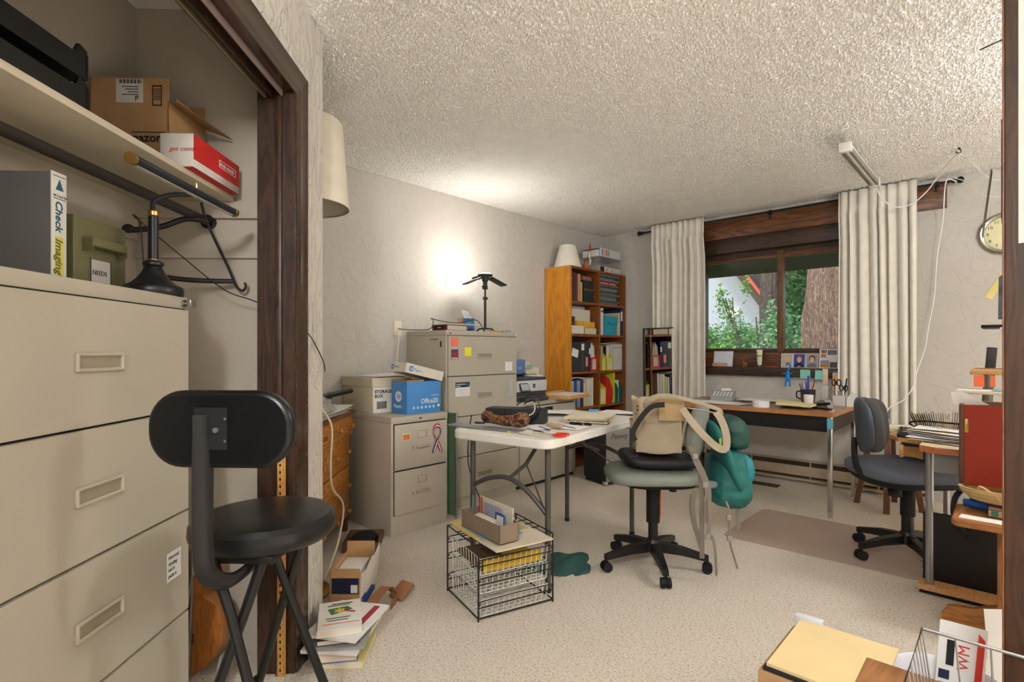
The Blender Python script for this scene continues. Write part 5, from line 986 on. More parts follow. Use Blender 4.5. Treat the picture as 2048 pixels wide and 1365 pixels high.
curtain(-1.07, -.545, .56, 5, 'wide off white linen curtain hanging behind the desk chair')
# ------------------------------------------------------------------ things on the window ledge (z = 1.018)
LZ = 1.018
def ledge(name, x0, x1, h, m, label, cat, y=5.315, tilt=-10):
    t = thing(name, label, cat, (x0, y, LZ), rot=(R(tilt), 0, 0)); ob('print', box(0, x1 - x0, 0, .0025, 0, h), m, t); return t
t = ledge('greeting_card', -2.20, -2.01, .152, mat('card bluewhite', (214, 216, 224), .7), 'pale bluish letter card propped at the end of the window ledge', 'card')
one('wooden_stamp', rbox(-2.19, -2.05, 5.262, 5.285, LZ, LZ + .035, .003), mat('stamp wood', (192, 150, 128), .6), 'flat pinkish wooden stamp in front of the letter card', 'stamp')
fgm = thing('brass_figurine', 'tiny brass animal figurine on the window ledge', 'figurine', (-1.875, 5.28, LZ)); ob('body', [blob((0, 0, .028), .020, .012, .012), blob((-.014, 0, .05), .008, .008, .010), cyl((-.014, 0, .03), (-.014, 0, .05), .007), cyl((-.017, 0, .055), (-.020, 0, .075), .002, n=6)], mat('old brass', (176, 116, 60), .35, .7), fgm)
obs('leg', [cyl((x, y, 0), (x, y, .022), .004, n=8) for x in (-.012, .012) for y in (-.005, .005)], MATS['old brass'], fgm)
tu = thing('lotion_tube', 'cream lotion tube with a green cap standing on the window ledge', 'tube', (-1.745, 5.285, LZ)); ob('tube', [xf(lathe([(.017, .02), (.021, .035), (.026, .12), (.027, .15)], 20), Matrix.Scale(.6, 4, (0, 1, 0))), rbox(-.028, .028, -.004, .004, .145, .165, .003)], mat('tube cream', (222, 220, 196), .4), tu); ob('cap', lathe([(.016, 0), (.017, .02)], 18), mat('tube green', (70, 96, 66), .4), tu); ob('band', [xf(lathe([(.0255, .10), (.0262, .115)], 20, capb=False, capt=False), Matrix.Scale(.64, 4, (0, 1, 0)))], mat('band green', (130, 170, 70), .5), tu)
one('red_pencil', cyl((-1.70, 5.27, LZ + .005), (-1.57, 5.275, LZ + .005), .0045, n=8), mat('pencil red', (190, 60, 46), .5), 'red pencil lying on the window ledge', 'pencil')
M_skin = mat('print skin', (214, 170, 142), .7); 
for k, (x0, bg, hair, shirt, lbn) in enumerate(((-1.565, (176, 172, 164), (204, 176, 130), (190, 176, 166), 'school portrait of a person with long fair hair'), (-1.463, (40, 64, 168), (140, 90, 58), (34, 36, 46), 'school portrait of a person in a black shirt on blue'), (-1.358, (150, 150, 150), (104, 72, 50), (110, 108, 110), 'school portrait of a person in a patterned shirt on grey'))):
    t = ledge('photo_print', x0, x0 + .098, .130, mat('photo bg%d' % k, bg, .4), lbn, 'photo'); t['group'] = 'portrait prints on the window ledge'
    ob('white_border', [box(-.001, .099, -.0004, .0005, -.001, .003), box(-.001, .099, -.0004, .0005, .127, .131), box(-.001, .003, -.0004, .0005, 0, .13), box(.095, .099, -.0004, .0005, 0, .13)], M_white, t)
    ob('shoulders', prism([(.012, .003), (.088, .003), (.084, .03), (.062, .046), (.036, .046), (.016, .03)], -.001, 0, 'y'), mat('shirt%d' % k, shirt, .7), t)
    ob('hair', prism([(.05 + (.026 if k else .03)*math.cos(R(a)), .080 + (.033 if k else .036)*math.sin(R(a)) - (.008 if k == 0 else -.004)) for a in range(0, 360, 20)], -.0015, -.001, 'y'), mat('hair%d' % k, hair, .8), t)
    ob('face', prism([(.05 + .018*math.cos(R(a)), .074 + .025*math.sin(R(a))) for a in range(0, 360, 20)], -.002, -.0015, 'y'), M_skin, t)
    obs('eye', [prism([(.05 + s*.007 + .0022*math.cos(R(a)), .078 + .0016*math.sin(R(a))) for a in range(0, 360, 45)], -.0024, -.002, 'y') for s in (-1, 1)], M_ink, t); ob('mouth', prism([(.043, .064), (.05, .061), (.057, .064), (.05, .0625)], -.0024, -.002, 'y'), M_white, t)
    if k == 1: ob('shirt_print', box(.038, .062, -.0014, -.001, .010, .015), M_white, t)
t = ledge('photo_sheet', -1.252, -1.105, .175, M_white, 'white sheet of small landscape photos propped at the ledge end', 'photo', tilt=-9)
for a, b_, w, h, c in ((.012, .135, .045, .03, (170, 110, 70)), (.065, .120, .07, .042, (120, 120, 130)), (.012, .095, .04, .032, (200, 130, 70)), (.008, .008, .07, .042, (190, 150, 80)), (.084, .006, .055, .05, (90, 80, 84)), (.008, .05, .07, .02, (120, 160, 210))): ob('photo', box(a, a + w, -.0006, 0, b_, b_ + h), mat('mini %s' % (c,), c, .5, vary=(60, .35)), t)
mk = thing('toy_monkey', 'blue plastic toy monkey hanging by its arm from the window ledge', 'toy', (-1.478, 5.213, .85))
M_toy = mat('toy blue', (24, 128, 214), .3)
ob('body', [tube(smoothpath([(0, 0, .215), (.016, .004, .20), (.016, .012, .175), (.004, .004, .150), (0, 0, .135)], 3), .0065, 8), tube(smoothpath([(0, 0, .215), (-.012, .004, .205), (-.010, .01, .19)], 3), .0065, 8), blob((0, 0, .125), .017, .013, .016), blob((.0, 0, .085), .020, .012, .036), tube(smoothpath([(-.012, 0, .11), (-.03, -.002, .12), (-.045, -.002, .115)], 3), .007, 8), tube(smoothpath([(.012, 0, .11), (.03, -.002, .12), (.04, -.002, .125)], 3), .007, 8), tube(smoothpath([(-.01, 0, .06), (-.018, 0, .035), (-.016, 0, .012), (-.028, -.002, .01)], 3), .0075, 8), tube(smoothpath([(.01, 0, .06), (.018, 0, .035), (.016, 0, .012), (.026, -.002, .012)], 3), .0075, 8)], M_toy, mk)
for k, (x0, z0) in enumerate(((-1.378, .925), (-1.262, .922))): one('sticky_note', rot(box(x0, x0 + .08, 5.2225, 5.2245, z0, z0 + .08), 'Y', R(3*k), (x0, 5.22, z0)), mat('aqua note', (128, 200, 184), .8), ('aqua sticky note on the ledge board beside the toy monkey', 'aqua sticky note on the ledge board above the scissors')[k], 'sticky note')
one('tape_piece', box(-1.118, -1.085, 5.2225, 5.2243, .985, 1.003), mat('tape blue', (60, 120, 200), .6), 'piece of blue tape holding papers on the ledge board', 'tape')
one('hanging_papers', box(-1.125, -1.02, 5.2195, 5.2215, .76, .985), M_cream, 'cream papers taped below the window ledge beside the curtain', 'paper')
# ------------------------------------------------------------------ writing desk under the window
dk = thing('writing_desk', 'wood top desk with a black apron and chrome legs below the window', 'desk', (-.93, 4.25, 0))
M_dtop = wood('desk walnut', (150, 106, 70), (120, 80, 50), 'x', 1.5, .28, .05); M_dedge = wood('desk edge', (188, 128, 70), (160, 100, 50), 'x', 2, .45)
ob('top', rbox(-1.24, .02, -.02, .77, .712, .735, .002), M_dtop, dk); ob('front_edge', box(-1.24, .02, -.024, -.02, .708, .735), M_dedge, dk); ob('end_edge', box(.02, .024, -.024, .77, .708, .735), M_dedge, dk)
ob('apron', rbox(-1.23, -.02, -.008, .0, .60, .708, .002), M_blackm, dk); ob('side_apron', box(-.008, .006, .02, .745, .60, .708), mat('apron brown', (60, 48, 40), .6), dk); ob('back_apron', box(-1.23, .0, .74, .75, .60, .708), M_blackm, dk)
for x in (-1.22, 0):
    for y in (0, .75): ob('leg', rbox(x - .016, x + .016, y - .010, y + .010, 0, .708, .002), M_chrome, dk)
DZ = .735
def D(x, y, z=0): return (x, y, DZ + z)
one('adhesive_label', box(-.9475, -.9125, 4.2375, 4.239, .625, .70), mat('label sky', (90, 180, 210), .5), 'sky blue sticker at the top of the chrome desk leg', 'sticker')
ca = thing('desk_calculator', 'grey printing calculator with a roll of paper on the desk', 'calculator', D(-1.86, 4.66), R(12)); ob('case', prism([(0, 0), (.23, 0), (.23, .075), (.17, .075), (.0, .03)], -.09, .09, 'x'), mat('calc grey', (160, 162, 156), .5), ca); ob('display', rot(box(-.07, .07, .172, .174, .05, .068), 'X', 0), M_ink, ca)
obs('key', [xf(rbox(-.008, .008, -.008, .008, 0, .008, .002, 1), Matrix.Translation((-.07 + i*.028, .03 + j*.032, .038 + j*.0085))) for i in range(6) for j in range(4)], M_white, ca); ob('paper_roll', cyl((-.03, .20, .085), (.05, .20, .085), .014, n=14), M_white, ca)
tp2 = thing('tape_roll', 'large roll of white packing tape lying on the desk', 'tape roll', D(-1.43, 4.36)); ob('roll', lathe([(.062, 0), (.062, .048), (.040, .048), (.040, 0)], 36, capb=False, capt=False), M_white, tp2); 
tp3 = one('tape_roll', lathe([(.028, 0), (.028, .022), (.016, .022), (.016, 0)], 24, capb=False, capt=False), M_clear, 'small roll of clear tape beside the large white roll', 'tape roll', D(-1.30, 4.31))
for k, (x, y, w, l, a, m, n) in enumerate(((-1.95, 4.52, .28, .20, 8, M_white, 'white papers spread at the left end of the desk'), (-1.72, 4.40, .30, .20, -4, M_manila, 'manila folder lying at the left of the desk'), (-1.76, 4.42, .26, .18, 6, M_white, 'white sheet on top of the manila folder'), (-1.62, 4.84, .30, .22, 10, M_white, 'white sheet behind the big tape roll'), (-1.40, 4.86, .24, .22, -12, M_cream, 'cream sheet near the back of the desk'), (-1.22, 4.50, .26, .18, 4, M_white, 'white sheet under the notepad'), (-1.19, 4.40, .24, .13, -3, mat('legal pad', (232, 222, 160), .8), 'yellow legal notepad at the desk front'), (-1.30, 4.62, .2, .15, 22, M_manila, 'small manila envelope behind the notepad'))):
    one('desk_paper', wob(-w/2, w/2, -l/2, l/2, (.002 + .0035*k) if k != 6 else .04, .0008, 5, 3, k, .0015 if k != 6 else .016), m, n, 'paper', D(x, y), R(a))
mg = thing('pen_mug', 'dark ceramic mug full of pens on the desk', 'mug', D(-1.235, 4.90)); ob('mug', lathe([(.04, 0), (.05, .02), (.056, .10), (.058, .115), (.053, .115), (.046, .02)], 28, capt=False), mat('dark glaze', (54, 50, 48), .25), mg); ob('band', lathe([(.0505, .022), (.0545, .075)], 28, capb=False, capt=False), mat('brown glaze', (98, 66, 46), .3), mg); ob('handle', tube(smoothpath([(-.054, 0, .10), (-.082, 0, .095), (-.084, 0, .05), (-.05, 0, .035)], 4), .006, 8), MATS['dark glaze'], mg)
for k, (dx, dy, c, n, L) in enumerate(((-.03, .0, (90, 90, 160), 'violet pen leaning left in the dark mug', .17), (-.015, .02, (70, 70, 130), 'slate blue pen in the dark mug', .18), (.005, -.01, (52, 70, 190), 'thick blue marker standing in the dark mug', .23), (-.005, .01, (222, 180, 60), 'yellow pencil in the dark mug', .17), (.032, .0, (150, 50, 46), 'dark red pen leaning right in the dark mug', .20), (-.038, -.01, (60, 60, 70), 'charcoal pen in the dark mug', .165))):
    one('pen', tube([D(-1.235 + dx*.3, 4.90 + dy*.3, .012), D(-1.235 + dx*1.6, 4.90 + dy*1.5, L)], .008 if k == 2 else .0045, 8), mat('pen %s' % (c,), c, .4), n, 'pen')
one('white_cup', lathe([(.030, 0), (.034, .002), (.036, .085), (.033, .085), (.031, .006)], 28, capt=False), M_white, 'plain white cup in front of the pen mug', 'cup', D(-1.19, 4.74))
one('dispenser_tower', [rbox(-.022, .022, -.02, .02, 0, .155, .004)], mat('frosted plastic', (196, 192, 186), .35), 'frosted plastic holder standing between the mug and the scissors', 'holder', D(-1.115, 4.93)); one('packet', rbox(-.018, .018, -.012, .012, .1555, .29, .004), mat('pale tan', (206, 180, 156), .6), 'pale tan cardboard packet rising from the frosted holder', 'packet', D(-1.115, 4.93))
lh = thing('letter_holder', 'grey plastic desk organiser holding scissors and a glue bottle', 'desk organiser', D(-1.00, 4.86), R(6)); ob('cup', [box(-.045, .045, -.03, -.027, 0, .085), box(-.045, .045, .027, .03, 0, .12), box(-.045, -.042, -.03, .03, 0, .10), box(.042, .045, -.03, .03, 0, .10), box(-.045, .045, -.03, .03, 0, .003)], mat('organiser grey', (190, 188, 184), .4), lh); ob('fin', prism([(.05, 0), (.11, 0), (.11, .10), (.08, .11), (.05, .06)], -.03, .03, 'y'), mat('organiser light', (206, 204, 196), .4), lh)
for k, (dx, zt, s, n) in enumerate(((-.02, .21, 1.0, 'black handled scissors standing in the desk organiser'), (.03, .17, .9, 'smaller black scissors standing in the desk organiser'))):
    sc = thing('scissors', n, 'scissors', D(-1.00 + dx, 4.86 - .01*k, .004), R(10)); 
    for q in (-1, 1): ob('handle', tube([(q*.017*s + .013*s*math.cos(R(a)), 0, zt - .03 + .024*s*math.sin(R(a))) for a in range(0, 360, 24)], .0045, 7, closed=True), M_black, sc)
    ob('blade', [prism([(-.008, 0), (.008, 0), (.006, zt - .05), (-.006, zt - .05)], -.002, .002, 'y')], M_chrome, sc)
one('glue_bottle', [tube([D(-1.025, 4.872, .004), D(-1.03, 4.88, .20)], .011, 10), tube([D(-1.03, 4.88, .20), D(-1.031, 4.882, .235)], .009, 8)], mat('glue orange', (226, 108, 40), .4), 'orange capped bottle standing in the desk organiser', 'bottle')
one('marker', tube([D(-.975, 4.86, .004), D(-.95, 4.862, .22)], .005, 8), M_ink, 'black pencil standing in the desk organiser', 'pencil')
stp = thing('stapler', 'black stapler lying at the right end of the desk', 'stapler', D(-1.04, 4.50), R(-28)); ob('base', rbox(-.075, .075, -.018, .018, 0, .012, .004), M_black, stp); ob('arm', rot(rbox(-.075, .07, -.014, .014, .016, .038, .008), 'Y', R(-9), (-.07, 0, .02)), M_black, stp)
one('tape_dispenser', [prism([(-.07, 0), (.07, 0), (.06, .03), (.03, .06), (-.02, .055), (-.07, .03)], -.025, .025, 'y')], mat('dispenser smoke', (150, 146, 142), .3), 'smoky grey tape dispenser behind the stapler', 'tape dispenser', D(-1.06, 4.66), R(-40))
# ------------------------------------------------------------------ swivel chairs
def swivel(t, base0, seat, z_top, m_seat, m_shell, colr=.026):
    hub = ob('hub', lathe([(.045, .085), (.05, .09), (.048, .12), (.032, .15)], 20), M_black, t)
    for k in range(5):
        a = R(base0 + 72*k); ca, sa = math.cos(a), math.sin(a)
        sp = ob('base_spoke', xf(([(.02, -.024, .085), (.02, .024, .085), (.02, .022, .135), (.02, -.022, .135), (.15, -.022, .082), (.15, .022, .082), (.15, .019, .122), (.15, -.019, .122), (.285, -.015, .062), (.285, .015, .062), (.285, .013, .09), (.285, -.013, .09)], [(0,1,2,3), (8,11,10,9)] + [(i, i+4, (i+1) % 4 + 4, (i+1) % 4) for i in range(4)] + [(4+i, 8+i, (i+1) % 4 + 8, (i+1) % 4 + 4) for i in range(4)]), Matrix.Rotation(a, 4, 'Z')), M_black, t)
        c = Vector((.278*ca, .278*sa, .027)); q = Vector((-sa, ca, 0))
        ob('caster', [cyl(c + q*.006, c + q*.024, .026, n=18), cyl(c - q*.006, c - q*.024, .026, n=18), cyl(c - q*.007, c + q*.007, .018, n=12), cyl((c.x, c.y, .03), (c.x, c.y, .068), .008, n=8)], M_blackm, sp)
    ob('gas_cover', [cyl((0, 0, .24), (0, 0, z_top - .11), .036, n=20)], M_blackm, t); ob('gas_column', cyl((0, 0, .12), (0, 0, .26), colr, n=18), M_black, t)
c1 = thing('swivel_chair', 'grey green swivel chair carrying a canvas tote and a teal backpack', 'chair', (-1.43, 2.65, 0), R(43.15))
M_gg = mat('grey green cloth', (124, 128, 118), .8, bump=(200, .3, .002)); M_ch2 = mat('charcoal tweed', (72, 70, 68), .9, bump=(260, .4, .002), vary=(180, .18)); M_shell = mat('slate shell', (60, 66, 74), .45)
swivel(c1, 95 - 43.15, None, .545, M_gg, M_blackm)
ob('seat', [blob((.0, 0, .508), .255, .225, .038, .55, 40, 16, lambda p: Vector((p.x, p.y, p.z - .018*(p.x/.25)*0 - .02*max(0, -p.x/.25 - .6))))], M_gg, c1, angle=70)
ob('seat_pan', [blob((.02, 0, .468), .20, .17, .022, .6, 28, 10)], M_blackm, c1, angle=70)
ob('mechanism', [rbox(-.06, .08, -.05, .05, .425, .455, .006), cyl((.09, -.06, .43), (.09, -.06, .452), .008), cyl((.09, -.06, .422), (.09, -.06, .432), .02, n=14)], M_black, c1)
ob('height_tag', box(.037, .043, -.005, .02, .265, .425), mat('orange tag', (214, 88, 40), .6), c1)
ob('back_bar', tube(smoothpath([(.10, 0, .455), (.22, 0, .45), (.27, 0, .52), (.275, 0, .62)], 4), 0, 4, flat=(.06, .012)), M_black, c1)
ob('backrest', [xf(blob((0, 0, 0), .038, .185, .155, .6, 32, 18, lambda p: Vector((p.x - .03*(abs(p.y)/.18)**2, p.y*(1 - .25*max(0, -p.z/.15)), p.z))), Matrix.Translation((.265, .03, .735)) @ Matrix.Rotation(R(10), 4, 'Y') @ Matrix.Rotation(R(-24), 4, 'Z'))], M_gg, c1, angle=70)
CH = (-1.43, 2.65)
# black laptop sleeve under the tote
lbag = thing('laptop_bag', 'flat black padded bag lying on the swivel chair seat', 'bag', (-1.43, 2.65, .556), R(43.15))
ob('body', xf(blob((.03, -.03, .031), .205, .15, .030, .5, 36, 12, lambda p: Vector((p.x, p.y, p.z + .012*max(0, -p.x/.2 - .3)))), Matrix.Identity(4)), mat('bag black', (16, 16, 17), .55, bump=(40, .2, .004)), lbag, angle=70)
ob('rolled_end', [blob((-.135, -.02, .052), .055, .11, .034, .8, 20, 12)], mat('bag black', (16, 16, 17), .55), lbag, angle=70)
# canvas tote
tt = thing('canvas_tote', 'beige canvas tote bag with outer pockets standing on the swivel chair', 'tote bag', (-1.39, 2.62, .637), R(35))
M_canv = mat('canvas', (170, 152, 124), .9, bump=(220, .35, .002), vary=(5, .06)); M_canv2 = mat('canvas pocket', (158, 143, 120), .9, bump=(220, .35, .002)); M_web = mat('canvas webbing', (160, 147, 124), .9, bump=(260, .3, .001))
def totefn(u, v):
    a = 2*math.pi*u; w = .105 + .030*v; d = .062 + .006*v
    def sp(x, e=.6): return math.copysign(abs(x)**e, x)
    return (w*sp(math.cos(a)) + .006*math.sin(9*a)*v*(1-v)*2, d*sp(math.sin(a)) + .008*math.sin(5*a + 4*v), .285*v - .01*math.sin(4*a)*v)
ob('body', [grid(totefn, 48, 14), lathe([(.001, 0), (.10, 0)], 24, capb=False, capt=False)], M_canv, tt, angle=60).modifiers.new('thick', 'SOLIDIFY').thickness = .002
ob('inner_lining', [xf(box(-.12, .12, -.05, .05, .20, .205), Matrix.Identity(4))], mat('tote inside', (110, 96, 76), .95), tt)
ob('front_pocket', grid(lambda u, v: (-.108 + .216*u*(1 + .0*v) - .008 + .016*u, -.068 - .018*math.sin(math.pi*u)*(.3 + .7*v) - .004, .004 + .165*v - .018*v*math.sin(math.pi*u)), 16, 10, .003, (0, 1, 0)), M_canv2, tt)
ob('side_pocket', grid(lambda u, v: (.108 + .028*math.sin(math.pi*u)*(.4 + .6*v) + .022*v, -.062 + .115*u, .01 + .165*v - .02*v*u), 10, 8, .003, (-1, 0, 0)), M_canv2, tt); ob('side_pocket', grid(lambda u, v: (-.110 - .022*math.sin(math.pi*u)*(.4 + .6*v) - .012*v, -.062 + .115*u, .01 + .16*v), 10, 8, .003, (1, 0, 0)), M_canv2, tt)
ob('top_band', box(.0, .128, -.0745, -.0715, .17, .283), mat('canvas band', (172, 146, 104), .9), tt)
obs('seam', [box(.0, .003, -.0765, -.0745, .16, .284)], M_canv2, tt)
TM = (Matrix.Translation((-1.39, 2.62, .637)) @ Matrix.Rotation(R(35), 4, 'Z')).inverted()
def loc(pts): return [tuple(TM @ Vector(p)) for p in pts]
ob('handle', tube(smoothpath(loc([(-1.352, 2.432, .875), (-1.345, 2.425, .915), (-1.305, 2.462, .943), (-1.255, 2.508, .945), (-1.19, 2.572, .925), (-1.13, 2.63, .90), (-1.075, 2.685, .872), (-1.075, 2.685, .855), (-1.15, 2.61, .874), (-1.2, 2.57, .885)]), 4), 0, 4, flat=(.034, .005), u0=(0, -.5, 1)), M_web, tt)
ob('handle', tube(smoothpath(loc([(-1.20, 2.52, .885), (-1.165, 2.535, .83), (-1.115, 2.575, .755), (-1.065, 2.62, .695), (-1.035, 2.65, .690), (-1.035, 2.655, .76), (-1.06, 2.655, .83), (-1.085, 2.655, .865)]), 4), 0, 4, flat=(.036, .005), u0=(.8, .2, .5)), M_web, tt)
ob('shoulder_strap', tube(smoothpath(loc([(-1.262, 2.455, .905), (-1.31, 2.41, .893), (-1.35, 2.372, .835), (-1.378, 2.348, .765), (-1.37, 2.358, .725)]), 4), 0, 4, flat=(.026, .006), u0=(.3, 0, 1)), M_black, tt)
obs('grommet', [cyl((-.108, -.07, .245), (-.108, -.075, .245), .005, n=10), cyl((-.108, -.07, .225), (-.108, -.075, .225), .005, n=10)], M_ink, tt)
from mathutils import noise as mnoise
def crease(p, s):
    q = Vector((p.x*9 + s*7, p.y*9 + p.z*5, p.z*13 - p.y*6)); r = mnoise.ridged_multi_fractal(q, 1.0, 2.2, 3, 1.0, 2.0)
    return p*(1 + .055*(r - 1.0)) + .006*Vector((mnoise.noise(q*2.3), mnoise.noise(q*2.1 + Vector((5, 0, 0))), 0))
# teal backpack hung over the backrest
bp = thing('hiking_backpack', 'teal hiking backpack with grey straps hanging behind the chair backrest', 'backpack', (-1.392, 2.685, 0), R(43.15))
M_tl = mat('teal nylon', (34, 104, 98), .6, bump=(14, .55, .02), vary=(7, .25)); M_tl2 = mat('aqua nylon', (26, 124, 132), .55, bump=(22, .5, .012)); M_tl3 = mat('deep green nylon', (34, 72, 62), .6, bump=(18, .5, .015)); M_strap = mat('strap taupe', (122, 112, 100), .8)
ob('main_body', [blob((.375, .06, .475), .105, .15, .165, .7, 72, 48, lambda p: crease(Vector((p.x*(1 - .25*p.z/.16) , p.y, p.z)), 1))], M_tl, bp, angle=70)
ob('top_lid', [blob((.40, .07, .72), .075, .13, .095, .75, 60, 36, lambda p: crease(Vector((p.x + .5*(-p.z)*.35, p.y, p.z)), 2))], M_tl3, bp, angle=70)
ob('harness_panel', [xf(blob((0, 0, 0), .030, .11, .21, .7, 24, 16), Matrix.Translation((.325, -.015, .60)) @ Matrix.Rotation(R(-22), 4, 'Y'))], M_tl, bp, angle=70)
ob('front_pocket', [blob((.44, .03, .52), .055, .10, .09, .8, 48, 30, lambda p: crease(p, 3))], M_tl2, bp, angle=70)
ob('hip_pad', [blob((.225, -.03, .45), .07, .02, .022, .8, 18, 10)], mat('pad grey', (130, 130, 128), .8), bp, angle=70)
BM = (Matrix.Translation((-1.392, 2.685, 0)) @ Matrix.Rotation(R(43.15), 4, 'Z')).inverted()
def bloc(pts): return [tuple(BM @ Vector(p)) for p in pts]
for pts, w in (([(-1.172, 2.555, .70), (-1.158, 2.58, .63), (-1.132, 2.60, .56), (-1.111, 2.612, .488), (-1.108, 2.615, .425), (-1.108, 2.615, .31)], .032), ([(-1.18, 2.622, .452), (-1.189, 2.614, .388), (-1.184, 2.619, .312), (-1.171, 2.631, .235), (-1.158, 2.643, .179)], .024), ([(-1.144, 2.60, .57), (-1.138, 2.61, .43), (-1.144, 2.62, .30), (-1.144, 2.625, .204), (-1.145, 2.627, .121)], .024), ([(-1.103, 2.612, .43), (-1.099, 2.615, .331), (-1.107, 2.609, .244), (-1.092, 2.622, .246), (-1.081, 2.633, .181), (-1.076, 2.638, .052)], .020), ([(-1.095, 2.948, .60), (-1.09, 2.955, .52), (-1.087, 2.956, .40), (-1.087, 2.956, .309), (-1.086, 2.957, .2)], .024), ([(-1.10, 2.82, .38), (-1.084, 2.821, .34), (-1.086, 2.82, .30), (-1.083, 2.823, .234), (-1.081, 2.825, .168), (-1.065, 2.839, .09), (-1.052, 2.852, .029)], .010), ([(-1.204, 2.627, .434), (-1.207, 2.624, .357), (-1.192, 2.638, .254), (-1.174, 2.656, .19), (-1.166, 2.663, .151), (-1.172, 2.657, .121)], .007)):
    ob('strap', tube(smoothpath(bloc(pts), 4), 0, 4, flat=(w, .003), u0=(1, 0, 0)), M_strap, bp)
for p in ((-1.155, 2.57, .645), (-1.115, 2.595, .505), (-1.107, 2.606, .245), (-1.158, 2.643, .182), (-1.09, 2.95, .50), (-1.084, 2.818, .30), (-1.081, 2.822, .19)):
    q = bloc([p])[0]; ob('buckle', rbox(q[0] - .013, q[0] + .013, q[1] - .006, q[1] + .006, q[2] - .014, q[2] + .014, .004), mat('buckle grey', (140, 136, 126), .4), bp)
ob('lime_tab', rbox(.25, .262, -.155, -.145, .66, .72, .002), mat('lime', (140, 160, 50), .6), bp)
# chair at the computer desk
c3 = thing('swivel_chair', 'charcoal tweed swivel chair with a curved backrest at the computer desk', 'chair', (-.43, 3.715, .006), R(43.15))
swivel(c3, 228 - 43.15, None, .56, M_ch2, M_shell, .03)
ob('seat', [blob((-.01, 0, .500), .265, .24, .052, .55, 40, 16, lambda p: Vector((p.x, p.y, p.z - .035*max(0, p.x/.26 - .35))))], mat('blue grey tweed', (92, 96, 106), .9, bump=(260, .4, .002), vary=(3, .12)), c3, angle=70)
ob('seat_shell', [blob((0, 0, .465), .25, .215, .05, .55, 36, 12)], M_blackm, c3, angle=70); ob('tilt_box', rbox(-.13, .10, -.06, .06, .395, .43, .01), M_black, c3); ob('tension_knob', cyl((-.10, -.04, .36), (-.10, -.04, .42), .033, n=16), M_blackm, c3)
ob('back_bar', tube(smoothpath([(-.12, -.03, .425), (-.22, -.03, .44), (-.285, -.01, .50), (-.30, .0, .60), (-.295, .0, .68)], 5), .016, 10), M_black, c3)
BKM = Matrix.Translation((-.235, -.04, .755)) @ Matrix.Rotation(R(-38), 4, 'Z') @ Matrix.Rotation(R(-5), 4, 'Y')
ob('back_shell', xf(blob((0, 0, 0), .032, .185, .150, .6, 32, 18, lambda p: Vector((p.x + .06*(p.y/.185)**2, p.y*(1 - .15*max(0, -p.z/.15)), p.z))), Matrix.Translation((-.034, .026, 0)) @ BKM), M_shell, c3, angle=70)
ob('back_cushion', xf(blob((0, 0, 0), .042, .18, .145, .6, 32, 18, lambda p: Vector((p.x + .06*(p.y/.185)**2, p.y*(1 - .15*max(0, -p.z/.15)), p.z))), BKM), M_ch2, c3, angle=70)
# chair mat
one('chair_mat', [prism(roundrect(-1.345, -.34, 3.385, 4.16, .05, 5), .0, .005)], mat('mat vinyl', (176, 156, 142), .55, bump=(200, .2, .001), vary=(4, .05)), 'thin brown vinyl chair mat lying on the carpet under the tweed chair', 'chair mat')
# wooden stool behind
ws = thing('wooden_stool', 'dark wooden stool with a round seat behind the tweed chair', 'stool', (-.672, 4.85, 0), R(0))
M_wst = wood('stool wood', (120, 82, 56), (82, 52, 34), 'z', 2, .5)
ob('seat', lathe([(.15, .555), (.172, .558), (.175, .575), (.17, .585), (.02, .586)], 32), M_wst, ws)
for x, y in ((-.205, -.02), (.013, -.215), (.197, .002), (.005, .205)): ob('leg', ([(x*k + dx, y*k + dy, z) for k, z in ((1, 0), (.55, .556)) for dx, dy in ((-.018, -.018), (.018, -.018), (.018, .018), (-.018, .018))], [(0,3,2,1), (4,5,6,7), (0,1,5,4), (1,2,6,5), (2,3,7,6), (3,0,4,7)]), M_wst, ws)
for p, q in (((-.17, -.015, .18), (.01, -.18, .18)), ((.01, -.18, .22), (.165, .0, .22)), ((.165, .0, .18), (.005, .17, .18)), ((.005, .17, .22), (-.17, -.015, .22)), ((-.13, -.01, .46), (.01, -.14, .46))): ob('rung', tube([p, q], .009, 8), M_wst, ws)
psx = thing('power_strip', 'white power strip lying on the wooden stool with a plug', 'power strip', (-.72, 4.83, .586), R(20)); ob('case', rbox(0, .21, -.03, .03, 0, .035, .004), M_cream, psx); ob('plug', rbox(.02, .05, -.012, .012, .035, .075, .004), M_white, psx)
one('yellow_note', box(-.66, -.53, 4.72, 4.78, .5865, .589), mat('soft yellow', (224, 212, 130), .8), 'soft yellow paper slip on the edge of the wooden stool', 'paper')
# ------------------------------------------------------------------ computer desk on the right
cd = thing('computer_desk', 'tubular framed computer desk with a maple edge along the right side', 'desk', (0, 0, 0))
M_map = wood('maple edge', (214, 164, 106), (190, 136, 82), 'y', 2, .5); M_lam = mat('laminate cream', (216, 196, 162), .5); M_cher = wood('cherry edge', (190, 112, 66), (166, 92, 50), 'x', 2, .5)
ob('top', [prism([(-.325, 3.20), (-.265, 3.155), (.50, 3.155), (.50, 4.30), (-.20, 4.30), (-.325, 4.2)], .695, .722)], M_lam, cd); ob('front_edge', [prism([(-.325, 3.198), (-.265, 3.153), (.50, 3.153), (.50, 3.157), (-.263, 3.157), (-.323, 3.202)], .693, .722)], M_cher, cd)
ob('apron', box(-.27, .48, 3.20, 3.21, .60, .695), mat('apron grey', (130, 128, 126), .6), cd)
for y in (3.27, 4.20): ob('post', cyl((-.293, y, .045), (-.293, y, .695), .0165, n=16), M_steel, cd)
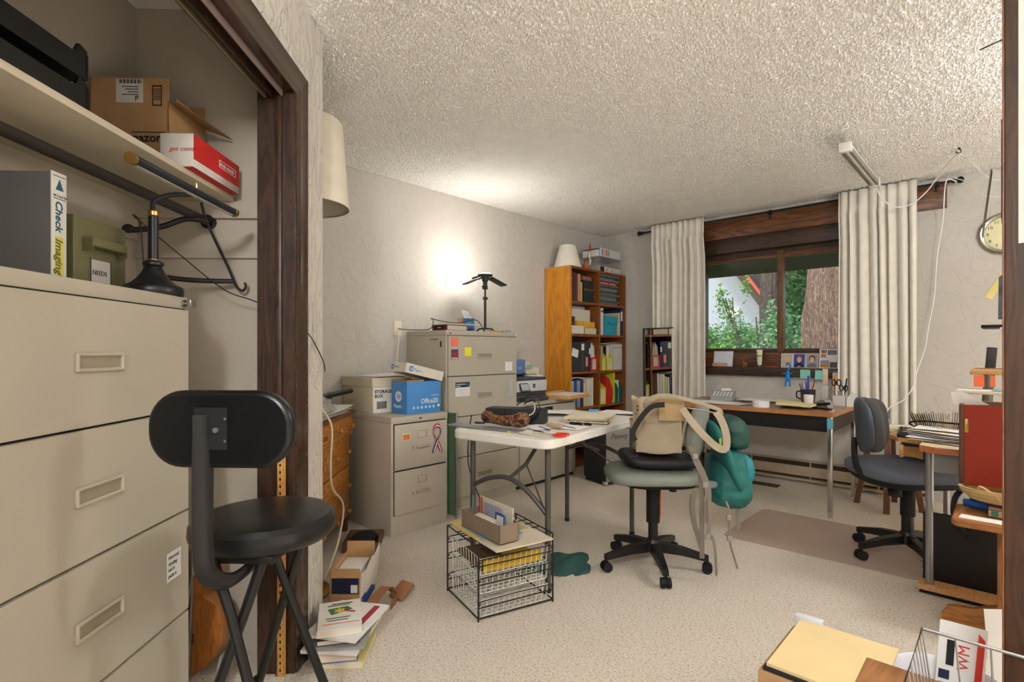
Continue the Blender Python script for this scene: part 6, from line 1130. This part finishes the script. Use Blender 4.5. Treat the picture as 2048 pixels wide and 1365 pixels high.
ob('base_board', prism([(-.335, 3.235), (.45, 3.235), (.45, 3.33), (-.335, 3.33)], .02, .045), M_map, cd); ob('foot', box(-.33, .44, 3.25, 3.31, 0, .02), M_blackm, cd); ob('foot', box(-.32, .44, 4.17, 4.23, 0, .045), M_map, cd)
ob('keyboard_shelf', [prism([(-.47, 3.68), (-.33, 3.62), (-.33, 4.05), (-.50, 4.05), (-.53, 3.97), (-.53, 3.80)], .662, .684)], M_oak, cd); ob('drawer_box', [rbox(-.455, -.30, 3.69, 3.97, .58, .645, .003)], wood('drawer oak', (196, 150, 88), (172, 122, 62), 'x', 2, .5), cd); ob('drawer_front', rbox(-.465, -.445, 3.67, 3.99, .577, .648, .003), M_oak, cd); ob('slide', box(-.45, -.30, 3.675, 3.69, .640, .664), M_black, cd)
ob('bracket', box(-.34, -.31, 3.5, 3.52, .60, .70), M_black, cd)
hu = ob('hutch_shelf', [rbox(-.155, .45, 3.50, 3.95, 1.055, 1.078, .003)], M_map, cd); ob('hutch_post', cyl((-.09, 3.62, .722), (-.09, 3.62, 1.055), .018, n=14), M_steel, cd); ob('hutch_post', cyl((.40, 3.62, .722), (.40, 3.62, 1.30), .018, n=14), M_steel, cd); ob('upper_shelf', rbox(-.115, .45, 3.55, 3.85, 1.288, 1.302, .003), M_black, cd); ob('shelf_panel', rbox(-.045, .45, 3.545, 3.85, 1.278, 1.288, .003), M_white, cd)
ob('inner_tray', [rbox(-.205, .45, 3.42, 3.60, .962, .978, .003)], M_cream, cd); ob('tray_post', cyl((.05, 3.5, .722), (.05, 3.5, .962), .012, n=10), M_steel, cd)
for k, (x0, x1) in enumerate(((-.14, -.10), (-.078, -.06))): one('sticky_note', box(x0, x1, 3.4985, 3.4998, .995, 1.052), mat('orange note', (236, 112, 66), .8), ('wide orange sticky note hanging under the hutch shelf', 'narrow orange sticky note hanging under the hutch shelf')[k], 'sticky note')
one('desk_speaker', [prism([(-.052, 1.335), (.06, 1.335), (.06, 1.56), (-.03, 1.56), (-.05, 1.54)], 3.60, 3.72, 'y')], mat('speaker blue grey', (72, 82, 92), .45), 'blue grey desktop speaker on the upper hutch shelf', 'speaker'); 
sk = bpy.data.objects['desk_speaker']; ob('cone', [cyl((-.008, 3.590, 1.485), (-.008, 3.60, 1.485), .026, n=24)], M_black, sk); ob('ring', tube([(-.008 + .026*math.cos(R(a)), 3.592, 1.485 + .026*math.sin(R(a))) for a in range(0, 360, 20)], .003, 6, closed=True), M_steel, sk); ob('stand', rbox(-.03, .05, 3.61, 3.70, 1.3025, 1.336, .004), M_black, sk)
one('modem_box', [xf(rbox(-.022, .022, -.05, .05, 0, .47, .006), Matrix.Translation((-.115, 4.03, .7235)) @ Matrix.Rotation(R(4), 4, 'Y'))], mat('modem dark', (62, 62, 64), .4), 'tall dark grey modem standing behind the hutch shelf', 'modem')
one('picture_frame', rbox(-.03, .05, 3.64, 3.66, .978 - .254, .978 + .05, .003), wood('frame oak', (200, 140, 60), (170, 110, 40), 'z', 3, .5), 'small oak picture frame standing behind the red box', 'picture frame', (0, .02, 0))
for k, (x0, x1, y0, y1, c, n) in enumerate(((-.20, .2, 3.44, 3.58, (236, 234, 226), 'white papers on the narrow cream tray'), (-.07, .2, 3.43, 3.57, (150, 196, 214), 'pale blue paper on the narrow cream tray'))): one('tray_paper', box(x0, x1, y0, y1, .9785 + .003*k, .981 + .003*k), mat('tray paper%d' % k, c, .8), n, 'paper')
kb = thing('computer_keyboard', 'black computer keyboard lying on the pull out shelf', 'keyboard', (-.435, 3.87, .6855), R(6)); ob('case', rbox(-.06, .06, -.17, .17, 0, .018, .004), M_black, kb); obs('key', [xf(rbox(-.008, .008, -.008, .008, 0, .006, .002, 1), Matrix.Translation((-.044 + .0208*i, -.15 + .0212*j, .018))) for i in range(5) for j in range(15)], mat('key black', (40, 40, 42), .5), kb)
one('pink_slip', box(-.46, -.39, 3.76, 3.80, .7100, .7115), mat('pink paper', (236, 190, 186), .8), 'pink paper slip lying on the keyboard', 'paper')
for k in range(7):
    w, l = .15 + .02*(k % 3), .24
    one('desk_letter', wob(-w/2, w/2, -l/2, l/2, .002 + .0085*k, .003, 5, 3, k, .002), (M_white, M_cream, M_white, mat('lilac white', (216, 212, 222), .8))[k % 4], ('sheet at the bottom of the letter pile beside the keyboard', 'cream letter second in the pile beside the keyboard', 'white letter third in the pile beside the keyboard', 'lilac tinted letter in the middle of the letter pile', 'white letter fifth in the pile beside the keyboard', 'cream letter sixth in the pile beside the keyboard', 'white letter on top of the pile beside the keyboard')[k], 'letter', (-.25 + .006*math.sin(k*2), 3.36 + .01*k, .7225), R(70 + 11*math.sin(k*1.3)), 'letters on the computer desk')
rn = random.Random(4)
for k in range(30):
    u = k/29; a = (26 - 46*u) if not .52 < u < .6 else 2
    x = -.385 + .23*u
    one('index_card', box(-.0016, .0016, -.06, .06, 0, .105 + rn.uniform(-.01, .008)), (M_cream, M_manila, M_white, M_card, mat('old paper', (206, 184, 140), .9))[rn.randrange(5)], 'worn index card standing in the fanned row on the computer desk', 'index card', (x, 3.78, .7235), group='index cards fanned out in a row', rot=(0, R(-a), R(4)))
one('index_card_tray', box(-.41, -.13, 3.71, 3.85, .7223, .7232), M_card, 'thin cardboard sheet under the fanned index cards', 'cardboard')
one('black_headset_cord', tube(smoothpath([(-.10, 3.60, .79), (-.22, 3.60, .793), (-.33, 3.60, .795), (-.40, 3.62, .785), (-.41, 3.66, .765), (-.37, 3.66, .750), (-.33, 3.645, .748)], 5), .0045, 6), M_black, 'black cord looped over the letter pile', 'cord')
pcx = thing('computer_case', 'large flat black computer case standing behind the desk base board', 'computer', (-.325, 3.335, 0)); ob('case', rbox(0, .34, 0, .04, .03, .37, .006), mat('case matt black', (22, 20, 19), .6, bump=(300, .2, .001)), pcx); ob('foot', box(.02, .32, .005, .035, 0, .03), M_blackm, pcx); ob('connector', [rbox(-.012, 0, .005, .03, .09, .12, .002)], M_grey, pcx)
# small trestle table in front
tt2 = thing('trestle_table', 'small oak trestle table with a scrolled foot and rounded top', 'table', (0, 0, 0))
M_tro = wood('trestle oak', (176, 118, 62), (140, 86, 40), 'x', 1.6, .4)
tpt = ob('top', [prism(roundrect(-.185, .42, 2.83, 3.14, .03, 5), .455, .485)], M_tro, tt2); tpt.modifiers.new('round', 'BEVEL').width = .006
ob('upright', rbox(-.045, -.02, 2.90, 3.07, .06, .455, .003), wood('trestle oak z', (150, 96, 50), (116, 70, 32), 'z', 1.6, .4), tt2); ob('upright', rbox(.30, .325, 2.90, 3.07, .06, .455, .003), MATS['trestle oak z'], tt2)
foot = [(-.225, 0), (.10, 0), (.10, .10), (-.05, .115), (-.085, .10), (-.12, .082), (-.17, .078), (-.205, .068), (-.225, .03)]
ob('scroll_foot', prism(foot, 2.97, 3.0, 'y'), M_tro, tt2); ob('scroll_foot', prism([(a + .40, b_) for a, b_ in foot], 2.97, 3.0, 'y'), M_tro, tt2)
one('white_paper', rotz(box(-.16, .12, 2.855, 2.92, .4855, .488), R(-5), (-.1, 2.88, 0)), M_white, 'white paper sheet at the front of the trestle table', 'paper')
mb = thing('manual_book', 'tan paperback book with black lettering on the trestle table', 'book', (-.075, 2.95, .486)); ob('cover', [box(0, .22, 0, .13, 0, .003), box(0, .22, 0, .13, .030, .033), box(0, .003, 0, .13, 0, .033), box(0, .22, 0, .003, 0, .033)], mat('manual tan', (190, 164, 124), .7), mb); ob('pages', box(.004, .216, .004, .128, .003, .030), M_cream, mb); text('Mac', .026, M_ink, mb, (.045, -.0008, .008), FACE_NY); ob('stamp', box(.012, .034, -.0008, 0, .006, .028), mat('stamp green', (70, 130, 110), .7), mb)
one('blue_bottle', [tube([(-.135, 3.07, .508), (-.03, 3.05, .508)], .022, 14), tube([(-.155, 3.075, .506), (-.133, 3.07, .508)], .016, 12)], mat('bottle blue', (36, 92, 186), .35), 'blue bottle lying beside the wicker basket', 'bottle')
wk = thing('wicker_basket', 'oval wicker tray basket with curved handles under the red box', 'basket', (.0, 3.05, .532)); M_wk = mat('wicker', (212, 180, 126), .8, bump=(120, .5, .003))
ob('bowl', [xf(lathe([(.12, 0), (.15, .02), (.175, .055), (.168, .056), (.145, .024), (.115, .006)], 36, capt=False), Matrix.Scale(.55, 4, (0, 1, 0)))], M_wk, wk); 
for k in range(3): ob('coil', tube([((.137 + .014*k)*math.cos(R(a)), .55*(.137 + .014*k)*math.sin(R(a)), .012 + .016*k) for a in range(0, 360, 12)], .006, 6, closed=True), M_wk, wk)
ob('handle', tube(smoothpath([(-.10, -.06, .03), (-.10, -.07, .07), (-.05, -.085, .04), (-.03, -.085, .02)], 4), .005, 6), M_wk, wk); ob('handle', tube([(.02 + .035*math.cos(R(a)), -.09, .035 + .03*math.sin(R(a))) for a in range(0, 360, 20)], .005, 6, closed=True), M_wk, wk)
rbx = thing('red_file_box', 'tall rust red cardboard file box on the wicker basket', 'box', (-.172, 3.07, .590)); M_rust = mat('rust red', (146, 44, 24), .7, vary=(4, .08))
ob('front', [box(.018, .34, -.005, 0, .0, .345)], M_rust, rbx); ob('side', [rbox(0, .018, -.008, .08, 0, .35, .006)], mat('brown binding', (96, 62, 46), .7), rbx); ob('back', box(.0, .34, .076, .08, 0, .35), M_rust, rbx); ob('bottom', box(.0, .34, 0, .08, 0, .004), M_rust, rbx); ob('finger_hole', rbox(.018, .032, -.008, -.005, .225, .285, .003), M_brass, rbx); ob('inside_card', box(.02, .33, .045, .07, .01, .36), mat('inside brown', (120, 92, 70), .8), rbx)
one('envelope_in_box', xf(prism([(-.02, .34), (.10, .345), (.005, .40), (-.03, .395)], .03, .033, 'y'), Matrix.Translation((-.172, 3.07, .592))), M_white, 'white envelope sticking out of the red file box', 'envelope')
one('cable_bundle', tube(smoothpath([(-.16, 3.30, .30), (-.19, 3.315, .36), (-.20, 3.22, .42), (-.19, 3.16, .50), (-.17, 3.15, .54)], 4), .012, 8), M_black, 'black cable bundle hanging behind the trestle table', 'cable')
# ------------------------------------------------------------------ floor clutter by the door
bxs = thing('cardboard_carton', 'brown cardboard carton under the manila envelope by the door', 'box', (-.52, 1.56, 0)); ob('carton', rbox(0, .215, 0, .33, 0, .28, .003), M_card, bxs); ob('contents', box(.01, .205, .01, .32, .28, .289), M_ink, bxs)
one('grey_binder', rbox(-.52, -.44, 1.895, 1.925, 0, .31, .003), mat('grey white', (206, 206, 208), .6), 'pale grey binder standing behind the cardboard carton', 'binder', (0, .01, 0))
en = thing('manila_envelope', 'large plain manila envelope lying on the cardboard carton', 'envelope', (-.503, 1.58, .2895)); ob('envelope', [grid(lambda u, v: (.26*u, .335*v, .009 + .004*math.sin(math.pi*u)*math.sin(math.pi*v)), 8, 8, .009)], mat('envelope manila', (226, 200, 148), .7, vary=(7, .05)), en); ob('flap_seam', box(.205, .207, .01, .325, .0098, .0112), M_manila, en)
wbx = thing('wooden_chest', 'low oak chest with a bold grain top beside the manila envelope', 'chest', (-.262, 1.13, 0)); M_grain = wood('bold grain', (176, 122, 76), (122, 74, 40), 'y', .8, .4, .1, 6)
ob('body', box(.005, .23, .0, .42, 0, .395), M_grain, wbx); ob('lid', rbox(0, .235, -.005, .425, .395, .42, .003), M_grain, wbx)
wbk = thing('wire_basket', 'silver wire office basket on the oak chest in front of the door', 'wire basket', (-.146, 1.20, .4215)); M_wire = mat('silver wire', (150, 148, 146), .35, .8)
BWX, BWY, BHZ = .34, .285, .135
ob('rim', tube([(0, 0, BHZ), (BWX, 0, BHZ), (BWX, BWY, BHZ), (0, BWY, BHZ)], .0034, 8, closed=True), M_wire, wbk); ob('base_ring', tube([(.02, .02, .003), (BWX - .02, .02, .003), (BWX - .02, BWY - .02, .003), (.02, BWY - .02, .003)], .0028, 6, closed=True), M_wire, wbk)
for k in range(9):
    y = .02 + (BWY - .04)*k/8; ob('wire', tube([(0, BWY*k/8, BHZ), (.02, y, .003), (BWX - .02, y, .003), (BWX, BWY*k/8, BHZ)], .0018, 6), M_wire, wbk)
for k in range(7):
    x = .02 + (BWX - .04)*k/6; ob('wire', tube([(BWX*k/6, 0, BHZ), (x, .02, .003), (x, BWY - .02, .003), (BWX*k/6, BWY, BHZ)], .0018, 6), M_wire, wbk)
pt = thing('white_tub', 'round white plastic tub standing behind the oak chest', 'tub', (-.135, 1.93, 0)); ob('tub', lathe([(.10, 0), (.115, .01), (.128, .245), (.134, .25), (.130, .252), (.122, .24), (.11, .02)], 40, capt=False), mat('tub white', (226, 224, 226), .5), pt)
en2 = thing('printed_mailer', 'white mailing envelope with red and black print standing in the tub', 'envelope', (-.125, 1.945, .03), rot=(R(-9), R(6), R(18))); ob('sheet', box(-.05, .06, -.002, 0, 0, .36), M_white, en2); ob('red_stripe', [prism([(.036, .19), (.052, .17), (.055, .33), (.04, .345)], -.003, -.002, 'y')], mat('print red', (206, 52, 40), .6), en2); text('WM', .038, mat('print red', (206, 52, 40), .6), en2, (.022, -.0028, .235), (R(90), R(-90), 0)); ob('dark_block', box(-.03, -.012, -.003, -.002, .24, .31), M_ink, en2); obs('stamp', [box(-.045, -.02, -.003, -.002, .20, .225), box(-.045, -.02, -.003, -.002, .165, .19)], M_navy, en2)
one('maroon_folder', rot(box(-.05, -.043, 1.68, 1.86, .0, .37), 'Y', R(4), (-.05, 1.8, 0)), mat('maroon card', (120, 30, 44), .6), 'maroon folder standing beside the door edge', 'folder', (.02, .0, 0))
for k in range(2): one('upright_sheet', rot(grid(lambda u, v, k=k: (-.05 + .015*k + .09*u + .01*v, 2.40 + .05*u + .03*k + .02*v, (.30 - .04*k)*v), 4, 6, .0015, (0, -1, 0)), 'Y', R(-6), (0, 0, 0)), M_white, ('white sheet standing on edge by the trestle table foot', 'second white sheet on edge by the trestle table foot')[k], 'paper')
# ------------------------------------------------------------------ wall clock and hanging things
ck = thing('wall_clock', 'round silver rimmed wall clock with a cream face on the window wall', 'clock', (-.035, 5.27, 2.025))
ob('rim', [xf(lathe([(.118, 0), (.155, .004), (.152, .022), (.138, .034), (.122, .03), (.118, .018)], 48, capt=False), Matrix.Rotation(R(90), 4, 'X'))], mat('clock silver', (170, 164, 146), .25, .8), ck); ob('face', [xf(lathe([(.001, .012), (.119, .012)], 40, capb=False, capt=False), Matrix.Rotation(R(90), 4, 'X'))], mat('clock face', (220, 214, 170), .6), ck)
for n in range(1, 13): text(str(n), .032, M_ink, ck, (.098*math.sin(R(30*n)), -.0128, .098*math.cos(R(30*n)) - .011), FACE_NY, 'numeral', 'CENTER')
ob('hour_hand', prism([(-.004, -.01), (.004, -.01), (.05, .03), (.046, .034)], -.016, -.0145, 'y'), M_ink, ck); ob('minute_hand', prism([(-.003, -.01), (.003, -.01), (.002, .085), (-.002, .085)], -.019, -.0175, 'y'), M_ink, ck)
one('paper_streamer', xf(box(-.022, .022, 0, .001, -.16, .16), Matrix.Translation((-.055, 5.2665, 1.70)) @ Matrix.Rotation(R(28), 4, 'Y')), mat('streamer yellow', (226, 208, 130), .8), 'pale yellow paper strip slanting on the wall below the clock', 'paper strip')
hb = thing('hanging_folders', 'narrow bundle of green and grey boards hanging from the ceiling by a string', 'boards', (-.024, 2.55, 1.55)); ob('black_edge', rbox(-.004, .002, -.06, .06, .08, .42, .002), M_black, hb); ob('green_board', box(.004, .010, -.07, .05, .04, .40), mat('board green', (52, 120, 60), .6), hb); ob('pale_board', box(.012, .018, -.07, .05, .06, .41), M_cream, hb); ob('grey_ruler', rot(rbox(-.03, -.026, -.03, .03, .03, .26, .001), 'Y', R(6), (-.01, 0, .28)), mat('ruler grey', (130, 120, 108), .6), hb); ob('string', cyl((.006, 0, .40), (.006, 0, .959), .0012, n=6), M_cream, hb)
one('dowel', tube([(-.098, 2.892, 2.40), (-.012, 2.876, 2.412), (.10, 2.86, 2.45), (.16, 2.85, 2.509)], .0028, 6), M_ink, 'thin black rod hanging from the ceiling near the door', 'rod')
fxl = thing('tube_light', 'slim white fluorescent tube fixture hung below the ceiling by the curtain', 'light fixture', (-.735, 3.72, 2.375)); ob('housing', rbox(-.028, .028, 0, .95, .022, .05, .006), mat('fixture white', (222, 214, 200), .5), fxl); ob('tube', cyl((0, .03, .012), (0, .92, .012), .012, n=14), mat('tube glass', (196, 194, 186), .25), fxl); ob('reflector', [box(-.030, -.026, .02, .93, .0, .03), box(.026, .030, .02, .93, .0, .03)], mat('reflector grey', (160, 156, 146), .3, .5), fxl); obs('end_cap', [rbox(-.034, .034, -.012, .028, -.004, .054, .005), rbox(-.034, .034, .922, .962, -.004, .054, .005)], mat('fixture white', (222, 214, 200), .5), fxl)
obs('suspension_wire', [cyl((0, .06, .05), (.01, .03, .134), .0012, n=5), cyl((0, .88, .05), (0, .70, .134), .0012, n=5)], M_cream, fxl)
for k, (x, y) in enumerate(((-.71, 3.62), (-.745, 4.39), (-.256, 4.57))): one('ceiling_hook', [cyl((x, y, 2.50), (x, y, 2.51), .009, n=10), tube(smoothpath([(x, y, 2.50), (x + .012, y, 2.488), (x + .004, y, 2.474), (x - .012, y, 2.478), (x - .016, y, 2.49)], 3), .003, 6)], M_white if k < 2 else M_black, ('white ceiling hook near the end of the tube light', 'white ceiling hook beside the middle of the tube light', 'black ceiling hook holding the white cord')[k], 'hook')
one('white_swag_cord', tube(smoothpath([(-.735, 4.69, 2.40), (-.72, 4.80, 2.33), (-.66, 4.95, 2.27), (-.56, 5.02, 2.285), (-.47, 5.0, 2.35), (-.40, 4.92, 2.42), (-.33, 4.75, 2.46), (-.27, 4.60, 2.474), (-.25, 4.57, 2.472)], 5), .0042, 6), M_white, 'white cord swagged from the tube light to a ceiling hook', 'cord')
one('white_wall_cord', tube(smoothpath([(-.30, 5.15, 2.43), (-.355, 5.14, 2.455), (-.372, 5.148, 2.36), (-.385, 5.2, 2.169), (-.42, 5.22, 1.907), (-.438, 5.22, 1.602), (-.469, 5.2, 1.373), (-.493, 5.18, 1.181), (-.53, 5.1, 1.025), (-.549, 5.05, .907), (-.603, 5.02, .80), (-.685, 4.98, .74), (-.70, 4.9, .68), (-.69, 4.845, .655)], 5), .004, 6), M_white, 'white cord hanging down the wall beside the right curtain', 'cord')
one('thin_ceiling_wire', tube(smoothpath([(-.256, 4.57, 2.47), (-.215, 4.6, 2.44), (-.178, 4.62, 2.385), (-.134, 4.65, 2.326), (-.08, 4.7, 2.29), (.1, 4.8, 2.25)], 4), .0018, 5), M_cream, 'thin cream wire sagging from the black ceiling hook', 'wire')
one('white_rod_cord', tube(smoothpath([(-.31, 5.15, 2.455), (-.26, 5.12, 2.42), (-.21, 5.08, 2.35), (-.16, 5.05, 2.28), (-.06, 5.05, 2.25), (.1, 5.1, 2.26)], 4), .003, 6), M_cream, 'cream cord trailing right from the curtain rod finial', 'cord')
# ------------------------------------------------------------------ outdoors
grd = struct('ground', box(-30, 14, 5.6, 45, -1.2, -1.0), mat('ground green', (74, 96, 44), .95, vary=(1.5, .3)))
struct('roof_overhang', [prism([(5.48, 2.30), (6.20, 2.035), (6.26, 2.035), (6.26, 2.30), (5.48, 2.55)], -4.5, 1.6, 'x')], mat('soffit', (96, 90, 76), .8, vary=(2, .12)))
def bark(key, c1, c2):
    m = wood(key, c1, c2, 'z', 2.6, .9, 1.0, 5); b = [n for n in m.node_tree.nodes if n.type == 'BUMP'][0]; b.inputs['Distance'].default_value = .03; return m
M_bark = bark('pine bark', (168, 140, 124), (60, 46, 40)); M_bark2 = bark('grey bark', (116, 104, 98), (60, 52, 48))
def trunk(r0, r1, h, seed, n=40, m=30):
    rn = random.Random(seed); ph = [rn.uniform(0, 6) for _ in range(6)]
    def fn(u, v):
        a = 2*math.pi*u; r = r0 + (r1 - r0)*v**.7
        r *= 1 + .05*(abs(math.sin(9*a + 3*math.sin(5*v*r0*9) + ph[3]))**.5 - .6) + .03*math.sin(11*a + 4*v + ph[0]) + .04*math.sin(17*a - 9*v + ph[1]) + .03*math.sin(7*a + 25*v + ph[2]) + .03*math.sin(23*a + 40*v)
        return (r*math.cos(a), r*math.sin(a), -1 + (h + 1)*v)
    return grid(fn, n, m)
def leafmat(key, c1, c2):
    m = mat(key, c1, .55, c2=c2, vary=(2.2, .3)); b = m.node_tree.nodes['Principled BSDF']; b.inputs['Subsurface Weight'].default_value = 0
    n = m.node_tree.nodes; l = m.node_tree.links; tr = n.new('ShaderNodeBsdfTranslucent'); mx = n.new('ShaderNodeMixShader'); mx.inputs[0].default_value = .4
    r = [q for q in n if q.type == 'VALTORGB'][0]; l.new(r.outputs[0], tr.inputs[0]); l.new(b.outputs[0], mx.inputs[1]); l.new(tr.outputs[0], mx.inputs[2]); l.new(mx.outputs[0], n['Material Output'].inputs[0]); return m
LM = [leafmat('leaf mid', (84, 132, 62), (132, 172, 84)), leafmat('leaf deep', (58, 100, 58), (92, 136, 82)), leafmat('leaf pale', (124, 162, 78), (170, 196, 110)), leafmat('leaf bluish', (96, 142, 104), (142, 178, 132))]
def leaves(n, rx, ry, rz, size, seed, cz=0):
    rn = random.Random(seed); V = []; F = []
    cl_ = [(rn.uniform(-1, 1)*rx*.8, rn.uniform(-1, 1)*ry*.8, rn.uniform(-1, 1)*rz*.85, rn.uniform(.25, .5)) for _ in range(max(8, n//160))]
    for i in range(n):
        cx, cy, cz_, cr = cl_[rn.randrange(len(cl_))]
        p = Vector((cx + rn.gauss(0, .4)*cr*rx, cy + rn.gauss(0, .4)*cr*ry, cz + cz_ + rn.gauss(0, .4)*cr*rz))
        d = Vector((rn.uniform(-1, 1), rn.uniform(-1, 1), rn.uniform(-.9, .5))).normalized(); w = d.cross(Vector((rn.uniform(-1, 1), rn.uniform(-1, 1), rn.uniform(-1, 1)))).normalized()
        s = size*rn.uniform(.6, 1.3); o = len(V)
        V += [tuple(p), tuple(p + d*s*.5 + w*s*.28), tuple(p + d*s), tuple(p + d*s*.5 - w*s*.28)]; F.append((o, o+1, o+2, o+3))
    return V, F
def tree(name, label, x, y, r0, h, crown, m, lsize, n, seed, cat='tree', stems=None):
    t = thing(name, label, cat, (x, y, -1.0))
    if r0 > .1: ob('trunk', [xf(trunk(r0, r0*.55, h, seed), Matrix.Identity(4))], M_bark2, t, angle=50, loc=(0, 0, 1.0))
    else:
        rn = random.Random(seed)
        for k in range(stems or 3): ob('stem', tube(smoothpath([(rn.uniform(-.2, .2), rn.uniform(-.2, .2), 0), (rn.uniform(-.3, .3), rn.uniform(-.3, .3), h*.5), (rn.uniform(-.6, .6)*crown[0], rn.uniform(-.5, .5)*crown[1], h)], 5), [r0*(1 - .04*i) for i in range(11)], 6), M_bark2, t)
    f = ob('foliage', leaves(n, crown[0], crown[1], crown[2], lsize, seed + 1), m, t, angle=0, loc=(0, 0, crown[3] + 1.0)); f['kind'] = 'stuff'
    return t
big = thing('pine_trunk', 'massive reddish brown pine tree trunk standing close outside the window', 'tree', (-1.86, 9.3, -1.0)); ob('trunk', [xf(trunk(.60, .36, 7.5, 3, 90, 70), Matrix.Identity(4))], M_bark, big, angle=60, loc=(0, 0, 1.0)); ob('root_flare', xf(lathe([(.95, -1.0), (.75, -.3), (.63, .4), (.58, 1.0)], 40, capb=False, capt=False), Matrix.Identity(4)), M_bark, big, loc=(0, 0, 1.0))
sec = thing('pine_trunk', 'slimmer grey pine trunk in front of the neighbouring house', 'tree', (-3.81, 12.2, -1.0)); ob('trunk', trunk(.21, .17, 7.5, 8, 50, 50), M_bark2, sec, angle=60, loc=(0, 0, 1.0))
ob('dead_branch', tube(smoothpath([(-.1, -.1, 4.1), (-.7, -.3, 4.35), (-1.2, -.4, 4.25), (-1.45, -.4, 4.05)], 4), .02, 6), M_bark2, sec); ob('dead_branch', tube(smoothpath([(.1, -.1, 3.6), (.5, -.3, 3.75), (.8, -.4, 3.6)], 4), .015, 6), M_bark2, sec)
# neighbouring house: gable wall, dark rake boards with a red edge
hs = thing('neighbour_house', 'pale grey stucco gable house with dark eaves edged in red', 'house', (-8.2, 17.0, -1.0), R(0))
ob('gable_wall', [prism([(-4.5, 0), (4.9, 0), (4.9, .35), (.2, 7.2), (-4.5, 1.0)], 0, .3, 'y')], mat('stucco pale', (142, 150, 164), .9, bump=(12, .4, .02)), hs)
ob('rake_board', [prism([(.2, 7.2), (5.1, .05), (5.35, .05), (.2, 7.58)], -.5, .3, 'y')], mat('eave dark', (62, 54, 50), .8), hs); ob('red_edge', [prism([(.2, 7.56), (5.34, .05), (5.43, .05), (.2, 7.70)], -.55, -.48, 'y')], mat('roof red', (186, 62, 50), .6), hs); ob('roof', [prism([(.2, 7.4), (5.3, .0), (5.4, .05), (.2, 7.68), (-5.0, 1.0), (-4.9, .8)], .3, 6, 'y')], mat('roof brown', (70, 60, 54), .8), hs); ob('wall_light', rbox(1.6, 2.0, -.1, 0, 3.3, 3.5, .02), M_white, hs)
for a in ((-3.95, 9.4, .02, 2.4, (.75, .6, .85, .95), 0, .075, 3200, 11, 'bushy green shrub at the curtain end of the window view'), (-3.50, 10.2, .02, 2.8, (.55, .6, 1.0, 1.0), 3, .075, 3000, 12, 'pale bluish green shrub below the neighbouring house'), (-4.32, 11.5, .02, 3.3, (.35, .4, .9, 1.75), 0, .075, 700, 13, 'tall loose sapling in front of the house gable'), (-3.1, 10.9, .02, 2.8, (.6, .7, 1.0, .95), 3, .08, 3000, 14, 'leafy shrub behind the window mullion'), (-4.9, 10.4, .02, 2.5, (.9, .7, .9, .95), 1, .08, 3000, 15, 'dark green shrub beside the bushy one')):
    tree('garden_shrub', a[9], a[0], a[1], a[2], a[3], a[4], LM[a[5]], a[6], a[7], a[8], 'shrub')
for a in ((-3.45, 14.5, .12, 6.0, (1.0, 1.2, 2.6, 3.2), 1, .14, 8000, 21, 'dark leafy tree filling the view between the trunks'), (-2.7, 16.5, .15, 7.0, (1.7, 1.5, 3.2, 3.6), 0, .16, 9000, 22, 'mid green tree behind the massive pine trunk'), (-7.9, 25.5, .2, 9.0, (2.2, 1.4, 3.2, 5.2), 2, .22, 6000, 23, 'pale green tree above the roof of the house'), (-.6, 19.0, .2, 8.0, (2.6, 2, 4.0, 4.5), 1, .2, 7000, 24, 'deep green tree hidden mostly by the pine trunk'), (-5.9, 14.0, .1, 2.4, (1.3, .9, .8, .95), 0, .12, 4000, 25, 'low spreading green tree below the house gable'), (-4.9, 15.2, .1, 2.6, (1.1, .9, .9, 1.0), 3, .12, 4000, 26, 'low bluish green tree below the dark eaves')):
    tree('leafy_tree', a[9], a[0], a[1], a[2], a[3], a[4], LM[a[5]], a[6], a[7], a[8])
for k, (x, y, h) in enumerate(((-6, 34, 12), (5, 38, 13), (-18, 40, 11))):
    tree('distant_tree', ('distant tall green tree beyond the house', 'distant tall tree far to the right behind the pine', 'distant tall tree far behind the house roof')[k], x, y, .3, h, (5.5, 2.5, 6, 5.5), LM[2 if k == 0 else 1], .42, 6000, 40 + k)
